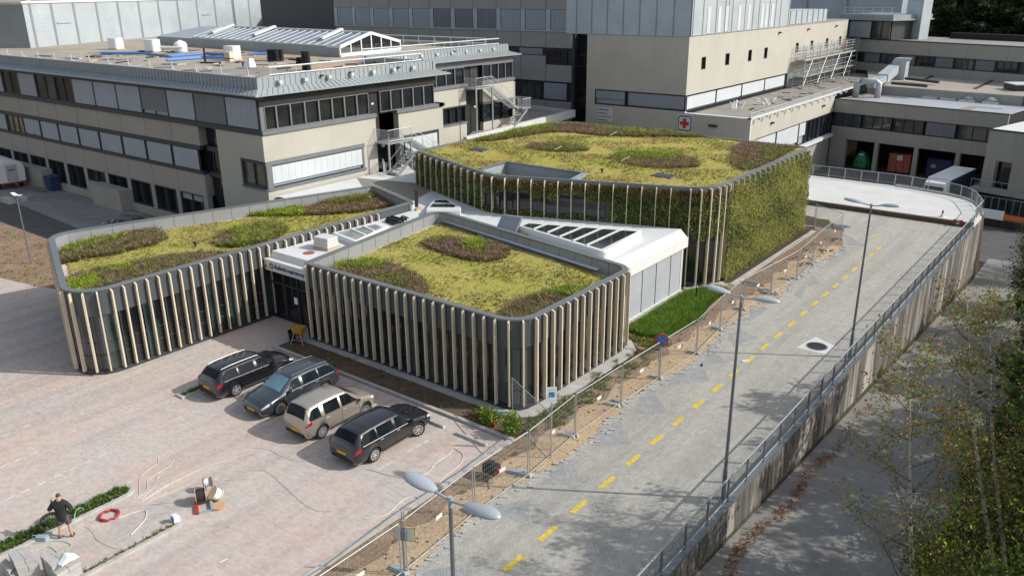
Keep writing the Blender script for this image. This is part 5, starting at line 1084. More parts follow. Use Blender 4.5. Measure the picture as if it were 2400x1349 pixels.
window(Rf, t, -64.9, -61.6, 9.1, 11.0, 'glassbrown', .15, .12, 3); window(Rf, t, -69.2, -65.6, 4.5, 6.7, 'glassgrey', .15, .12, 3); window(Rf, t, -65.3, -61.4, 4.5, 6.8, 'blind', .15, .12, 1, 'frame', 'blindmid')
mb = MB(); Rf.box(mb, -69.2, -65.4, 10.2, 11.0, -.1, .02); mb.build('dark_band', ['cladgrey'], t)
mb = MB(); Rf.box(mb, -61.0, -57.8, 0, 13.2, -1.2, -.9); mb.build('stair_glazing', ['glass'], t)
for z0, z1 in ((8.9, 10.4), (4.6, 6.2)): window(FR((0, YR+.85), (1, 0), (0, -1)), t, -60.7, -58.0, z0, z1, 'glassgrey', .1, .08, 2)
mb = MB(); h2 = h1; mb.hexa([(h2.x, h2.y, 0), (-104.5, YR-.02, 0), (-104.5, YR+1, 0), (h2.x, h2.y+1, 0), (h2.x, h2.y, 17.5), (-104.5, YR-.02, 17.5), (-104.5, YR+1, 17.5), (h2.x, h2.y+1, 17.5)]); mb.build('corner_cladding', ['cladgrey'], t)
# ------------------------------------------------------------------ main block with blue-grey cladding on top
YC, XC, XA = 89.0, -43.55, -35.5
t = thing('main_block', 'tall beige hospital block with pale blue metal cladding round its top floor', 'building'); Cf = FR((0, YC), (1, 0), (0, -1)); Df = FR((XC, 0), (0, 1), (1, 0))
mb = MB(); Cf.box(mb, -57.2, XC-.001, 6.62, 13.1, -.4, 0); Cf.box(mb, -57.2, -55.9, 4.75, 6.62, -.4, 0); Cf.box(mb, -57.2, XC+.02, -1, 4.75, -.4, 0); Cf.box(mb, XC+.02, XA-.001, -1, 4.5, -.4, -.004); mb.build('shaded_wall', ['beige3'], t)
mb = MB(); mb.box(-57.2, XC-.4, YC+.4, 146.8, 0, 13.05); mb.build('core', ['frame'], t)
mb = MB()
for a0, a1, z0, z1 in ((89.006, 147.2, 6.6, 9.22), (89.006, 147.2, 10.66, 13.1)): Df.box(mb, a0, a1, z0, z1, -.4, .01)
wy = [(92.5, 93.7), (99.2, 100.45), (106.3, 107.45), (111.7, 112.85), (123.6, 124.75), (129.85, 131.0), (136.85, 138.0), (143.45, 144.55)]
prev = 89.006
for a, b in wy: Df.box(mb, prev, a, 9.22, 10.66, -.4, .01); prev = b
Df.box(mb, prev, 147.2, 9.22, 10.66, -.4, .01); mb.build('sunny_wall', ['beige'], t)
mb = MB(); Df.box(mb, 121.5, 147.2, 4.5, 6.6, -.4, 0); mb.build('lower_wall', ['cladgrey'], t)
for a, b in wy: window(Df, t, a, b, 9.22, 10.66, 'glass', .25, .10, 1)
ss = [89.3, 97.4, 105.2, 113.0, 120.6]
for a, b in zip(ss[:-1], ss[1:]): window(Df, t, a, b-.15, 4.75, 6.5, 'blind', .18, .1, 1, 'frame', 'blindwhite', .92)
window(Cf, t, -55.9, -51.5, 4.78, 6.6, 'blind', .18, .14, 1, 'frame', 'blindmid', .6); window(Cf, t, -51.3, XC+.02, 4.78, 6.6, 'blind', .18, .16, 1, 'frame', 'blindmid', .97)
mb = MB(); Cf.box(mb, -60.3, XC+.05, 13.1, 18.2, -.5, .08)
for k in range(8): x = -58.8+k*2.2; Cf.box(mb, x-.07, x+.07, 13.15, 18.2, 0, .11, 1)
mb.build('front_cladding', ['cladblue', 'cladgrey'], t)
mb = MB(); Df.box(mb, 89.006, 119.5, 13.15, 18.2, -.5, .10)
for y in (89.5, 92, 95.5, 98, 99, 100.1, 104, 106.5, 108.5, 112, 114.2, 116, 119.2): Df.box(mb, y-.09, y+.09, 13.2, 18.2, .05, .14, 1)
mb.build('side_cladding', ['cladwhite', 'cladgrey'], t)
for y in (93.5, 96.4, 98.5, 102.2, 105.2, 109.5, 111, 113): mb = MB(); Df.box(mb, y-.4, y+.4, 13.3, 16.2, .1, .14); mb.build('louvre_panel', ['blindwhite'], t)
mb = MB(); Df.box(mb, 119.5, 139, 13.1, 15.0, -6, -1.0); mb.build('roof_plant_screen', ['cladwhite'], t)
mb = MB(); Df.box(mb, 119.5, 147.2, 13.1, 13.25, -20, .05); mb.build('rear_roof', ['gravelgrey'], t)
mb = MB()
for y in np.arange(120.5, 139, 2.4): Df.box(mb, y-.1, y+.1, 13.2, 15.05, -1, -.93)
mb.build('screen_post_row', ['cladgrey'], t)
for y in (116.5, 128, 141): mb = MB(); Df.box(mb, y-.25, y+.25, 12.3, 12.5, .02, .3); mb.build('floodlight', ['frame'], t)
# ------------------------------------------------------------------ annex with the signs
t = thing('side_annex', 'low beige annex with a gravel roof at the foot of the main block', 'building'); Af = FR((XA, 0), (0, 1), (1, 0))
mb = MB(); Af.box(mb, 89.006, 118.2, 2.1, 4.5, -.3, .004); mb.build('sunny_wall', ['beige'], t)
mb = MB(); Af.box(mb, 89, 118.2, -5.4, -.9, -.3, -.05); Af.box(mb, 89, 90.9, -1, 2.1, -.3, 0); mb.build('lower_wall', ['greycon'], t)
mb = MB(); Cf.box(mb, XC+.03, XA, 4.5, 4.62, -.5, .06); Af.box(mb, 88.94, 147, 4.5, 4.62, -.4, .06); Cf.box(mb, XC+.02, XA+.01, -.5, 4.5, -.2, .0); mb.build('roof_trim', ['beige2' if False else 'white'], t)
mb = MB(); n = 14
for k in range(n): a = XC+.1+(XA-XC-.1)*k/n; Cf.box(mb, a+.012, a+(XA-XC-.1)/n-.012, -.5, 4.48, 0, .02)
mb.build('front_panels', ['beige3'], t)
mb = MB(); mb.poly([(XC, 89.3, 4.40), (XA-.3, 89.3, 4.40), (XA-.3, 150, 4.40), (XC, 150, 4.40)]); mb.build('roof', ['gravelgrey'], t)
for a, b, k in ((90.9, 97.2, 'blindwhite'), (97.4, 104.9, 'blindwhite'), (105.1, 107.6, 'blindwhite'), (107.8, 112.5, ''), (112.7, 117.6, '')): window(Af, t, a, b, -.8, 2.08, 'blind' if k else 'glass', .25, .1, 1 if k else 3, 'frame', k or 'blind', .82 if a < 100 and k else (.6 if k else 0))
mb = MB(); Af.box(mb, 103, 117.8, -1.2, -.8, -.1, .5); mb.build('window_ledge', ['white'], t)
mb = MB(); Cf.box(mb, -40.4, -39.4, 3.35, 3.6, .02, .25); mb.build('floodlight', ['frame'], t)
for y in (95.3, 113.5): mb = MB(); Af.box(mb, y-.25, y+.25, 3.3, 3.5, .02, .3); mb.build('floodlight', ['frame'], t)
# red cross sign
x0, _, z1 = onY(1587, 270, YC); x1, _, z0 = onY(1620, 306, YC); t = thing('red_cross_sign', 'white square sign with a red cross in a dark rounded frame on the annex', 'sign'); cx, cz, hw = (x0+x1)/2+.1, (z0+z1)/2-.05, .98
def rsq(w_, r): return [(cx+a, cz+b) for a, b in rounded([(-w_, -w_), (w_, -w_), (w_, w_), (-w_, w_)], [r]*4, 5)]
for nm, w_, r, d, m_ in (('board', hw, .06, .06, 'white'), ('dark_frame', hw*.88, .25, .08, 'navysign'), ('white_field', hw*.76, .2, .10, 'white')):
    mb = MB(); P = rsq(w_, r); mb.poly([(x, YC-d, z) for x, z in P]); mb.strip([(0, 0)], 0, 0) if False else None
    for i in range(len(P)): a, b = P[i], P[(i+1) % len(P)]; mb.poly([(a[0], YC-d, a[1]), (b[0], YC-d, b[1]), (b[0], YC-.02, b[1]), (a[0], YC-.02, a[1])])
    mb.build(nm, [m_], t)
mb = MB(); s_ = .56; q_ = .2; mb.box(cx-s_, cx+s_, YC-.13, YC-.1, cz-q_, cz+q_); mb.box(cx-q_, cx+q_, YC-.13, YC-.1, cz+q_, cz+s_); mb.box(cx-q_, cx+q_, YC-.13, YC-.1, cz-s_, cz-q_); mb.build('cross', ['redsign'], t)
x0, _, z1 = onY(1400, 252, YC); x1, _, z0 = onY(1436, 287, YC); t = thing('directory_sign', 'pale hospital directory board with four lines of lettering on the shaded wall', 'sign')
mb = MB(); mb.box(x0, x1, YC-.1, YC-.02, z0, z1); mb.build('board', ['signgrey'], t)
mb = MB(); hh = (z1-z0)/4
for k, (l, dots) in enumerate(((.55, 0), (.45, 1), (.72, 0), (.5, 1))):
    zc = z1-hh*(k+.5); mb.box(x0+.12, x0+.30, YC-.115, YC-.1, zc-.09, zc+.09, 1 if dots else 0)
    a = x0+.42
    while a < x0+.42+(x1-x0-.6)*l/.75: b_ = random.uniform(.07, .13); mb.box(a, a+b_, YC-.112, YC-.1, zc-.075, zc+.075*random.choice((1, 1, 1.4)), 0); a += b_+.035
mb.build('lettering', ['framegrey', 'textdark'], t)
# annex roof edge protection and debris
guard([(XA-.5, 90), (XA-.5, 122)], 4.4, 'grey collapsed guard rail along the annex roof edge', 2.4, .6, 'galv', .04)
mb = MB()
for k in range(26): p = Vector(gp(1790+random.uniform(-25, 25), 238+random.uniform(-7, 7), 4.45)); d = Vector((random.uniform(-1, 1), random.uniform(-1, 1), .25))*.7; mb.bar(p-d, p+d, .12, .04)
for k in range(8): p = Vector(gp(1722+random.uniform(-8, 12), 258+random.uniform(-6, 4), 4.5)); d = Vector((random.uniform(-.3, .3), random.uniform(-.3, .3), .5)); mb.bar(p, p+d*2, .25, .04)
o = mb.build('scrap_heap', ['whitewrap']); tag(o, 'loose heap of pale scrap on the annex gravel roof', 'scrap', kind='stuff')
# ------------------------------------------------------------------ scaffold
t = thing('scaffold', 'tube scaffold with braces and one working deck against the sunny beige wall', 'scaffold')
ys_ = np.linspace(122.5, 147.5, 9)
for y in ys_:
    for x in (XC+.5, XC+2.0): mb = MB(); mb.tube([(x, y, 4.45), (x, y, 10.3)], .05, 5); mb.build('standard', ['galv'], t)
mb = MB()
for z in (5.2, 6.0, 6.8, 7.6, 8.4, 8.9, 9.4, 9.8, 10.2):
    for x in (XC+.5, XC+2.0): mb.tube([(x, 122.5, z), (x, 147.5, z)], .035, 4)
for y in ys_[:-1:2]: mb.tube([(XC+2.0, y, 4.6), (XC+2.0, y+3.1, 8.2)], .04, 4); mb.tube([(XC+3.3, y-.5, 4.4), (XC+2.0, y, 6.8)], .04, 4)
for y in ys_:
    for k in range(9): mb.tube([(XC+.5, y, 4.9+.6*k), (XC+2, y, 4.9+.6*k)], .03, 4)
mb.build('ledgers', ['galv'], t)
mb = MB(); mb.box(XC+.45, XC+2.05, 122.3, 147.6, 8.25, 8.4); mb.box(XC+.45, XC+2.05, 122.3, 147.6, 5.95, 6.05); mb.build('deck', ['greycon'], t)
mb = MB()
for y in ys_[::2]: mb.tube([(XC+2, y, 8.8), (XC+2, y+2.5, 8.8)], .03, 4)
mb.build('guard_boards', ['galv'], t)
# ------------------------------------------------------------------ service building with the container bays
t = thing('service_building', 'grey concrete service building with open bays for waste containers', 'building')
s0, s1 = Vector((-35.45, 118.3)), Vector((-13.9, 114.7)); u = (s1-s0).normalized(); n_ = Vector((u.y, -u.x)); Sf = FR(s0, u, n_); LL = (s1-s0).length
sa = lambda x: (x-s0.x)/u.x
mb = MB(); Sf.box(mb, 0, LL, 2.05, 3.75, -.3, 0); Sf.box(mb, 0, LL, -1.45, .2, -.3, 0)
mb.build('wall_bands', ['greycon'], t)
mb = MB(); Sf.box(mb, 0, LL, 3.75, 3.85, -.35, .05); mb.build('roof_edge', ['frame'], t)
mb = MB(); P = [Sf.p(0, 3.76, -.3), Sf.p(LL, 3.76, -.3), Sf.p(LL, 3.76, -10.5), Sf.p(0, 3.76, -10.5)]; mb.poly(P); mb.build('roof', ['greypanel'], t)
mb = MB()
for a0, a1, d0, d1 in ((.5, 3, -.4, -10), (3, 6.5, -6.5, -8), (15.6, 17, -.4, -5.5), (17, 19.5, -4.2, -5.4)): mb.poly([Sf.p(a0, 3.772, d0), Sf.p(a1, 3.772, d0), Sf.p(a1, 3.772, d1), Sf.p(a0, 3.772, d1)])
mb.build('roof_walkway', ['gravelgrey'], t)
mb = MB(); Sf.box(mb, -.5, LL+8, 3.7, 4.98, -11.0, -10.5); mb.build('rear_upstand', ['cladblue'], t)
for i, (a, b) in enumerate(((-35.2, -31.4), (-31.2, -27.35), (-27.15, -23.3), (-23.1, -19.4), (-19.2, -14.3))): window(Sf, t, sa(a), sa(b)-.1, .28, 2.0, ['glassgrey', 'glassgrey', 'glass', 'blind', 'glassgrey'][i], .2, .09, 3 if i != 3 else 1, 'frame', 'blinddark', 1)
for a in (-29.27, -24.12, -19.04, -14.2): mb = MB(); Sf.box(mb, sa(a), sa(a)+.52, -5.45, -1.45, -.6, -.05); mb.build('column', ['greycon'], t)
mb = MB(); Sf.box(mb, 0, sa(-33.2), -5.45, -1.45, -.6, 0); mb.build('end_pier', ['greycon'], t)
mb = MB(); Sf.box(mb, 0, LL+3, -5.4, 3.7, -9, -8.6); Sf.box(mb, 0, LL, -1.45, 3.6, -8.6, -.5); mb.build('bay_interior', ['dark'], t)
# second volume at the right with an outside stair door and balcony
t = thing('service_building', 'right-hand grey service block with a doorway and small balcony', 'building')
c0 = Vector(gp(2321, 303, 3.4)[:2]); q1 = Vector(gp(2399, 312, 3.4)[:2]); u2 = (q1-c0).normalized(); n2 = Vector((u2.y, -u2.x)); Qf = FR(c0, u2, n2)
mb = MB(); Qf.box(mb, 0, 1.2, -3, 3.4, -.3, 0); Qf.box(mb, 1.2, 2.9, -3, -2.9, -.3, 0); Qf.box(mb, 1.2, 2.9, .1, 3.4, -.3, 0); Qf.box(mb, 2.9, 14, -3, 3.4, -.3, 0); mb.build('front_wall', ['greycon'], t)
mb = MB(); Qf.box(mb, 1.2, 2.9, -2.9, .1, -1.0, -.9); mb.build('doorway', ['glass'], t)
mb = MB(); Qf.box(mb, 0, .3, -3, 3.4, -14, -.3); Qf.box(mb, -.5, 14, -3.3, -2.95, -.3, 1.4); mb.build('side_wall', ['greycon'], t)
mb = MB(); mb.poly([Qf.p(0, 3.42, 0), Qf.p(14, 3.42, 0), Qf.p(14, 3.42, -14), Qf.p(0, 3.42, -14)]); mb.build('roof', ['whiteroof'], t)
mb = MB(); Qf.box(mb, 0, 14, 3.3, 3.5, 0, .06); mb.build('roof_edge', ['frame'], t)
mb = MB(); 
for k in range(16): a = -.4+k*.8; mb.bar(Qf.p(a, -2.95, 1.35), Qf.p(a, -1.95, 1.35), .03)
mb.bar(Qf.p(-.5, -1.95, 1.35), Qf.p(13, -1.95, 1.35), .05); mb.build('balcony_railing', ['galv'], t)
mb = MB(); Qf.box(mb, 0, 14, -5.4, -3.3, -.6, -.5); Qf.box(mb, 0, .5, -5.4, -3.3, 0, 1.2); mb.build('undercroft', ['glassgrey'], t)
# domes on the service roof
for i, p in enumerate(zq([(1185, 458), (1370, 473), (1555, 493), (1785, 513)], 1900, 120, 4.216)):
    x, y, z = gp(*p, 3.8); t = thing('roof_dome', ['leftmost', 'second', 'third', 'rightmost'][i]+' of the four clear domes in a row on the service roof', 'roof dome', 'domes on the service roof', loc=(x, y, 3.77))
    mb = MB(); mb.box(-.95, .95, -.95, .95, 0, .22); mb.build('upstand', ['white'], t); mb = MB(); mb.lathe([(.92, .22), (.85, .45), (.6, .68), (.3, .80), (.02, .84)], 16); mb.build('dome', ['paleglass'], t, smooth=True)
# ducts
t = thing('air_duct', 'big pale square air duct stepping across the flat roofs', 'duct')
def sq(pts, w_, h_, nm): 
    mb = MB()
    for a, b in zip(pts[:-1], pts[1:]): mb.bar(a, b, w_, h_)
    mb.build(nm, ['whitecon' if nm == 'outlet' else 'cladwhite'], t)
a, b, c_ = gp(2040, 199, 5.2), gp(2068, 184, 5.9), gp(2090, 166, 6.6); x, y, z = gp(2104, 186, 4.95)
sq([a, b], 1.3, .9, 'duct_run'); sq([b, (x-.6, y, 6.6)], 1.5, 1.2, 'duct_run')
mb = MB(); mb.box(x-.9, x+1.1, y-1.0, y+1.0, 4.95, 7.6); mb.hexa([(x-.9, y-1.0, 7.6), (x+1.1, y-1.0, 7.6), (x+1.1, y+1.0, 7.6), (x-.9, y+1.0, 7.6), (x-.6, y-.8, 8.1), (x+1.5, y-.8, 8.1), (x+1.5, y+.8, 8.1), (x-.6, y+.8, 8.1)]); mb.build('duct_tower', ['cladwhite'], t)
t = thing('air_duct', 'pale hooped duct elbow at the corner of the annex roof', 'duct')
x, y, z = gp(2015, 228, 3.8); mb = MB(); mb.tube([(x-.6, y, 3.8), (x-.6, y, 5.6), (x-.1, y+.2, 6.0), (x+1.5, y+1, 6.0), (x+2.0, y+1.2, 5.7), (x+2.0, y+1.2, 3.8)], .42, 10); mb.build('elbow', ['cladwhite'], t, smooth=True)
# ------------------------------------------------------------------ gravel roof and office block behind
t = thing('gravel_roof_building', 'low building with a wide brown gravel roof behind the service building', 'building')
g0, g1, g2, g3 = gp(2038, 199, 4.95), gp(2399, 226, 4.95), gp(2399, 184, 4.95), gp(2126, 165, 4.95); ex = lambda p, q, k: tuple(Vector(p)+(Vector(q)-Vector(p))*k)
mb = MB(); mb.poly([g0, ex(g0, g1, 1.6), ex(g3, g2, 1.8), ex(g2, g3, 1.4)]); mb.build('roof', ['gravel'], t)
mb = MB()
for p, q in (((2205, 168), (2160, 190)), ((2345, 180), (2285, 208))): mb.bar(gp(*p, 5.0), gp(*q, 5.0), .5, .06)
for p, q in (((2122, 184), (2200, 193)), ((2090, 195), (2173, 202))): mb.bar(gp(*p, 5.4), gp(*q, 5.4), .35, .35)
mb.build('roof_strips', ['frame'], t)
mb = MB(); p, q = gp(2365, 205, 5.3), gp(2420, 205, 5.3); mb.bar(p, q, 3, .9, 0); mb.bar((p[0], p[1], 5.8), (q[0], q[1], 5.8), 3.4, .12, 1); mb.build('skylight_box', ['frame', 'white'], t)
mb = MB(); mb.strip([g0[:2], g1[:2]], -5, 4.94); mb.build('wall', ['greycon'], t)
t = thing('office_block', 'long low taupe office block with a dark window band before the wood', 'building')
o0, o1 = Vector(gp(1997, 91, 9.9)[:2]), Vector(gp(2399, 112, 9.9)[:2]); u3 = (o1-o0).normalized(); n3 = Vector((u3.y, -u3.x)); Of = FR(o0-u3*4, u3, n3); LO = (o1-o0).length+12
mb = MB()
for k in range(10): a = k*6.2; Of.box(mb, a+.02, min(a+6.18, 60), 7.9, 9.9, -.3, 0); Of.box(mb, a+.02, min(a+6.18, 60), 4.9, 6.2, -.3, 0)
mb.build('wall_panels', ['brownpan'], t)
mb = MB(); Of.box(mb, 0, 60, 9.9, 10.05, -.4, .08); mb.build('roof_edge', ['frame'], t); mb = MB(); mb.poly([Of.p(0, 9.95, -.3), Of.p(60, 9.95, -.3), Of.p(60, 9.95, -14), Of.p(0, 9.95, -14)]); mb.build('roof', ['gravelgrey'], t)
for k in range(9): a = 3.6+k*3.25; window(Of, t, a, a+3.1, 6.25, 7.85, ['glass', 'blind', 'glassgrey', 'blind'][k % 4], .15, .12, 1 if k % 2 else 3, 'frame', 'blinddark', 1)
mb = MB(); Of.box(mb, 0, 60, 3, 9.8, -13, -.35); mb.build('core', ['frame'], t)
mb = MB(); Of.box(mb, 14, 60, 9.95, 10.9, -13, -12); mb.build('rear_parapet', ['dark'], t)
# pavilion on the office roof, ventilation stack and distant wing
t = thing('roof_pavilion', 'glazed rooftop office with a grey zinc eave above the scaffold', 'building'); p0 = Vector(gp(1985, 90, 9.95)[:2]); Pf = FR(p0, u3, n3)
mb = MB(); Pf.box(mb, -1, 8.2, 9.95, 13.0, -9, -.4); mb.build('walls', ['frame'], t); window(Pf, t, .2, 4.6, 10.1, 12.9, 'blind', .2, .12, 1, 'frame', 'blindmid'); window(Pf, t, 4.8, 8.1, 10.1, 12.9, 'glassgrey', .2, .12, 2)
mb = MB(); Pf.box(mb, -2, 9.0, 13.0, 13.2, -10, .7); Pf.box(mb, -2, 8.6, 13.2, 13.9, -10, .2); mb.build('eave', ['zinc'], t)
mb = MB()
for k in range(6): a = -1+k*1.8; mb.bar(Pf.p(a, 13.9, 0), Pf.p(a, 15.0, 0), .06)
mb.bar(Pf.p(-1, 15.0, 0), Pf.p(8.2, 15.0, 0), .06); mb.bar(Pf.p(-1, 14.45, 0), Pf.p(8.2, 14.45, 0), .05); mb.build('railing', ['rail'], t)
t = thing('ventilation_stack', 'pale L-shaped ventilation stack turning down at the edge of the wood', 'duct'); q = Vector(gp(2130, 92, 9.95)[:2]); Vf = FR(q, u3, n3)
mb = MB(); Vf.box(mb, -1.2, 1.2, 9.95, 16.5, -2.4, 0, 0); Vf.box(mb, 1.2, 1.75, 9.95, 17.3, -2.4, 0, 1); mb.hexa([Vf.p(-1.2, 16.5, -2.4), Vf.p(1.2, 16.5, -2.4), Vf.p(1.2, 16.5, 0), Vf.p(-1.2, 16.5, 0), Vf.p(-14, 18.6, -2.4), Vf.p(0, 18.6, -2.4), Vf.p(0, 18.6, 0), Vf.p(-14, 18.6, 0)], 0); mb.build('stack', ['cladblue', 'cladwhite'], t)
mb = MB(); Vf.box(mb, -12, -2, 17.0, 17.25, -.25, -.1); mb.build('louvre_slot', ['black'], t)
t = thing('plant_room', 'grey-blue rooftop plant room beyond the main block', 'building'); ux0, ux1 = onY(1838, 30, 178)[0], onY(2112, 30, 178)[0]; Uf = FR((ux0, 178), (1, 0), (0, -1)); UL = ux1-ux0
mb = MB(); Uf.box(mb, 0, UL, 6, 19.5, -6, 0); mb.build('walls', ['cladblue'], t); mb = MB(); Uf.box(mb, UL*.52, UL*.52+.7, 13, 19.5, 0, .6); Uf.box(mb, UL*.18, UL*.18+.5, 13, 19.5, 0, .4); mb.build('flue', ['galv'], t); mb = MB(); Uf.box(mb, UL*.3, UL*.5, 17.2, 17.6, 0, .08); Uf.box(mb, 0, UL*.04, 12, 19.5, 0, .1); mb.build('louvre', ['black'], t)
t = thing('distant_wing', 'small sunlit cream wing with slot windows in front of the wood', 'building'); a_, b_ = gp(2142, 84, 9.0), gp(2190, 84, 9.0)
d0, d1 = Vector(gp(2140, 87, 8.0)[:2]), Vector(gp(2193, 82, 8.0)[:2]); Kf = FR(d0, (d1-d0), Vector(((d1-d0).y, -(d1-d0).x)))
mb = MB(); LK_ = (d1-d0).length; Kf.box(mb, -3, LK_, 4, 11.6, -6, 0); mb.build('wall', ['beige'], t); mb = MB()
for k in range(4): Kf.box(mb, .6+k*1.5, 1.7+k*1.5, 10.0 if k % 2 else 9.2, 10.25 if k % 2 else 9.45, 0, .03)
mb.build('slot_windows', ['frame'], t)
# ================================================================== vehicles
EST = dict(L=[(-2.30, .38, .74, .80, .70, .62), (-2.26, .28, .84, .92, .80, .68), (-2.16, .22, .93, 1.06, .86, .66), (-2.00, .20, .96, 1.28, .885, .62), (-1.82, .20, .97, 1.43, .89, .60), (-1.3, .20, .965, 1.485, .89, .615), (-.4, .20, .95, 1.495, .89, .625), (.25, .20, .94, 1.47, .89, .615), (.45, .20, .935, 1.42, .89, .60), (.85, .20, .925, 1.19, .89, .63), (1.15, .20, .92, 1.00, .89, .70), (1.35, .20, .90, .955, .885, .74), (1.75, .20, .85, .90, .87, .72), (2.05, .21, .76, .82, .82, .66), (2.20, .24, .66, .72, .74, .58), (2.29, .34, .56, .62, .60, .46)],
           wb=(-1.30, 1.32), side=(-1.93, .92), pil=(-1.02, -.08, .04), ws=(.47, 1.13), rw=(-2.13, -1.86), rail=True, r=.325)
HAT = dict(L=[(-2.02, .40, .80, .88, .72, .64), (-1.98, .30, .92, 1.02, .80, .66), (-1.90, .24, 1.0, 1.22, .845, .63), (-1.78, .22, 1.02, 1.48, .86, .60), (-1.6, .21, 1.02, 1.57, .865, .60), (-1.0, .21, 1.01, 1.63, .865, .62), (-.2, .21, 1.0, 1.635, .865, .62), (.35, .21, .99, 1.58, .865, .60), (.75, .21, .98, 1.34, .865, .62), (1.08, .21, .97, 1.10, .865, .68), (1.3, .21, .95, 1.02, .86, .72), (1.65, .21, .90, .96, .845, .70), (1.88, .23, .80, .87, .78, .62), (2.00, .30, .66, .73, .66, .5), (2.05, .40, .56, .62, .52, .4)],
           wb=(-1.22, 1.32), side=(-1.80, .98), pil=(-1.15, -.95, -.12, -.02), ws=(.40, 1.06), rw=(-1.95, -1.70), rail=False, r=.32)
def section(spec, y):
    A_ = np.array(spec['L']); zb, zs, zt, hw, hr = [float(np.interp(y, A_[:, 0], A_[:, i])) for i in range(1, 6)]
    return [(0, zb), (hw*.86, zb), (hw*.985, zb+.14), (hw, (zb+zs)/2+.03), (hw*.985, zs), (hr+.015, zt-.05), (hr-.07, zt-.005), (hr*.4, zt+.025), (0, zt+.03)]
def car(spec, loc, rotz, label, paint, glassw='carglass', rims=5, grp='cars parked along the kerb', detail=True, name='parked_car'):
    t = thing(name, label, 'car', grp, loc, rotz)
    ys = sorted(set([s[0] for s in spec['L']]+list(np.linspace(spec['L'][0][0], spec['L'][-1][0], 34)))); bm = bmesh.new(); rings = []
    for y in ys:
        sct = section(spec, y); pts = [(x, y, z) for x, z in sct]+[(-x, y, z) for x, z in reversed(sct[1:-1])]; rings.append([bm.verts.new(p) for p in pts])
    n = len(rings[0])
    for a, b in zip(rings[:-1], rings[1:]):
        for j in range(n): bm.faces.new((a[j], a[(j+1) % n], b[(j+1) % n], b[j]))
    bm.faces.new(rings[0]); bm.faces.new(list(reversed(rings[-1]))); bmesh.ops.recalc_face_normals(bm, faces=bm.faces)
    for f in bm.faces: f.smooth = True
    me = bpy.data.meshes.new('body'); bm.to_mesh(me); bm.free(); me.materials.append(M[paint]); me.materials.append(M['dark']); body = bpy.data.objects.new('body', me); C.objects.link(body)
    r = spec['r']; hwm = max(s[4] for s in spec['L'])
    cm = MB()
    for y in spec['wb']:
        for sx in (-1, 1): cm.lathe([(r+.055, sx*(hwm-.30)), (r+.055, sx*(hwm+.2))] if sx > 0 else [(r+.055, -(hwm+.2)), (r+.055, -(hwm-.30))], 20, (0, y, r), 'X', 0)
    cut = cm.build('cut', ['dark']); bm = bmesh.new(); bm.from_mesh(cut.data); bmesh.ops.recalc_face_normals(bm, faces=bm.faces); bm.to_mesh(cut.data); bm.free()
    md = body.modifiers.new('b', 'BOOLEAN'); md.operation = 'DIFFERENCE'; md.object = cut; md.solver = 'EXACT'
    dg = bpy.context.evaluated_depsgraph_get(); nm = bpy.data.meshes.new_from_object(body.evaluated_get(dg)); body.modifiers.clear(); body.data = nm; nm.name = 'body'; bpy.data.objects.remove(cut); body.parent = t
    # glazing
    def side_pt(y, f, sx, o=.008): s_ = section(spec, y); a, b = s_[4], s_[5]; return (sx*(a[0]+(b[0]-a[0])*f+o), y, a[1]+(b[1]-a[1])*f+o*.4)
    s0, s1 = spec['side']; pil = list(spec['pil'])
    spans = []
    cur = s0
    if len(pil) == 3: spans = [(s0, pil[0]-.03), (pil[0]+.03, pil[1]-.03), (pil[2]+.0, s1)]
    else: spans = [(s0, pil[0]-.03), (pil[1]-.03, pil[2]-.03), (pil[3], s1)]
    for sx in (-1, 1):
        for k, (a, b) in enumerate(spans):
            g = MB(); N = 6
            for i in range(N):
                y0, y1 = a+(b-a)*i/N, a+(b-a)*(i+1)/N
                top = lambda y: .90 if s0+.25 < y < s1-.5 else (.90*max(.05, (y-s0)/.25*.55+.45) if y <= s0+.25 else max(.04, .90*(s1-y)/.5*1.0+.02))
                g.poly([side_pt(y0, .07, sx), side_pt(y1, .07, sx), side_pt(y1, min(.9, top(y1)), sx), side_pt(y0, min(.9, top(y0)), sx)])
            g.build('side_window', ['carglass' if glassw == 'carglass' else 'carglass'], t)
        m_ = MB(); p0 = [side_pt(y, .02, sx, .012) for y in np.linspace(s0+.05, s1, 10)]
        m_.tube(p0, .008, 4); m_.build('window_trim', ['galv' if paint != 'carbeige' else 'dark'], t)
    def top_pt(y, f, o=.010): s_ = section(spec, y); hr = s_[5][0]; x = f*(hr-.02); zt = np.interp(abs(x), [0, s_[7][0], s_[6][0], s_[5][0]], [s_[8][1], s_[7][1], s_[6][1], s_[5][1]]); return (x, y, float(zt)+o)
    for nm_, (a, b), m_ in (('windscreen', spec['ws'], glassw), ('rear_window', spec['rw'], 'carglass')):
        g = MB(); N = 6
        for i in range(N):
            for j in range(6): y0, y1 = a+(b-a)*i/N, a+(b-a)*(i+1)/N; f0, f1 = -.93+1.86*j/6, -.93+1.86*(j+1)/6; g.poly([top_pt(y0, f0), top_pt(y0, f1), top_pt(y1, f1), top_pt(y1, f0)])
        g.build(nm_, [m_], t, smooth=True)
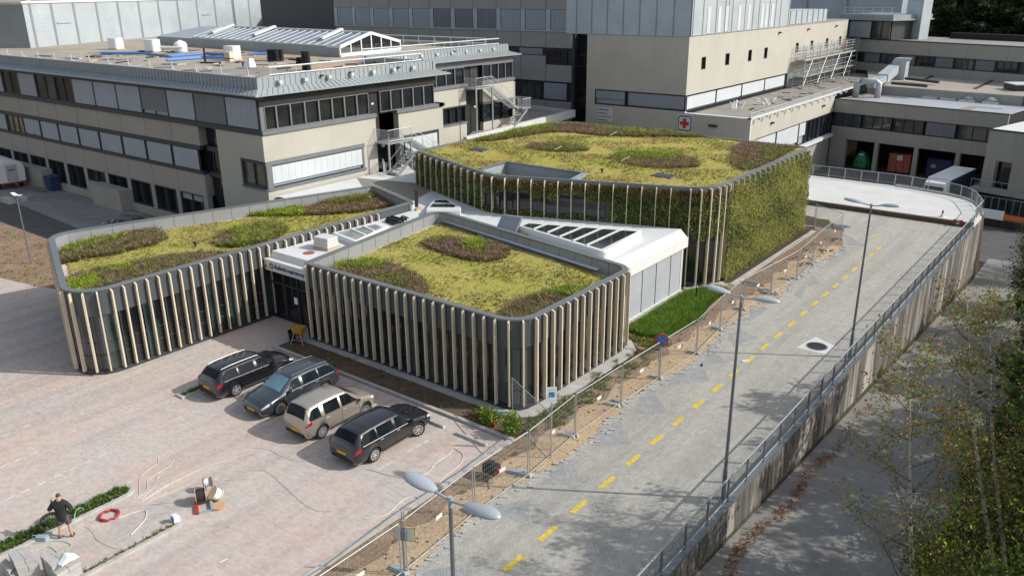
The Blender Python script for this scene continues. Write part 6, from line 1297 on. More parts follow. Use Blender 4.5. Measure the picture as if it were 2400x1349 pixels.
    # wheels
    for i, y in enumerate(spec['wb']):
        for sx in (-1, 1):
            X = sx*(hwm-.115); w_ = MB(); w_.lathe([(r*.66, -.10), (r*.93, -.105), (r, -.07), (r, .07), (r*.93, .105), (r*.66, .10)], 22, (0, 0, 0), 'X'); wh = w_.build('wheel', ['tyre'], t, loc=(X, y, r)); 
            if i == 1 and spec.get('steer'): wh.rotation_euler = (0, 0, spec['steer'])
            rm = MB(); o = sx*.085; rm.lathe([(r*.69, o-.02), (r*.69, o+.02), (r*.58, o+.02), (r*.58, o-.02)], 22, (0, 0, 0), 'X', 0); rm.lathe([(r*.15, o-.02), (r*.14, o+.025), (.01, o+.03)], 10, (0, 0, 0), 'X', 0); rm.lathe([(r*.6, o-.05), (r*.6, o-.03), (.01, o-.03)], 16, (0, 0, 0), 'X', 1)
            for k in range(rims): th = 2*math.pi*k/rims+.3; rm.bar((o+.005*sx, math.cos(th)*r*.1, math.sin(th)*r*.1), (o+.005*sx, math.cos(th)*r*.62, math.sin(th)*r*.62), .085 if rims < 7 else .05, .03, 0, up=(1, 0, 0))
            rm.build('rim', ['rim', 'dark'], wh)
    # lamps, plates, mirrors, handles, bumpers
    yb, yf = spec['L'][0][0], spec['L'][-1][0]
    def loft_patch(name, y0, y1, i0, i1, f0, f1, sx, mat, o=.010):
        g = MB(); N = 8; P = []
        def pt(y, f): s_ = section(spec, y); a, b = s_[i0], s_[i1]; return (sx*(a[0]+(b[0]-a[0])*f+o), y, a[1]+(b[1]-a[1])*f)
        for i in range(N):
            ya, yb_ = y0+(y1-y0)*i/N, y0+(y1-y0)*(i+1)/N; g.poly([pt(ya, f0), pt(yb_, f0), pt(yb_, f1), pt(ya, f1)])
        return g.build(name, [mat], t)
    for sx in (-1, 1):
        loft_patch('tail_lamp', yb+.015, yb+.30, 3, 4, .50 if spec['rail'] else .62, 1.0, sx, 'tail', .014)
        loft_patch('headlight', yf-.05, yf-.42, 3, 4, .55, 1.0, sx, 'lens', .014)
        g = MB(); s_ = section(spec, .82 if spec is EST else .92); y = .82 if spec is EST else .92; x = s_[4][0]*sx; g.hexa([(x, y-.05, .95), (x+.2*sx, y-.08, .96), (x+.2*sx, y+.05, .96), (x, y+.05, .95), (x, y-.04, 1.05), (x+.19*sx, y-.07, 1.09), (x+.19*sx, y+.04, 1.08), (x, y+.04, 1.05)]); g.build('mirror', [paint], t)
        for y in (-.85, .10): g = MB(); x = section(spec, y)[4][0]*sx; g.box(min(x-.01*sx, x+.02*sx), max(x-.01*sx, x+.02*sx), y-.09, y+.09, .86, .89); g.build('door_handle', ['rim' if paint != 'carblack' else 'carblack'], t)
        if spec['rail']: g = MB(); pts = [(sx*(section(spec, y)[6][0]-.015), y, section(spec, y)[6][1]+.045) for y in np.linspace(-1.75, .28, 9)]; g.tube([(pts[0][0], pts[0][1], pts[0][2]-.05)]+pts+[(pts[-1][0], pts[-1][1], pts[-1][2]-.05)], .013, 5); g.build('roof_rail', ['galv' if paint in ('carblack', 'carslate') else 'dark'], t)
        g = MB()                                    # door seams
        for y in (pil[0] if len(pil) == 3 else pil[1]-.03, (pil[1]+pil[2])/2 if len(pil) == 3 else (pil[2]+pil[3])/2, s1-.05):
            P = [(sx*(section(spec, y)[i][0]+.003), y, section(spec, y)[i][1]) for i in (2, 3, 4)]; g.tube(P, .006, 3)
        g.build('door_seam', ['dark'], t)
        g = MB(); P = [(sx*(section(spec, y)[2][0]-.005), y, section(spec, y)[2][1]-.03) for y in np.linspace(spec['wb'][0]+.45, spec['wb'][1]-.45, 5)]; g.tube(P, .035, 5); g.build('sill_trim', ['dark'], t)
    g = MB(); z = .76 if spec is EST else .70; g.box(-.26, .26, yb-.022, yb+.03, z-.19 if spec is EST else z-.24, z-.08 if spec is EST else z-.13); g.build('number_plate', ['plate'], t)
    g = MB(); g.box(-.26, .26, yf-.03, yf+.022, .40, .51); g.build('number_plate', ['plate'], t)
    g = MB(); g.hexa([(-.62, yb-.012, .30), (.62, yb-.012, .30), (.60, yb+.1, .28), (-.60, yb+.1, .28), (-.62, yb-.006, .44), (.62, yb-.006, .44), (.60, yb+.1, .46), (-.60, yb+.1, .46)]); g.build('rear_bumper', ['dark'], t)
    g = MB(); g.hexa([(-.42, yf-.10, .52), (.42, yf-.10, .52), (.42, yf+.008, .52), (-.42, yf+.008, .52), (-.46, yf-.2, .66), (.46, yf-.2, .66), (.46, yf-.045, .65), (-.46, yf-.045, .65)]); g.box(-.5, .5, yf-.15, yf+.012, .30, .38); g.build('grille', ['dark'], t)
    return t
CY = 21.15
car(EST, (-33.17, 21.18, .014), math.radians(0), 'black estate with silver roof rails farthest left in the row', 'carblack', rims=5)
EST2 = dict(EST); EST2['steer'] = 0
car(EST, (-29.92, 21.30, .014), math.radians(180), 'slate-grey estate parked nose-out with a sky-blue windscreen', 'carslate', 'carglassblue', rims=10)
HATS = dict(HAT); HATS['steer'] = math.radians(-22)
HAT_ = HAT; HAT = HATS
car(HAT, (-26.72, 20.98, .014), math.radians(0), 'beige tall hatchback parked between the two dark estates', 'carbeige', rims=9)
EST_ = EST; EST = dict(EST); EST['steer'] = math.radians(-24)
car(EST, (-23.52, 21.10, .014), math.radians(0), 'charcoal estate nearest the camera, front wheels turned', 'carcharcoal', rims=7)
EST = EST_; HAT = HAT_
x, y, _ = gp(290, 527); car(EST, (*gp(296, 522, .9)[:2], .024), math.radians(95), 'dark car in the shade half hidden by the left roof edge', 'carblack', grp='vehicles in the shaded old lot')
# blue van glimpsed over the roof edge, box trailer hut, truck
t = thing('parked_van', 'blue van roof just showing over the left roof edge', 'van', 'vehicles in the shaded old lot', (-56.0, 33.7, .02), math.radians(90))
mb = MB(); P = [(-.9, .25), (.9, .25), (.92, 1.0), (.78, 1.9), (-.78, 1.9), (-.92, 1.0)]
for y0, y1, k0, k1 in ((-2.3, 1.2, 1, 1), (1.2, 2.0, 1, .62), (2.0, 2.5, .62, .5)):
    a = [(x_, y0, .25+(z_-.25)*k0) for x_, z_ in P]; b = [(x_, y1, .25+(z_-.25)*k1) for x_, z_ in P]
    for i in range(6): mb.poly([a[i], a[(i+1) % 6], b[(i+1) % 6], b[i]])
    mb.poly(a); mb.poly(b)
mb.build('body', ['vanblue'], t)
for y in (-1.5, 1.6):
    for s_ in (-1, 1): mb = MB(); mb.lathe([(.2, -.1), (.33, -.1), (.33, .1), (.2, .1)], 16, (s_*.85, y, .33), 'X'); mb.build('wheel', ['tyre'], t)
t = thing('site_trailer', 'white rounded-roof site trailer with a door on its end', 'trailer', loc=(*gp(26, 440)[:2], .02), rotz=math.radians(86))
mb = MB(); prof = [(-1.15, .75), (1.15, .75), (1.2, 2.0), (1.05, 2.55), (.6, 2.78), (0, 2.85), (-.6, 2.78), (-1.05, 2.55), (-1.2, 2.0)]
a = [(x_, -1.2, z_) for x_, z_ in prof]; b = [(x_, 4.5, z_) for x_, z_ in prof]
for i in range(9): mb.poly([a[i], a[(i+1) % 9], b[(i+1) % 9], b[i]])
mb.poly(a); mb.poly(b); mb.build('body', ['white'], t)
mb = MB(); mb.box(-.5, .5, -1.24, -1.2, .85, 2.45); mb.build('door', ['greypanel'], t); mb = MB(); mb.box(-.3, .3, -1.26, -1.24, 1.9, 2.0); mb.build('door_mark', ['frame'], t)
mb = MB(); mb.box(-1.0, 1.0, -1.1, 4.4, .6, .75); mb.tube([(0, -1.2, .65), (0, -2.4, .6)], .06, 6); mb.build('chassis', ['redbin'], t)
for y in (0, 3.3):
    for s_ in (-1, 1): mb = MB(); mb.lathe([(.18, -.1), (.36, -.1), (.36, .1), (.18, .1)], 16, (s_*1.0, y, .36), 'X'); mb.build('wheel', ['tyre'], t)
mb = MB()
for k in range(9): p = Vector(gp(60+8*k, 445-2*k)); mb.bar(p+Vector((0, 0, .1+.05*(k % 3))), p+Vector((3.0, .6, .12+.04*(k % 2))), .12, .08)
o = mb.build('plank_pile', ['framegrey']); tag(o, 'pile of dark planks beside the site trailer', 'planks')
x, y, _ = gp(127, 446); mb = MB(); mb.hexa([(-.5, -.4, 0), (.5, -.4, 0), (.5, .4, 0), (-.5, .4, 0), (-.6, -.5, 1.3), (.6, -.5, 1.3), (.6, .5, 1.5), (-.6, .5, 1.5)]); mb.box(-.62, .62, -.52, .54, 1.3, 1.42); mb.lathe([(.1, -.06), (.12, .06)], 10, (.5, .35, .12), 'X'); o = mb.build('wheeled_bin', ['bluebin'], loc=(x, y, .02)); tag(o, 'dark blue wheeled bin against the shaded hospital wall', 'bin')
for px, l in (((20, 565-90), 'grey concrete block under the trailer coupling'), ((48, 462+8), 'low pale concrete block in front of the site trailer')):
    x, y, _ = gp(*px); mb = MB(); mb.hexa([(-.9, -.35, 0), (.9, -.35, 0), (.9, .35, 0), (-.9, .35, 0), (-.85, -.3, .45), (.85, -.3, .45), (.85, .3, .45), (-.85, .3, .45)]); o = mb.build('concrete_block', ['concrete'], loc=(x, y, .01)); tag(o, l, 'block')
# truck in the sunken yard
a = Vector(gp(2163, 420, -1.8)); b = Vector(gp(2220, 395, -1.8)); ang = math.atan2(-(b.x-a.x), b.y-a.y)
t = thing('delivery_truck', 'white delivery truck with a navy side parked behind the deck railing', 'truck', loc=(-17.35, 102.2, -5.38), rotz=ang)
mb = MB(); mb.box(-1.25, 1.2, -2.2, 6.2, 1.0, 3.6); mb.build('cargo_box', ['whiteroof'], t); mb = MB(); mb.box(1.2, 1.25, -2.2, 6.2, 1.0, 3.55); mb.build('side_panel', ['navysign'], t)
mb = MB(); mb.hexa([(-1.15, -4.2, .5), (1.15, -4.2, .5), (1.15, -2.3, .5), (-1.15, -2.3, .5), (-1.05, -3.5, 3.3), (1.05, -3.5, 3.3), (1.1, -2.3, 3.5), (-1.1, -2.3, 3.5)]); mb.hexa([(-1.15, -4.35, .5), (1.15, -4.35, .5), (1.15, -4.2, .5), (-1.15, -4.2, .5), (-1.15, -4.3, 1.7), (1.15, -4.3, 1.7), (1.15, -4.1, 1.7), (-1.15, -4.1, 1.7)]); mb.build('cab', ['white'], t)
mb = MB(); mb.poly([(-1.0, -4.07, 1.8), (1.0, -4.07, 1.8), (.95, -3.62, 2.95), (-.95, -3.62, 2.95)]); mb.build('windscreen', ['carglass'], t)
for s_ in (-1, 1): mb = MB(); mb.box(s_*1.25-.1, s_*1.25+.1, -4.2, -4.0, 1.9, 2.5); mb.build('mirror', ['white'], t)
for y in (-3.3, 3.5, 4.7):
    for s_ in (-1, 1): mb = MB(); mb.lathe([(.25, -.15), (.5, -.15), (.5, .15), (.25, .15)], 16, (s_*1.0, y, .5), 'X'); mb.build('wheel', ['tyre'], t)
# containers in the bays
x, y = -31.2, 119.6; t = thing('bottle_bank', 'green domed bottle bank in the left open bay', 'container', loc=(x, y, -5.4)); mb = MB(); mb.lathe([(1.0, 0), (1.15, .3), (1.1, .9), (.75, 1.6), (.45, 2.0), (.4, 2.2), (.02, 2.25)], 8); mb.build('body', ['greenbin'], t); mb = MB(); mb.box(-.35, .35, -.72, -.55, 1.75, 2.0); mb.build('label_plate', ['signgrey'], t)
for a in (-.45, .2): mb = MB(); mb.lathe([(.12, -.02), (.02, .02)], 10, (a, -1.06, .95), 'Y'); mb.build('opening', ['black'], t)
t = thing('waste_container', 'rusty red waste press container in the second open bay', 'container', 'waste containers in the bays', (-26.1, 119.4, -5.4)); mb = MB(); mb.box(-1.35, 1.35, -.8, 3.5, .1, 2.5); mb.box(-1.4, 1.4, -.85, -.75, 2.4, 2.55)
for x in (-1.3, -.45, .45, 1.3): mb.box(x-.06, x+.06, -.9, -.8, .1, 2.5)
mb.build('body', ['redbin'], t); mb = MB(); mb.box(-.35, .35, -.93, -.9, 1.7, 2.35); mb.build('label_plate', ['signgrey'], t)
t = thing('waste_container', 'dark blue waste press container in the third open bay', 'container', 'waste containers in the bays', (-21.2, 118.9, -5.4)); mb = MB(); mb.box(-1.4, 1.4, -.8, 3.5, .1, 2.4); mb.box(-1.45, 1.45, -.85, -.75, 2.3, 2.45); mb.box(-1.3, 1.3, -.95, -.8, .2, .35); mb.build('body', ['bluebin'], t); mb = MB(); mb.box(-.9, -.3, -.86, -.8, 1.3, 1.75); mb.build('label_plate', ['cork'], t)
# hoarding and dark fence beyond the deck
t = thing('site_hoarding', 'white and orange site hoarding below the curved deck', 'fence'); a, b, c_ = Vector(gp(2285, 497, -4.2)), Vector(gp(2352, 508, -4.2)), Vector(gp(2420, 520, -4.2)); mb = MB(); mb.bar(a, b, .1, 1.1); mb.build('white_board', ['whitetarp'], t); mb = MB(); mb.bar(b, c_, .1, .5); mb.build('orange_board', ['orange'], t)
mb = MB(); mb.bar(a-Vector((0, 0, .8)), c_-Vector((0, 0, .8)), .1, .8); mb.build('dark_board', ['dark'], t)
mb = MB()
for k in range(9): p = a.lerp(c_, k/8)+Vector((0, .2, 0)); mb.bar((p.x, p.y, -5.4), (p.x, p.y, -2.4), .06)
mb.bar((a.x, a.y+.2, -2.4), (c_.x, c_.y+.2, -2.4), .05); mb.build('fence_frame', ['framegrey'], t)
t = thing('dark_shed', 'dark blue-grey shed wall behind the hoarding', 'shed'); mb = MB(); p, q = Vector(gp(2308, 480, -5.2)), Vector(gp(2430, 500, -5.2)); d = (q-p).normalized()*0; mb.hexa([p+Vector((0, 3, 0)), q+Vector((0, 3, 0)), q+Vector((0, 9, 0)), p+Vector((0, 9, 0)), p+Vector((0, 3, 4.6)), q+Vector((0, 3, 4.6)), q+Vector((0, 9, 4.6)), p+Vector((0, 9, 4.6))]); mb.build('wall', ['vanblue'], t)
mb = MB()
for k in range(9): r_ = p.lerp(q, k/8)+Vector((0, 2.95, 0)); mb.bar(r_, r_+Vector((0, 0, 4.6)), .1, .1)
mb.build('battens', ['frame'], t)
x, y, z = gp(2245, 522, .3); t = thing('road_barrier', 'red and white barrier frame at the end of the road by the deck', 'barrier', loc=(x, y, .02)); t.scale = (.6,)*3; mb = MB()
for z_ in (.3, .7): mb.box(-.6, .6, -.05, .05, z_, z_+.18, 0); mb.box(-.2, .2, -.055, .055, z_, z_+.18, 1)
for x_ in (-.55, .55): mb.box(x_-.04, x_+.04, -.3, .3, 0, .06, 0); mb.box(x_-.03, x_+.03, -.03, .03, 0, .9, 0)
mb.build('frame', ['red', 'white'], t)
for px, l in (((2208, 508), 'small red and white marker standing on the white deck'), ((1893, 463), 'small red and white marker at the deck edge beside the green wall')):
    x, y, z = gp(*px, .45); mb = MB(); mb.lathe([(.22, 0), (.2, .06), (.12, .07), (.08, .3)], 10, mi=1); mb.lathe([(.08, .3), (.06, .55), (.02, .56)], 10, mi=0); o = mb.build('marker_cone', ['red', 'white'], loc=(x, y, .45)); tag(o, l, 'cone')
# ================================================================== street furniture
def lamp(loc, hgt, label, tilt=12, rot=0, head=.95):
    t = thing('street_lamp', label, 'street lamp', 'double-headed street lamps along the road', loc, rot)
    mb = MB(); mb.tube([(0, 0, 0), (0, 0, 1.3)], .085, 10); mb.tube([(0, 0, 1.3), (0, 0, hgt)], [.065, .045], 10); mb.build('pole', ['polegrey'], t)
    mb = MB(); mb.tube([(-.45, 0, hgt+.02), (0, 0, hgt-.04), (.45, 0, hgt+.02)], .032, 8); mb.tube([(0, 0, hgt-.2), (0, 0, hgt+.06)], .055, 8); mb.build('crossarm', ['lampgrey'], t)
    for s_ in (-1, 1):
        mb = MB(); N = 10; prof = [(0, .05), (.05, .085), (.16, .13), (.34, .175), (.55, .185), (.75, .165), (.90, .11), (.97, .05), (.99, .01)]
        rings = []
        for q, r_ in prof:
            k = len(mb.v)
            for j in range(14): th = 2*math.pi*j/14; mb.v.append((s_*(.40+q*head/.99*1.0), r_*1.15*math.cos(th), hgt+.03+q*math.tan(math.radians(tilt*.4))+r_*.62*math.sin(th)*(1 if math.sin(th) > 0 else .45)))
            rings.append(k)
        for a, b in zip(rings[:-1], rings[1:]):
            for j in range(14): mb.f.append((a+j, a+(j+1) % 14, b+(j+1) % 14, b+j)); mb.m.append(1 if 8 <= j <= 12 else 0)
        mb.build('lamp_head', ['lampgrey', 'lens'], t, smooth=True)
    return t
lamp((-10.12, 25.95, .02), 8.2, 'double street lamp in the middle, rising from behind the guard rail'); lamp((-10.2, 41.9, .02), 8.2, 'farthest double street lamp, standing beside the manhole')
lamp((-10.15, 10.85, .02), 8.2, 'nearest double street lamp with large heads at the bottom edge')
t = thing('yard_lamp', 'slim lamp with a flat white winged head in the soil yard', 'street lamp', loc=(*gp(73, 618)[:2], 0)); mb = MB(); mb.tube([(0, 0, 0), (0, 0, 5.0)], [.06, .04], 8); mb.build('pole', ['polegrey'], t); mb = MB()
for s_ in (-1, 1): mb.hexa([(0, -.14, 5.0), (s_*.62, -.12, 5.12), (s_*.62, .12, 5.12), (0, .14, 5.0), (0, -.14, 5.06), (s_*.62, -.12, 5.16), (s_*.62, .12, 5.16), (0, .14, 5.06)])
mb.build('lamp_head', ['whitetarp'], t)
# temporary mesh fence panels with concrete feet
FEET = [(945, 1345), (1113, 1205), (1240, 1115), (1348, 1022), (1456, 947), (1545, 888), (1632, 830), (1687, 773), (1740, 727), (1806, 690), (1866, 655), (1903, 620), (1936, 588), (1969, 562), (1905, 535)]
FP = [gp(*p)[:2] for p in FEET]; FP[0] = (-16.8, 15.55)
FP = [(-16.75, 8.3), (-16.85, 12.0)]+FP
def panel(p, q, label, plate=True, fallen=False):
    p, q = Vector((*p, 0)), Vector((*q, 0)); L = (q-p).length; ang = math.atan2(q.y-p.y, q.x-p.x); t = thing('mesh_fence', label, 'fence panel', 'temporary mesh fence panels along the road', (p.x, p.y, .03), ang); L -= .06
    mb = MB(); z0, z1 = .10, 2.02
    for x in (.03, L-.03): mb.tube([(x, 0, .0), (x, 0, z1)], .024, 6)
    mb.tube([(.03, 0, z1), (L-.03, 0, z1)], .022, 6); mb.tube([(.03, 0, z0), (L-.03, 0, z0)], .018, 6); mb.build('frame', ['galv'], t)
    mb = MB(); n = int(L/.115)
    for k in range(1, n): mb.bar((L*k/n, 0, z0), (L*k/n, 0, z1), .0042)
    for k in range(1, 9): mb.bar((.03, .003, z0+(z1-z0)*k/9), (L-.03, .003, z0+(z1-z0)*k/9), .0042)
    o = mb.build('wire_mesh', ['galv'], t)
    if plate: mb = MB(); mb.box(L*.45, L*.45+.34, -.012, .012, 1.02, 1.17); mb.build('name_plate', ['white'], t)
for i in range(len(FP)-1): panel(FP[i], FP[i+1], ORD[i]+' wire mesh fence panel counted along the road from the bottom edge')
panel((-17.0, 24.4), (-20.45, 26.15), 'wire mesh fence panel standing askew at the corner of the centre pavilion', False)
panel((-19.9, 65.3), (-22.5, 66.1), 'last wire mesh fence panel turned in behind the green wall', False)
def foot(x, y, rz, label, mat='bluegrey'):
    mb = MB(); mb.hexa([(-.36, -.12, 0), (.36, -.12, 0), (.36, .12, 0), (-.36, .12, 0), (-.30, -.09, .13), (.30, -.09, .13), (.30, .09, .13), (-.30, .09, .13)]); mb.box(-.33, -.1, -.095, .095, .13, .135); o = mb.build('ballast_block', [mat], loc=(x, y, .012)); o.rotation_euler = (0, 0, rz); tag(o, label, 'fence foot', 'blocks holding up the fence panels'); return o
for i, (x, y) in enumerate(FP[1:]): foot(x-.18, y, random.uniform(-.25, .25), ORD[i]+' fence foot counted along the road from the bottom edge', random.choice(['concrete', 'bluegrey', 'greycon']))
foot(*gp(1172, 968)[:2], .5, 'blue-grey fence foot under the askew panel at the pavilion corner'); foot(*gp(1212, 1110)[:2], .25, 'loose pale blue fence foot lying beside the power tool')
for i, px in enumerate(((1330, 1022), (1436, 950), (1840, 655))): foot(*gp(*px)[:2], .2, ['spare fence foot next to the blue sign post', 'spare fence foot lying in the sandy strip', 'spare dark fence foot beside the green wall trench'][i], 'concrete')
# a white board leaning on the fence and a long pole
for a, b, l in (((1880, 622), (1912, 585), 'white bent batten leaning on the fence by the trench'),):
    p, q = Vector(gp(*a, .1)), Vector(gp(*b, 1.2)); mb = MB(); m_ = p.lerp(q, .5)+Vector((.1, .2, .0)); mb.tube([p, m_, q], .04, 5); o = mb.build('white_batten', ['white']); tag(o, l, 'batten')
for a, b, l in (((1745, 662), (1780, 668), 'dark drain grating lying in the trench by the green wall'), ((1785, 678), (1812, 690), 'dark mesh mat lying beside the fence'), ((1955, 528), (1985, 532), 'dark steel plate lying on the road by the last fence panels')):
    p, q = Vector(gp(*a, .03)), Vector(gp(*b, .03)); mb = MB(); mb.bar(p, q, .8, .05); 
    for k in range(6): r_ = p.lerp(q, (k+.5)/6); mb.box(r_.x-.4, r_.x+.4, r_.y-.03, r_.y+.03, .05, .08)
    o = mb.build('drain_grating', ['framegrey']); tag(o, l, 'grating')
p, q = Vector(gp(1905, 610, .03)), Vector(gp(1932, 616, .03)); mb = MB(); mb.bar(p, q, .12, .06); o = mb.build('white_plank', ['white']); tag(o, 'white plank lying on the road beside the fence', 'plank')
p, q = Vector(gp(1738, 846, .05)), Vector(gp(1755, 843, .05)); mb = MB(); mb.bar(p, q, .16, .03); o = mb.build('short_plank', ['white']); tag(o, 'short white slat lying across a yellow road mark', 'plank')
# signs
def disc(r, z, y, n=28): return [(r*math.cos(2*math.pi*k/n), y, z+r*math.sin(2*math.pi*k/n)) for k in range(n)]
t = thing('no_parking_sign', 'round blue no-parking sign with red rim and slash by the fence', 'sign', loc=(-16.92, 33.62, .02), rotz=math.radians(30)); mb = MB(); mb.tube([(0, 0, 0), (0, 0, 2.45)], .03, 8); mb.build('post', ['galv'], t)
mb = MB(); mb.lathe([(.01, -.045), (.33, -.045), (.33, -.02), (.01, -.02)], 28, (0, 0, 2.15), 'Y'); mb.build('red_disc', ['redsign'], t)
mb = MB(); mb.lathe([(.01, -.052), (.255, -.052), (.255, -.04), (.01, -.04)], 28, (0, 0, 2.15), 'Y'); mb.build('blue_field', ['bluesign'], t); mb = MB(); mb.bar((-.19, -.056, 2.34), (.19, -.056, 1.96), .008, .075, up=(0, 1, 0)); mb.build('slash', ['redsign'], t)
mb = MB(); mb.lathe([(.01, -.018), (.33, -.018), (.33, -.010), (.01, -.010)], 28, (0, 0, 2.15), 'Y'); mb.build('back_plate', ['signgrey'], t)
t = thing('info_sign', 'white portrait sign with a blue square on a slim post', 'sign', loc=(-17.40, 24.95, .02), rotz=math.radians(42)); mb = MB(); mb.tube([(0, 0, 0), (0, 0, 2.85)], .028, 8); mb.build('post', ['galv'], t); mb = MB(); mb.box(-.21, .21, -.05, -.03, 2.25, 2.95); mb.build('board', ['whitetarp'], t)
mb = MB(); mb.box(-.115, .115, -.056, -.05, 2.50, 2.73); mb.build('blue_square', ['bluesign'], t); mb = MB(); mb.bar((-.06, -.06, 2.56), (.06, -.06, 2.68), .005, .03, up=(0, 1, 0)); mb.bar((-.07, -.06, 2.60), (-.02, -.06, 2.55), .005, .03, up=(0, 1, 0)); mb.box(-.13, .13, -.058, -.05, 2.84, 2.865); mb.box(-.08, .08, -.058, -.05, 2.36, 2.38); mb.build('mark', ['signgrey'], t)
t = thing('yellow_edged_sign', 'grey sign with yellow edging seen from behind on a twin post', 'sign', loc=(-16.72, 15.62, .02), rotz=math.radians(205)); mb = MB()
for x in (-.03, .05): mb.tube([(x, 0, 0), (x, 0, 2.45)], .022, 6)
mb.build('post', ['galv'], t); mb = MB(); mb.box(-.36, .36, -.05, -.03, 1.30, 1.80); mb.build('board', ['signgrey'], t); mb = MB()
for b in ((-.38, -.34, 1.28, 1.82), (.34, .38, 1.28, 1.82), (-.38, .38, 1.28, 1.32), (-.38, .38, 1.78, 1.82)): mb.box(b[0], b[1], -.055, -.025, b[2], b[3])
mb.build('yellow_edge', ['yellow'], t); mb = MB(); mb.box(-.06, .10, -.03, .08, 1.35, 1.75); mb.build('bracket', ['polegrey'], t)
t = thing('short_bollard', 'short dark post in the lawn at the pavilion corner', 'bollard', loc=(*gp(1631, 705)[:2], 0)); mb = MB(); mb.tube([(0, 0, 0), (0, 0, .95)], .06, 8); mb.build('post', ['dark'], t); mb = MB(); mb.lathe([(.07, .9), (.07, .98), (.01, 1.0)], 8); mb.build('cap', ['greypanel'], t)
# shrubs in the bed
def shrub(px, label, n=420, r=.5, h=.9, mats=('lf_green', 'lf_bright', 'lf_green', 'lf_grass')):
    x, y, _ = gp(*px); t = thing('shrub', label, 'shrub', 'young shrubs in the corner bed', (x, y, .01)); mb = MB()
    for k in range(7): a = random.uniform(0, 6.28); mb.tube([(0, 0, 0), (math.cos(a)*r*.5, math.sin(a)*r*.5, h*random.uniform(.6, 1))], [.02, .006], 4)
    mb.build('stems', ['bark'], t); P = rng.normal(0, 1, (n, 3)); P /= np.linalg.norm(P, axis=1)[:, None]; P *= (rng.random(n)**.4)[:, None]; P = P*[r, r, h*.5]+[0, 0, h*.55]; fastmesh('foliage', leaves(P, .13, .2), 4, list(mats), rng.integers(0, len(mats), n), t)
shrub((1130, 978), 'low leafy shrub at the edge of the corner bed', 300, .38, .5); shrub((1150, 996), 'broad leafy shrub left of the red object in the bed', 520, .5, .75); shrub((1200, 1022), 'tallest leafy shrub on thin stems nearest the kerb corner', 620, .5, 1.15)
x, y, _ = gp(1157, 998); mb = MB(); mb.hexa([(-.12, -.1, 0), (.12, -.1, 0), (.12, .1, 0), (-.12, .1, 0), (-.1, -.08, .2), (.1, -.06, .22), (.08, .08, .18), (-.1, .08, .2)]); mb.box(-.03, .03, -.03, .03, .2, .28); o = mb.build('red_can', ['red'], loc=(x, y, .01)); tag(o, 'small red can lying among the shrubs', 'can')
# power tool in the sand
x, y, _ = gp(1152, 1118); t = thing('plate_compactor', 'small black and red power tool standing in the sand by the fence', 'power tool', loc=(x, y, .01)); mb = MB(); mb.box(-.3, .3, -.22, .22, .25, .6); mb.lathe([(.16, .6), (.16, .72), (.05, .75)], 10); mb.build('engine', ['dark'], t); mb = MB(); mb.box(.1, .55, -.08, .08, .42, .52); mb.box(.2, .35, -.2, .2, .3, .4); mb.build('red_guard', ['red'], t); mb = MB()
for a in ((-.25, -.2), (.25, -.2), (.25, .2), (-.25, .2)): mb.tube([(a[0], a[1], .3), (a[0]*1.4, a[1]*1.4, 0)], .02, 5)
mb.tube([(.2, -.2, .15), (.5, -.7, .05)], .025, 5); mb.build('legs', ['galv'], t)
# tool box on a trestle and black tub at the entrance
x, y, _ = gp(708, 797); t = thing('trestle_with_box', 'yellow tool box on a grey trestle beside the entrance', 'tool box', loc=(-35.0, 25.8, .012), rotz=.3); t.scale = (.82,)*3; mb = MB(); mb.hexa([(-.35, -.25, .75), (.35, -.25, .75), (.35, .25, .75), (-.35, .25, .75), (-.42, -.3, 1.15), (.42, -.3, 1.15), (.42, .3, 1.15), (-.42, .3, 1.15)]); mb.box(-.44, .44, -.32, .32, 1.15, 1.2); mb.build('yellow_box', ['yellowbox'], t); mb = MB()
for a in ((-.38, -.3), (.38, -.3), (.38, .3), (-.38, .3)): mb.tube([(a[0]*.7, a[1]*.7, .75), (a[0]*1.25, a[1]*1.25, 0)], .03, 5)
mb.tube([(-.4, -.32, .3), (.4, -.32, .3)], .02, 4); mb.tube([(-.4, .32, .3), (.4, .32, .3)], .02, 4); mb.build('trestle_legs', ['greypanel'], t); mb = MB(); mb.box(-.2, .2, -.15, .15, .3, .62); mb.build('red_pack', ['redbin'], t)
x, y, _ = gp(691, 798); mb = MB(); mb.lathe([(.27, 0), (.33, .55), (.36, .58), (.30, .58), (.26, .1), (.01, .08)], 18); o = mb.build('black_tub', ['black'], loc=(x, y, .012)); tag(o, 'round black tub at the corner of the bed by the entrance', 'tub')
# things on the link roof
x, y, z = gp(765, 580, 4.0); t = thing('block_pallet', 'pallet of wrapped pale blocks on the white entrance roof', 'pallet', loc=(x, y, 3.99), rotz=.1); mb = MB(); mb.box(-.6, .6, -.5, .5, 0, .12); mb.build('pallet', ['wood2'], t); mb = MB()
for k in range(3):
    for i in range(3): mb.box(-.56+i*.38, -.2+i*.38, -.46+.02*k, .46-.02*k, .13+.2*k, .32+.2*k)
mb.build('blocks', ['whitecon'], t)
x, y, z = gp(724, 592, 4.0); mb = MB(); mb.lathe([(.34, 0), (.34, .012), (.2, .014)], 18); o = mb.build('drum_lid', ['redbin'], loc=(x, y, 3.99)); tag(o, 'flat dark red lid lying on the white entrance roof', 'lid')
for px, l, s_ in (((922, 522), 'bundle of black tubes on the white link roof', 1.0), ((948, 517), 'small black tool lying right of the black tubes', .5)):
    x, y, z = gp(*px, 4.0); mb = MB()
    for k in range(6): a = random.uniform(-.5, .5); mb.tube([(-.6*s_, -.1+k*.1*s_, .1+.08*(k % 3)), (.6*s_, -.3+k*.12*s_+a*.3, .12+.1*(k % 2))], .09*s_, 6)
    o = mb.build('black_tubes', ['dark'], loc=(x, y, 3.99)); tag(o, l, 'tubes')
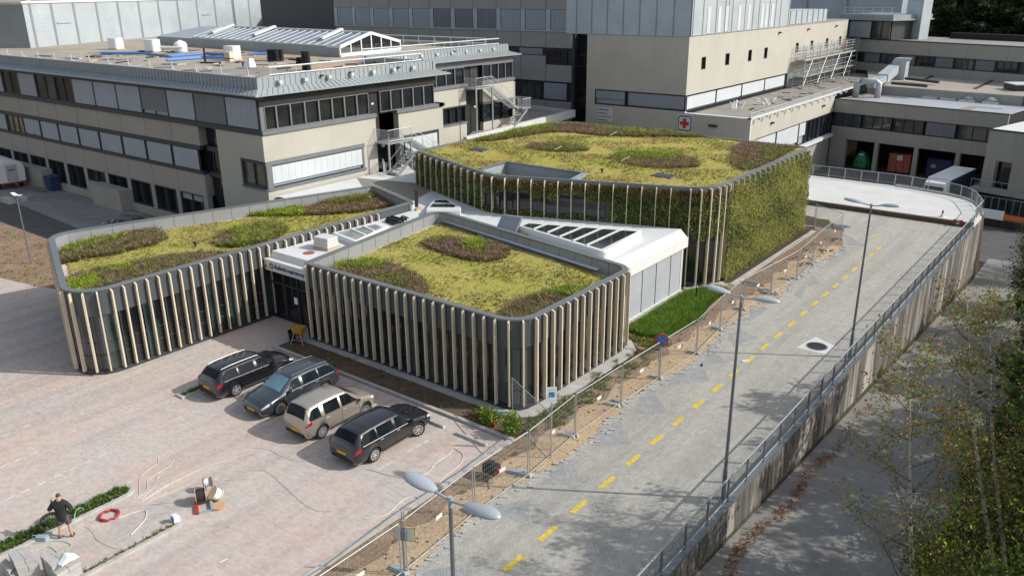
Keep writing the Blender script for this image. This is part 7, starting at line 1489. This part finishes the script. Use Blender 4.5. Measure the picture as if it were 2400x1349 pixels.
x, y, z = gp(966, 492, 4.0); mb = MB(); mb.lathe([(.18, 0), (.2, .42), (.21, .44), (.18, .44), (.16, .05), (.01, .04)], 14); o = mb.build('white_bucket', ['white'], loc=(x, y, 3.99)); tag(o, 'white bucket at the corner of the left pavilion roof', 'bucket')
x, y, z = gp(976, 490, 4.0); mb = MB(); mb.bar((0, 0, 0), (-.4, .5, 1.2), .25, .06, 0); mb.box(-.2, .3, -.3, .2, 0, .15, 1); o = mb.build('broom_and_offcuts', ['dark', 'wood2'], loc=(x, y, 3.99)); tag(o, 'dark board propped over timber offcuts beside the white bucket', 'offcuts')
x, y, z = gp(1195, 533, 4.2); t = thing('sheet_stack', 'tilted grey corrugated sheets leaning behind the parapet', 'sheets', loc=(x, y, 3.99)); mb = MB()
for k in range(5): mb.hexa([(-.8, -.5+k*.05, 0), (.8, -.6+k*.05, 0), (.8, -.57+k*.05, 0), (-.8, -.47+k*.05, 0), (-.7, .1+k*.05, .9), (.9, .0+k*.05, 1.0), (.9, .03+k*.05, 1.0), (-.7, .13+k*.05, .9)])
mb.build('sheets', ['blindmid'], t); mb = MB()
for k in range(5): mb.bar((.7+.12*k, -.7, .05+.05*(k % 2)), (1.3+.1*k, -.1, .1), .1, .06)
mb.build('timber_offcuts', ['wood2'], t)
# ================================================================== things in the parking
def stones(poly, h, label, tarp=False):
    c = Vector((sum(p[0] for p in poly)/len(poly), sum(p[1] for p in poly)/len(poly))); t = thing('stone_stack', label, 'stone stack', 'stacks of grey kerb stones on pallets', (c.x, c.y, .012)); P = [Vector(p)-c for p in poly]; lay = 4
    mb = MB(); q = lambda u_, v_: P[0].lerp(P[1], u_).lerp(P[3].lerp(P[2], u_), v_)
    for k in range(3): a, b = q(.02, .1+.4*k), q(.98, .1+.4*k); mb.bar((a.x, a.y, .05), (b.x, b.y, .05), .12, .10)
    mb.build('pallet', ['wood2'], t); mb = MB()
    for l in range(lay):
        n = 9
        for k in range(n):
            for m_ in range(2):
                if l == lay-1 and k > 6: continue
                u0, u1 = .5*m_+.01, .5*m_+.49; v0, v1 = k/n+.006, (k+1)/n-.006; j = random.uniform(-.01, .01); z0 = .10+(h-.1)*l/lay+.004; z1 = .10+(h-.1)*(l+1)/lay-.004
                C4 = [q(u0+j, v0), q(u1+j, v0), q(u1+j, v1), q(u0+j, v1)]; mb.hexa([(p.x, p.y, z0) for p in C4]+[(p.x, p.y, z1) for p in C4])
    mb.build('stones', ['kerb'], t); return t
g9 = lambda px, z: gp(*px, z)[:2]
z4 = lambda l: zq(l, 0, 1120, 4.286)
h9 = .78
stones([g9(p, h9) for p in z4([(75, 740), (250, 680), (385, 815), (160, 880)])], h9, 'neater stack of grey kerb stones at the bottom left corner')
stones([g9(p, h9) for p in z4([(400, 775), (620, 740), (800, 790), (560, 930)])], h9, 'untidier stack of grey kerb stones under a white sheet of paper')
stones([g9(p, .55) for p in z4([(0, 830), (55, 790), (180, 890), (110, 960)])], .5, 'low strip of kerb stones in front of the neater stack')
mb = MB(); P = [gp(*p, h9+.06) for p in z4([(575, 850), (650, 750), (745, 740), (800, 790), (690, 830), (625, 885)])]; P = [(p[0], p[1], h9+.03+.05*(i % 2)) for i, p in enumerate(P)]
cc = tuple(np.mean(P, 0)+np.array([0, 0, .07])); 
for i in range(len(P)): mb.poly([P[i], P[(i+1) % len(P)], cc])
for i in range(len(P)): a, b = P[i], P[(i+1) % len(P)]; mb.poly([(a[0], a[1], a[2]-.012), (b[0], b[1], b[2]-.012), b, a])
o = mb.build('paper_sheet', ['whitetarp']); tag(o, 'crumpled white sheet lying on the untidier stone stack', 'sheet')
mb = MB(); a = Vector(gp(*z4([(745, 890)])[0], .4)); mb.box(a.x-.05, a.x+.05, a.y-.12, a.y+.06, .2, .6); o = mb.build('tool_pouch', ['dark']); tag(o, 'black tool hanging on the side of the untidier stone stack', 'tool')
# cable drums
def drum(px, label, r, w_, rz, tilt, core, flange, zc=None):
    x, y, _ = gp(*px); t = thing('cable_drum', label, 'cable drum', 'cable drums on the paving', (x, y, zc if zc else r+.012), rz); t.rotation_euler = (tilt, 0, rz)
    for s_ in (-1, 1): mb = MB(); mb.lathe([(.05, s_*w_/2-.012), (r, s_*w_/2-.012), (r, s_*w_/2+.012), (.05, s_*w_/2+.012)], 24, (0, 0, 0), 'Y'); mb.build('flange', [flange], t)
    mb = MB(); mb.lathe([(r*.82, -w_/2+.02), (r*.85, 0), (r*.82, w_/2-.02)], 20, (0, 0, 0), 'Y'); mb.build('cable_winding', [core], t); return t
drum((473, 1178), 'upright plywood drum wound with black cable on a red base', .30, .36, -.5, 0, 'dark', 'cork', .36); drum((508, 1172), 'leaning pale drum lying against the black cable drum', .27, .28, -.35, -.75, 'whitetarp', 'wood', .30); drum((512, 1188), 'empty flat plywood drum flange on the paving', .25, .05, .2, -1.5, 'wood', 'cork', .05); drum((490, 1150), 'small brown drum with white cable behind the others', .20, .26, -.7, .15, 'whitetarp', 'bark', .40)
x, y, _ = gp(480, 1188); mb = MB(); mb.box(-.4, .4, -.34, -.22, 0, .10, 0); mb.box(-.4, .4, .2, .3, 0, .12, 1); mb.box(-.4, -.34, -.3, .3, 0, .08, 1); mb.box(.34, .4, -.3, .3, 0, .08, 1); o = mb.build('drum_stand', ['red', 'bluegrey'], loc=(x, y, .012)); o.rotation_euler = (0, 0, -.5); tag(o, 'red and grey unrolling stand under the black cable drum', 'drum stand')
# hose coil, cables
x, y, _ = gp(257, 1210); mb = MB(); mb.tube([((.33+.035*math.sin(k*2.1))*math.cos(k*.35), (.33+.035*math.cos(k*1.7))*math.sin(k*.35), .035+.02*(k % 4)) for k in range(0, 110)], .026, 6); o = mb.build('hose_coil', ['redhose'], loc=(x, y, .012)); tag(o, 'coil of red hose on the paving right of the standing man', 'hose')
def cable(pts, label, r=.010, mat='cable', org=None, z=.03):
    P = [Vector(gp(*p, z)) for p in (zq(pts, *org) if org else pts)]; out = []
    for i in range(len(P)-1):
        p0, p1, p2, p3 = P[max(0, i-1)], P[i], P[i+1], P[min(len(P)-1, i+2)]
        for k in range(6): s_ = k/6; out.append(.5*((2*p1)+(-p0+p2)*s_+(2*p0-5*p1+4*p2-p3)*s_**2+(-p0+3*p1-3*p2+p3)*s_**3))
    out.append(P[-1]); mb = MB(); mb.tube(out, r, 5); o = mb.build('cable', [mat]); tag(o, label, 'cable', 'cables lying on the paving')
cz = (0, 899, 2.9975)
cable([(980, 770), (985, 660), (1060, 590), (1110, 560), (1115, 515), (1160, 495)], 'white cable strand looping farthest left of the bunch', org=cz)
cable([(970, 800), (1030, 750), (1040, 680), (1120, 620), (1185, 580), (1220, 530)], 'white cable strand with an upturned tip second from left', org=cz)
cable([(990, 810), (1080, 720), (1110, 660), (1160, 650)], 'short white cable strand in the middle of the bunch', org=cz)
cable([(1000, 820), (1120, 740), (1190, 700), (1205, 665)], 'short hooked white cable strand right of the middle', org=cz)
cable([(1020, 815), (1120, 750), (1300, 650), (1480, 570), (1700, 505), (1780, 500)], 'longest white cable running up toward the charcoal estate', org=cz)
cable([(1050, 820), (1200, 760), (1340, 705), (1500, 680), (1740, 665)], 'white cable passing behind the cable drums', org=cz)
cable([(800, 870), (1000, 850), (1290, 825)], 'thin grey cable running straight to the black cable drum', .008, 'cablegrey', cz)
cable([(830, 940), (1010, 885), (1025, 935), (990, 985), (920, 1060)], 'white cable bent sharply right of the red hose', .02, 'cable', cz)
cable([(600, 1000), (650, 1040), (690, 1100), (800, 1150), (900, 1180)], 'thin grey cable curving below the red hose', .008, 'cablegrey', cz)
cable([(1700, 480), (1760, 450), (1880, 460), (1960, 500), (2060, 535), (2200, 535)], 'thin cable snaking toward the shadow of the charcoal estate', .008, 'cablegrey', cz)
cable([(1760, 600), (1880, 620), (2000, 720), (2120, 830), (2230, 890), (2330, 890)], 'thin brown cable in a long S across the open paving', .008, 'cablegrey', cz)
cable([(860, 1098), (950, 1120), (1000, 1108), (1020, 1085), (1050, 1065), (1062, 1048)], 'white cable ending near the wheel stop', .016, 'cable'); cable([(1062, 1048), (1085, 1065), (1075, 1090), (1040, 1118), (1025, 1135)], 'white cable turning back beside the right kerb', .016, 'cable'); cable([(855, 1215), (905, 1205), (945, 1170), (975, 1163), (985, 1180)], 'white cable crossing to the kerb by the nearest lamp', .016, 'cable')
cable([(520, 970), (530, 900), (560, 870), (590, 880)], 'green cable arching over the grass island', .018, 'cablegreen', cz, .2); cable([(200, 1120), (300, 1110), (420, 1100), (500, 1130), (460, 1170)], 'green cable looping beside the stone stacks', .014, 'cablegreen', cz); cable([(250, 1170), (340, 1140), (400, 1180)], 'short green cable loop next to the stone stacks', .014, 'cablegreen', cz)
x, y, _ = gp(125, 1225); mb = MB(); mb.tube([(.38*math.cos(k*.33), .38*math.sin(k*.33), .05+.03*(k % 5)) for k in range(80)], .03, 6); o = mb.build('cable_coil', ['dark'], loc=(x, y, .08)); tag(o, 'coil of black cable half in the grass behind the man', 'cable coil')
x, y, _ = gp(100, 1264); mb = MB(); mb.box(-.22, .22, -.14, .14, 0, .1, 0); mb.box(-.19, .19, -.11, .11, .1, .16, 1); mb.tube([(-.22, -.14, .1), (-.22, -.14, .28), (.22, -.14, .28), (.22, -.14, .1)], .015, 5, 0); o = mb.build('tool_crate', ['greypanel', 'bluegrey'], loc=(x, y, .012)); o.rotation_euler = (0, 0, .6); tag(o, 'small grey tool crate by the feet of the standing man', 'crate')
x, y, _ = gp(412, 1224); mb = MB(); mb.hexa([(-.16, -.12, 0), (.16, -.12, 0), (.16, .12, 0), (-.16, .12, 0), (-.14, -.1, .3), (.12, -.1, .34), (.14, .1, .3), (-.12, .1, .26)], 0); mb.box(-.02, .1, -.14, -.11, .1, .25, 1); o = mb.build('white_bag', ['whitewrap', 'blue'], loc=(x, y, .05)); tag(o, 'white bag with a blue mark at the tip of the narrow island', 'bag')
p, q = gp(*z4([(680, 975)])[0], .03), gp(*z4([(830, 890)])[0], .03); mb = MB(); mb.bar(p, q, .08, .05); o = mb.build('timber_lath', ['wood2']); tag(o, 'thin timber lath beside the untidier stone stack', 'lath')
# ================================================================== people
def skin(name, verts, edges, radii, mat, parent, root=0, lev=2):
    me = bpy.data.meshes.new(name); me.from_pydata(verts, edges, []); o = bpy.data.objects.new(name, me); C.objects.link(o)
    md = o.modifiers.new('s', 'SKIN'); md.use_smooth_shade = True
    for i, r in enumerate(radii): v = me.skin_vertices[0].data[i]; v.radius = (r, r) if not hasattr(r, '__len__') else r; v.use_root = (i == root)
    sb = o.modifiers.new('u', 'SUBSURF'); sb.levels = lev; sb.render_levels = lev
    dg = bpy.context.evaluated_depsgraph_get(); nm = bpy.data.meshes.new_from_object(o.evaluated_get(dg)); o.modifiers.clear(); o.data = nm; nm.materials.clear(); nm.materials.append(M[mat])
    for p in nm.polygons: p.use_smooth = True
    o.parent = parent; return o
def person(label, loc, rotz, shirt='shirt', shorts='shorts', hair=True, scale=1.0):
    t = thing('person', label, 'person', None, loc, rotz); t.scale = (scale,)*3
    V = [(0, 0, .95), (0, -.01, 1.14), (0, -.02, 1.34), (0, 0, 1.50), (0, .05, 1.60), (0, .075, 1.70), (0, .085, 1.77)]; R_ = [(.15, .11), (.14, .10), (.17, .11), .065, (.075, .085), (.078, .095), (.055, .065)]; E = [(0, 1), (1, 2), (2, 3), (3, 4), (4, 5), (5, 6)]
    def add(p, r, frm): V.append(p); R_.append(r); E.append((frm, len(V)-1)); return len(V)-1
    nose = add((0, .175, 1.665), .018, 4)
    for s_ in (-1, 1):
        h = add((s_*.10, 0, .90), .095, 0); k = add((s_*.15, .03, .50), .058, h); c_ = add((s_*.165, .0, .33), .058, k); a = add((s_*.19, -.03, .09), .040, c_); add((s_*.21, .13, .04), .038, a)
        if s_ > 0: sh = add((.19, -.01, 1.44), .062, 2); e = add((.37, -.06, 1.20), .046, sh); w_ = add((.24, .19, 1.13), .030, e); hn = add((.20, .27, 1.13), (.038, .02), w_); dirv = Vector((-.3, .9, -.15))
        else: sh = add((-.19, -.01, 1.44), .062, 2); e = add((-.37, .0, 1.21), .046, sh); w_ = add((-.33, .24, 1.33), .030, e); hn = add((-.32, .29, 1.40), (.038, .02), w_); dirv = Vector((.1, .35, .9))
        hp = Vector(V[hn]); sd = Vector((1, 0, 0)) if s_ < 0 else Vector((0, 0, 1))
        for j, (o_, l) in enumerate(((-.030, .065), (-.010, .080), (.010, .076), (.030, .058))):
            b = add(tuple(hp+sd*o_+dirv*.035), .0095, hn); m_ = add(tuple(hp+sd*o_+dirv*(.035+l*.55)), .009, b); add(tuple(hp+sd*o_*.9+dirv*(.035+l*.9)+Vector((0, .02 if s_ < 0 else 0, -.015 if s_ > 0 else 0))), .008, m_)
        b = add(tuple(hp-sd*.045+dirv*.0), .011, w_); add(tuple(hp-sd*.06+dirv*.04), .009, b)
        add((s_*.082, .07, 1.66), .016, 4)
    skin('body', V, E, R_, 'skin', t, 0, 2)
    skin('shirt', [(0, -.005, .74), (0, -.01, 1.12), (0, -.02, 1.36), (0, 0, 1.545), (.19, -.01, 1.45), (.31, -.04, 1.28), (.385, -.06, 1.18), (-.19, -.01, 1.45), (-.31, -.01, 1.28), (-.385, 0, 1.19)], [(0, 1), (1, 2), (2, 3), (2, 4), (4, 5), (5, 6), (2, 7), (7, 8), (8, 9)], [(.205, .155), (.195, .145), (.225, .15), .10, .105, .092, .085, .105, .092, .085], shirt, t)
    skin('shorts', [(0, 0, 1.04), (0, 0, .90), (.105, .0, .84), (.15, .03, .52), (-.105, 0, .84), (-.15, .03, .52)], [(0, 1), (1, 2), (2, 3), (1, 4), (4, 5)], [(.165, .125), (.17, .13), .115, .10, .115, .10], shorts, t)
    for s_ in (-1, 1): skin('shoe', [(s_*.19, -.05, .06), (s_*.20, .06, .05), (s_*.215, .17, .04)], [(0, 1), (1, 2)], [.058, .055, .042], 'dark', t, 0, 1); skin('sock', [(s_*.19, -.03, .10), (s_*.183, -.02, .18)], [(0, 1)], [.05, .052], 'dark', t, 0, 1)
    if hair: skin('hair', [(0, .045, 1.645), (0, .06, 1.74), (0, .075, 1.795)], [(0, 1), (1, 2)], [(.085, .075), (.086, .09), (.06, .07)], 'hair', t)
    g = MB()
    for s_ in (-1, 1): g.lathe([(.012, 0), (.001, .006)], 8, (s_*.032, .158, 1.695), 'Y')
    g.box(-.025, .025, .160, .166, 1.618, 1.626); g.build('eyes_and_mouth', ['hair'], t)
    return t
x, y, _ = gp(157, 1259); person('man in charcoal shirt and grey shorts standing on the paving seen from behind', (x, y, .012), math.radians(52))
x, y, z = onX(1968, 106, XC+1.2); person('tiny worker in orange on the scaffold deck', (XC+1.25, 143.5, 8.4), math.radians(90), 'orange', 'redbin')
# ================================================================== trees
def limb(mb, p, d, L, r, depth, tips, mi=0):
    pts = [p]; q = Vector(p); dd = Vector(d).normalized(); n = 4; rr = [r]
    for k in range(n):
        dd = (dd+Vector((random.gauss(0, .14), random.gauss(0, .14), random.gauss(.05, .10)))).normalized(); q = q+dd*L/n; pts.append(tuple(q)); rr.append(r*(1-.72*(k+1)/n))
    mb.tube(pts, rr, 5 if depth else 7, mi, cap=False)
    for k, p_ in enumerate(pts[2:]): tips.append((Vector(p_), L*.28))
    if depth > 0:
        for k in range(3):
            a = random.uniform(0, 6.28); s_ = Vector((math.cos(a), math.sin(a), random.uniform(-.05, .6))); limb(mb, pts[2+k % 3], (dd*.6+s_).normalized(), L*random.uniform(.42, .62), r*.45, depth-1, tips, mi)
def crown_tree(name, hgt, r, z0, n, mats, probs, leaf, trunk='bark', seed=1, tr=.16, flat=.15):
    """trunk with limbs; leaves spread in uneven clumps through the crown volume"""
    random.seed(seed); t = thing(name, None, None, None, (0, 0, 0)); mb = MB(); tips = []
    pts = [(0, 0, 0)]; q = Vector((0, 0, 0))
    for k in range(8): q = q+Vector((random.gauss(0, .10), random.gauss(0, .10), hgt*.95/8)); pts.append(tuple(q))
    mb.tube(pts, [tr*(1-.9*k/8) for k in range(9)], 8, 0, cap=False)
    nl = 16
    for k in range(nl):
        f = z0/hgt+(1-z0/hgt)*(k+.5)/nl; b = Vector(pts[min(8, int(f*8))]).lerp(Vector(pts[min(8, int(f*8)+1)]), f*8-int(f*8)); a = k*2.4+random.uniform(-.4, .4); w_ = math.sin(math.pi*min(1, max(.08, (f-z0/hgt)/(1-z0/hgt)*.86+.12)))
        limb(mb, tuple(b), (math.cos(a), math.sin(a), .35), r*w_*.9, tr*.35, 1, tips)
    mb.build('trunk', [trunk], t)
    P = []
    wts = np.array([tp[1] for tp in tips]); k = rng.choice(len(tips), n, p=wts/wts.sum()); base = np.array([tuple(tips[i][0]) for i in k]); sp_ = np.array([max(.28, tips[i][1]) for i in k])[:, None]
    P = base+rng.normal(0, 1, (n, 3))*sp_*[.62, .62, .42]; fastmesh('crown', leaves(P, leaf, flat), 4, mats, rng.choice(len(mats), n, p=probs), t)
    CH[t.name] = kids(t); return t
TREES = []
TA = crown_tree('broadleaf_tree', 13.5, 3.6, 4.5, 6500, ['lf_dark', 'lf_green', 'lf_forest2', 'lf_olive'], [.4, .3, .2, .1], .24, seed=5)
TB = crown_tree('broadleaf_tree', 10.5, 2.9, 2.2, 9000, ['lf_dark', 'lf_forest2', 'lf_green', 'lf_olive'], [.4, .3, .2, .1], .20, seed=9)
TF = crown_tree('forest_tree', 22, 4.6, 3.0, 7000, ['lf_forest', 'lf_forest2', 'lf_dark'], [.6, .25, .15], .55, seed=12, tr=.3)
def grp(o, g, cat): o['group'] = g; o['category'] = cat
shade = [(1.3, 28.2, TA, .98), (3.0, 42.6, TA, 1.12), (5.4, 38.6, TA, 1.1), (4.9, 54.6, TA, .95), (5.4, 67, TA, 1.1), (8.5, 47.5, TA, 1.3), (3.2, 50.5, TB, .9), (8.6, 61, TA, 1.2), (8.0, 78, TA, 1.1), (9.5, 35, TA, 1.2), (6.2, 25.5, TA, 1.1), (3.2, 23.6, TB, .9), (3.6, 88, TA, .9)]
edge = [(-.2, 44.0, TB, .62), (-1.0, 52.5, TB, .68), (-1.6, 61, TB, .74), (-2.4, 70.5, TB, .72), (-.5, 38.5, TB, .60), (-.1, 33.5, TB, .62), (.2, 29.5, TB, .55)]
first = {TA.name: True, TB.name: True}
def put(src, x, y, z, s_, label, g, cat):
    if first.get(src.name, False): first[src.name] = False; o = src; o.location = (x, y, z); o.scale = (s_,)*3; o.rotation_euler = (0, 0, random.uniform(0, 6)); o['label'] = label
    else: o = clone(src, (x, y, z), random.uniform(0, 6.28), label, s_)
    grp(o, g, cat); return o
for i, (x, y, src, s_) in enumerate(edge): put(src, x, y, lowz(y)-.1, s_, ORD[i]+' dark leafy tree at the right edge of the lane, counted from the far end' if False else ['dark leafy tree closing the right edge above the leaf litter', 'dark leafy tree leaning over the middle of the lane', 'dark leafy tree before the bend of the lane', 'farthest dark tree at the lane edge near the hoarding', 'dark leafy tree behind the twin birch', 'dark leafy tree beside the nearer birch', 'dark leafy tree nearest the bottom right corner'][i], 'dark trees beside the sunken lane', 'tree')
for i, (x, y, src, s_) in enumerate(shade): put(src, x, y, lowz(y)-.2, s_, 'tall broadleaf tree of the wood right of the lane that shades the road', 'tall shade trees right of the lane', 'tree')
# the far wood
random.seed(21); n = 0; first[TF.name] = True
LAB = 'dark tree of the wood beyond the office block'
for row, (yy, zz) in enumerate(((176, -5), (186, -5), (198, -5))):
    for k in range(11):
        f = k/10; p = Vector(gp(2120+f*330, 60, 8)); d = Vector((p.x, p.y, 0)).normalized(); q = d*(yy+8*random.random()+4*row+ (16 if f < .3 else 0)); put(TF, q.x, q.y, zz+random.uniform(-1, 0), random.uniform(.95, 1.25), LAB, 'trees of the far wood', 'tree')
for k in range(7):
    d = Vector(gp(-40+k*42, 40, 5)); d = Vector((d.x, d.y, 0)).normalized(); q = d*(235+random.random()*14); put(TF, q.x, q.y, -6, .98, 'tree top just showing over the white hall roof', 'tree tops behind the white hall', 'tree')
# birches in front
def birch(base, top, hgt, label, seed, nl=900, tr=.085, rad=2.0, fill=.55):
    random.seed(seed); B, T = Vector(base), Vector(top); t = thing('birch_tree', label, 'tree', 'slender birches beside the lane', tuple(B)); T = T-B; mb = MB(); pts = []
    for k in range(10): f = k/9; pts.append(tuple(T*f+Vector((math.sin(f*5+seed)*.10, math.cos(f*4+seed)*.10, 0)))); 
    mb.tube(pts, [tr*(1-.82*k/9) for k in range(10)], 8, 0, cap=False); tips = []; lb = MB()
    for k in range(17):
        f = .22+.76*k/16; i = min(8, int(f*9)); b = Vector(pts[i]).lerp(Vector(pts[i+1]), f*9-i); a = k*2.4+seed; limb(lb, tuple(b), (math.cos(a), math.sin(a), .55), rad*(1.1-.7*f), tr*.22, 1, tips)
    mb.build('trunk', ['birch'], t); lb.build('branches', ['bark'], t)
    k = rng.integers(0, len(tips), nl); P = np.array([tuple(tips[i][0]) for i in k])+rng.normal(0, 1, (nl, 3))*[.20, .20, .20]
    fastmesh('crown', leaves(P, .095, .1), 4, ['lf_orange', 'lf_olive', 'lf_red', 'lf_green', 'lf_yellow', 'lf_straw'], rng.choice(6, nl, p=[.13, .30, .10, .33, .08, .06]), t); return t
birch((-2.55, 24.3, -1.3), (-4.3, 23.6, 8.2), 9.5, 'slender birch with rusty leaves and a pale trunk at the bottom right', 3, 4200, .09, 2.5)
birch((-.95, 28.0, -1.6), (-3.55, 27.5, 9.0), 10, 'left stem of the twin birch right of the lane', 8, 3000, .09, 2.2); birch((-.75, 28.3, -1.6), (-3.0, 28.8, 8.6), 10, 'right stem of the twin birch right of the lane', 14, 2600, .075, 2.1)
birch((-2.6, 40.5, -2.6), (-4.6, 40.2, 4.4), 7, 'farther thin birch leaning over the lane', 17, 2000, .06, 1.7)
def bush(x, y, z, r, h, n, label, mats, probs, leaf=.12, seed=1):
    random.seed(seed); t = thing('bush', label, 'bush', None, (x, y, z)); mb = MB(); tips = []
    for k in range(11): a = random.uniform(0, 6.28); limb(mb, (random.uniform(-.2, .2), random.uniform(-.2, .2), 0), (math.cos(a)*.7, math.sin(a)*.7, 1), h*random.uniform(.6, .95), .035, 1, tips)
    mb.build('stems', ['bark'], t); k = rng.integers(0, len(tips), n); P = np.array([tuple(tips[i][0]) for i in k])*np.array([r/h*1.5, r/h*1.5, 1])+rng.normal(0, 1, (n, 3))*[.34*r*.5, .34*r*.5, .25]
    P[:, 2] = np.maximum(P[:, 2], .05); fastmesh('foliage', leaves(P, leaf, .15), 4, mats, rng.choice(len(mats), n, p=probs), t); return t
bush(-.9, 22.6, -1.2, 2.0, 5.2, 8000, 'bright yellow-green bush in the bottom right corner', ['lf_bright', 'lf_green', 'lf_olive', 'lf_dark'], [.14, .38, .22, .26], .13, 4)
bush(-2.3, 26.6, -1.5, 1.6, 3.4, 3600, 'mixed green and rust shrub below the nearer birch', ['lf_green', 'lf_olive', 'lf_orange', 'lf_dark', 'lf_red'], [.26, .22, .12, .34, .06], .11, 5)
bush(-1.7, 31.5, -2, 1.8, 4.0, 5000, 'dense green shrub between the birches', ['lf_green', 'lf_dark', 'lf_olive', 'lf_orange'], [.24, .50, .16, .10], .12, 6)
bush(-3.6, 20.2, -1, 1.0, 1.8, 1700, 'small bright shrub at the lane edge at the bottom', ['lf_grass', 'lf_green', 'lf_orange', 'lf_bright'], [.3, .4, .1, .2], .10, 7)
for i_, (px_, r_, h_) in enumerate((((2425, 640), 1.8, 4.6), ((2415, 720), 1.9, 4.8), ((2415, 810), 1.8, 4.4), ((2425, 900), 1.7, 4.4), ((2430, 1010), 1.8, 4.6), ((2350, 1120), 1.3, 2.8))):
    x_, y_, _ = gp(*px_, -4.4+i_*.5); bush(x_, y_, lowz(y_), r_, h_, 5200, ['farthest dark bush at the right edge above the lane bend', 'second dark bush from the far end at the right edge', 'third dark bush from the far end at the right edge', 'dark bush right of the twin birch tops', 'dark bush right of the twin birch trunks', 'dark low bush between the twin birch and the bright bush'][i_], ['lf_dark', 'lf_forest2', 'lf_brown', 'lf_green'], [.42, .36, .08, .14], .14, 30+i_)
bush(-2.2, 36.5, -2.3, 1.5, 3.0, 3200, 'dusky olive shrub behind the twin birch', ['lf_olive', 'lf_dark', 'lf_brown', 'lf_green'], [.3, .35, .15, .2], .12, 8)
# ================================================================== tidy: put every root Empty at the base of its thing
bpy.context.view_layer.update()
allob = list(C.objects); par = {}
for o in allob:
    if o.parent: par.setdefault(o.parent.name, []).append(o)
for o in allob:
    if o.type == 'EMPTY' and o.parent is None and not o.get('_loc'):
        P = []
        def rec(x):
            for c in par.get(x.name, []):
                if c.type == 'MESH': mw = c.matrix_world; P.extend([mw @ Vector(b) for b in c.bound_box])
                rec(c)
        rec(o)
        if not P: continue
        b = Vector(((min(p.x for p in P)+max(p.x for p in P))/2, (min(p.y for p in P)+max(p.y for p in P))/2, min(p.z for p in P)))
        o.location = b
        for c in par.get(o.name, []): c.location = c.location-b
    if '_loc' in o: del o['_loc']
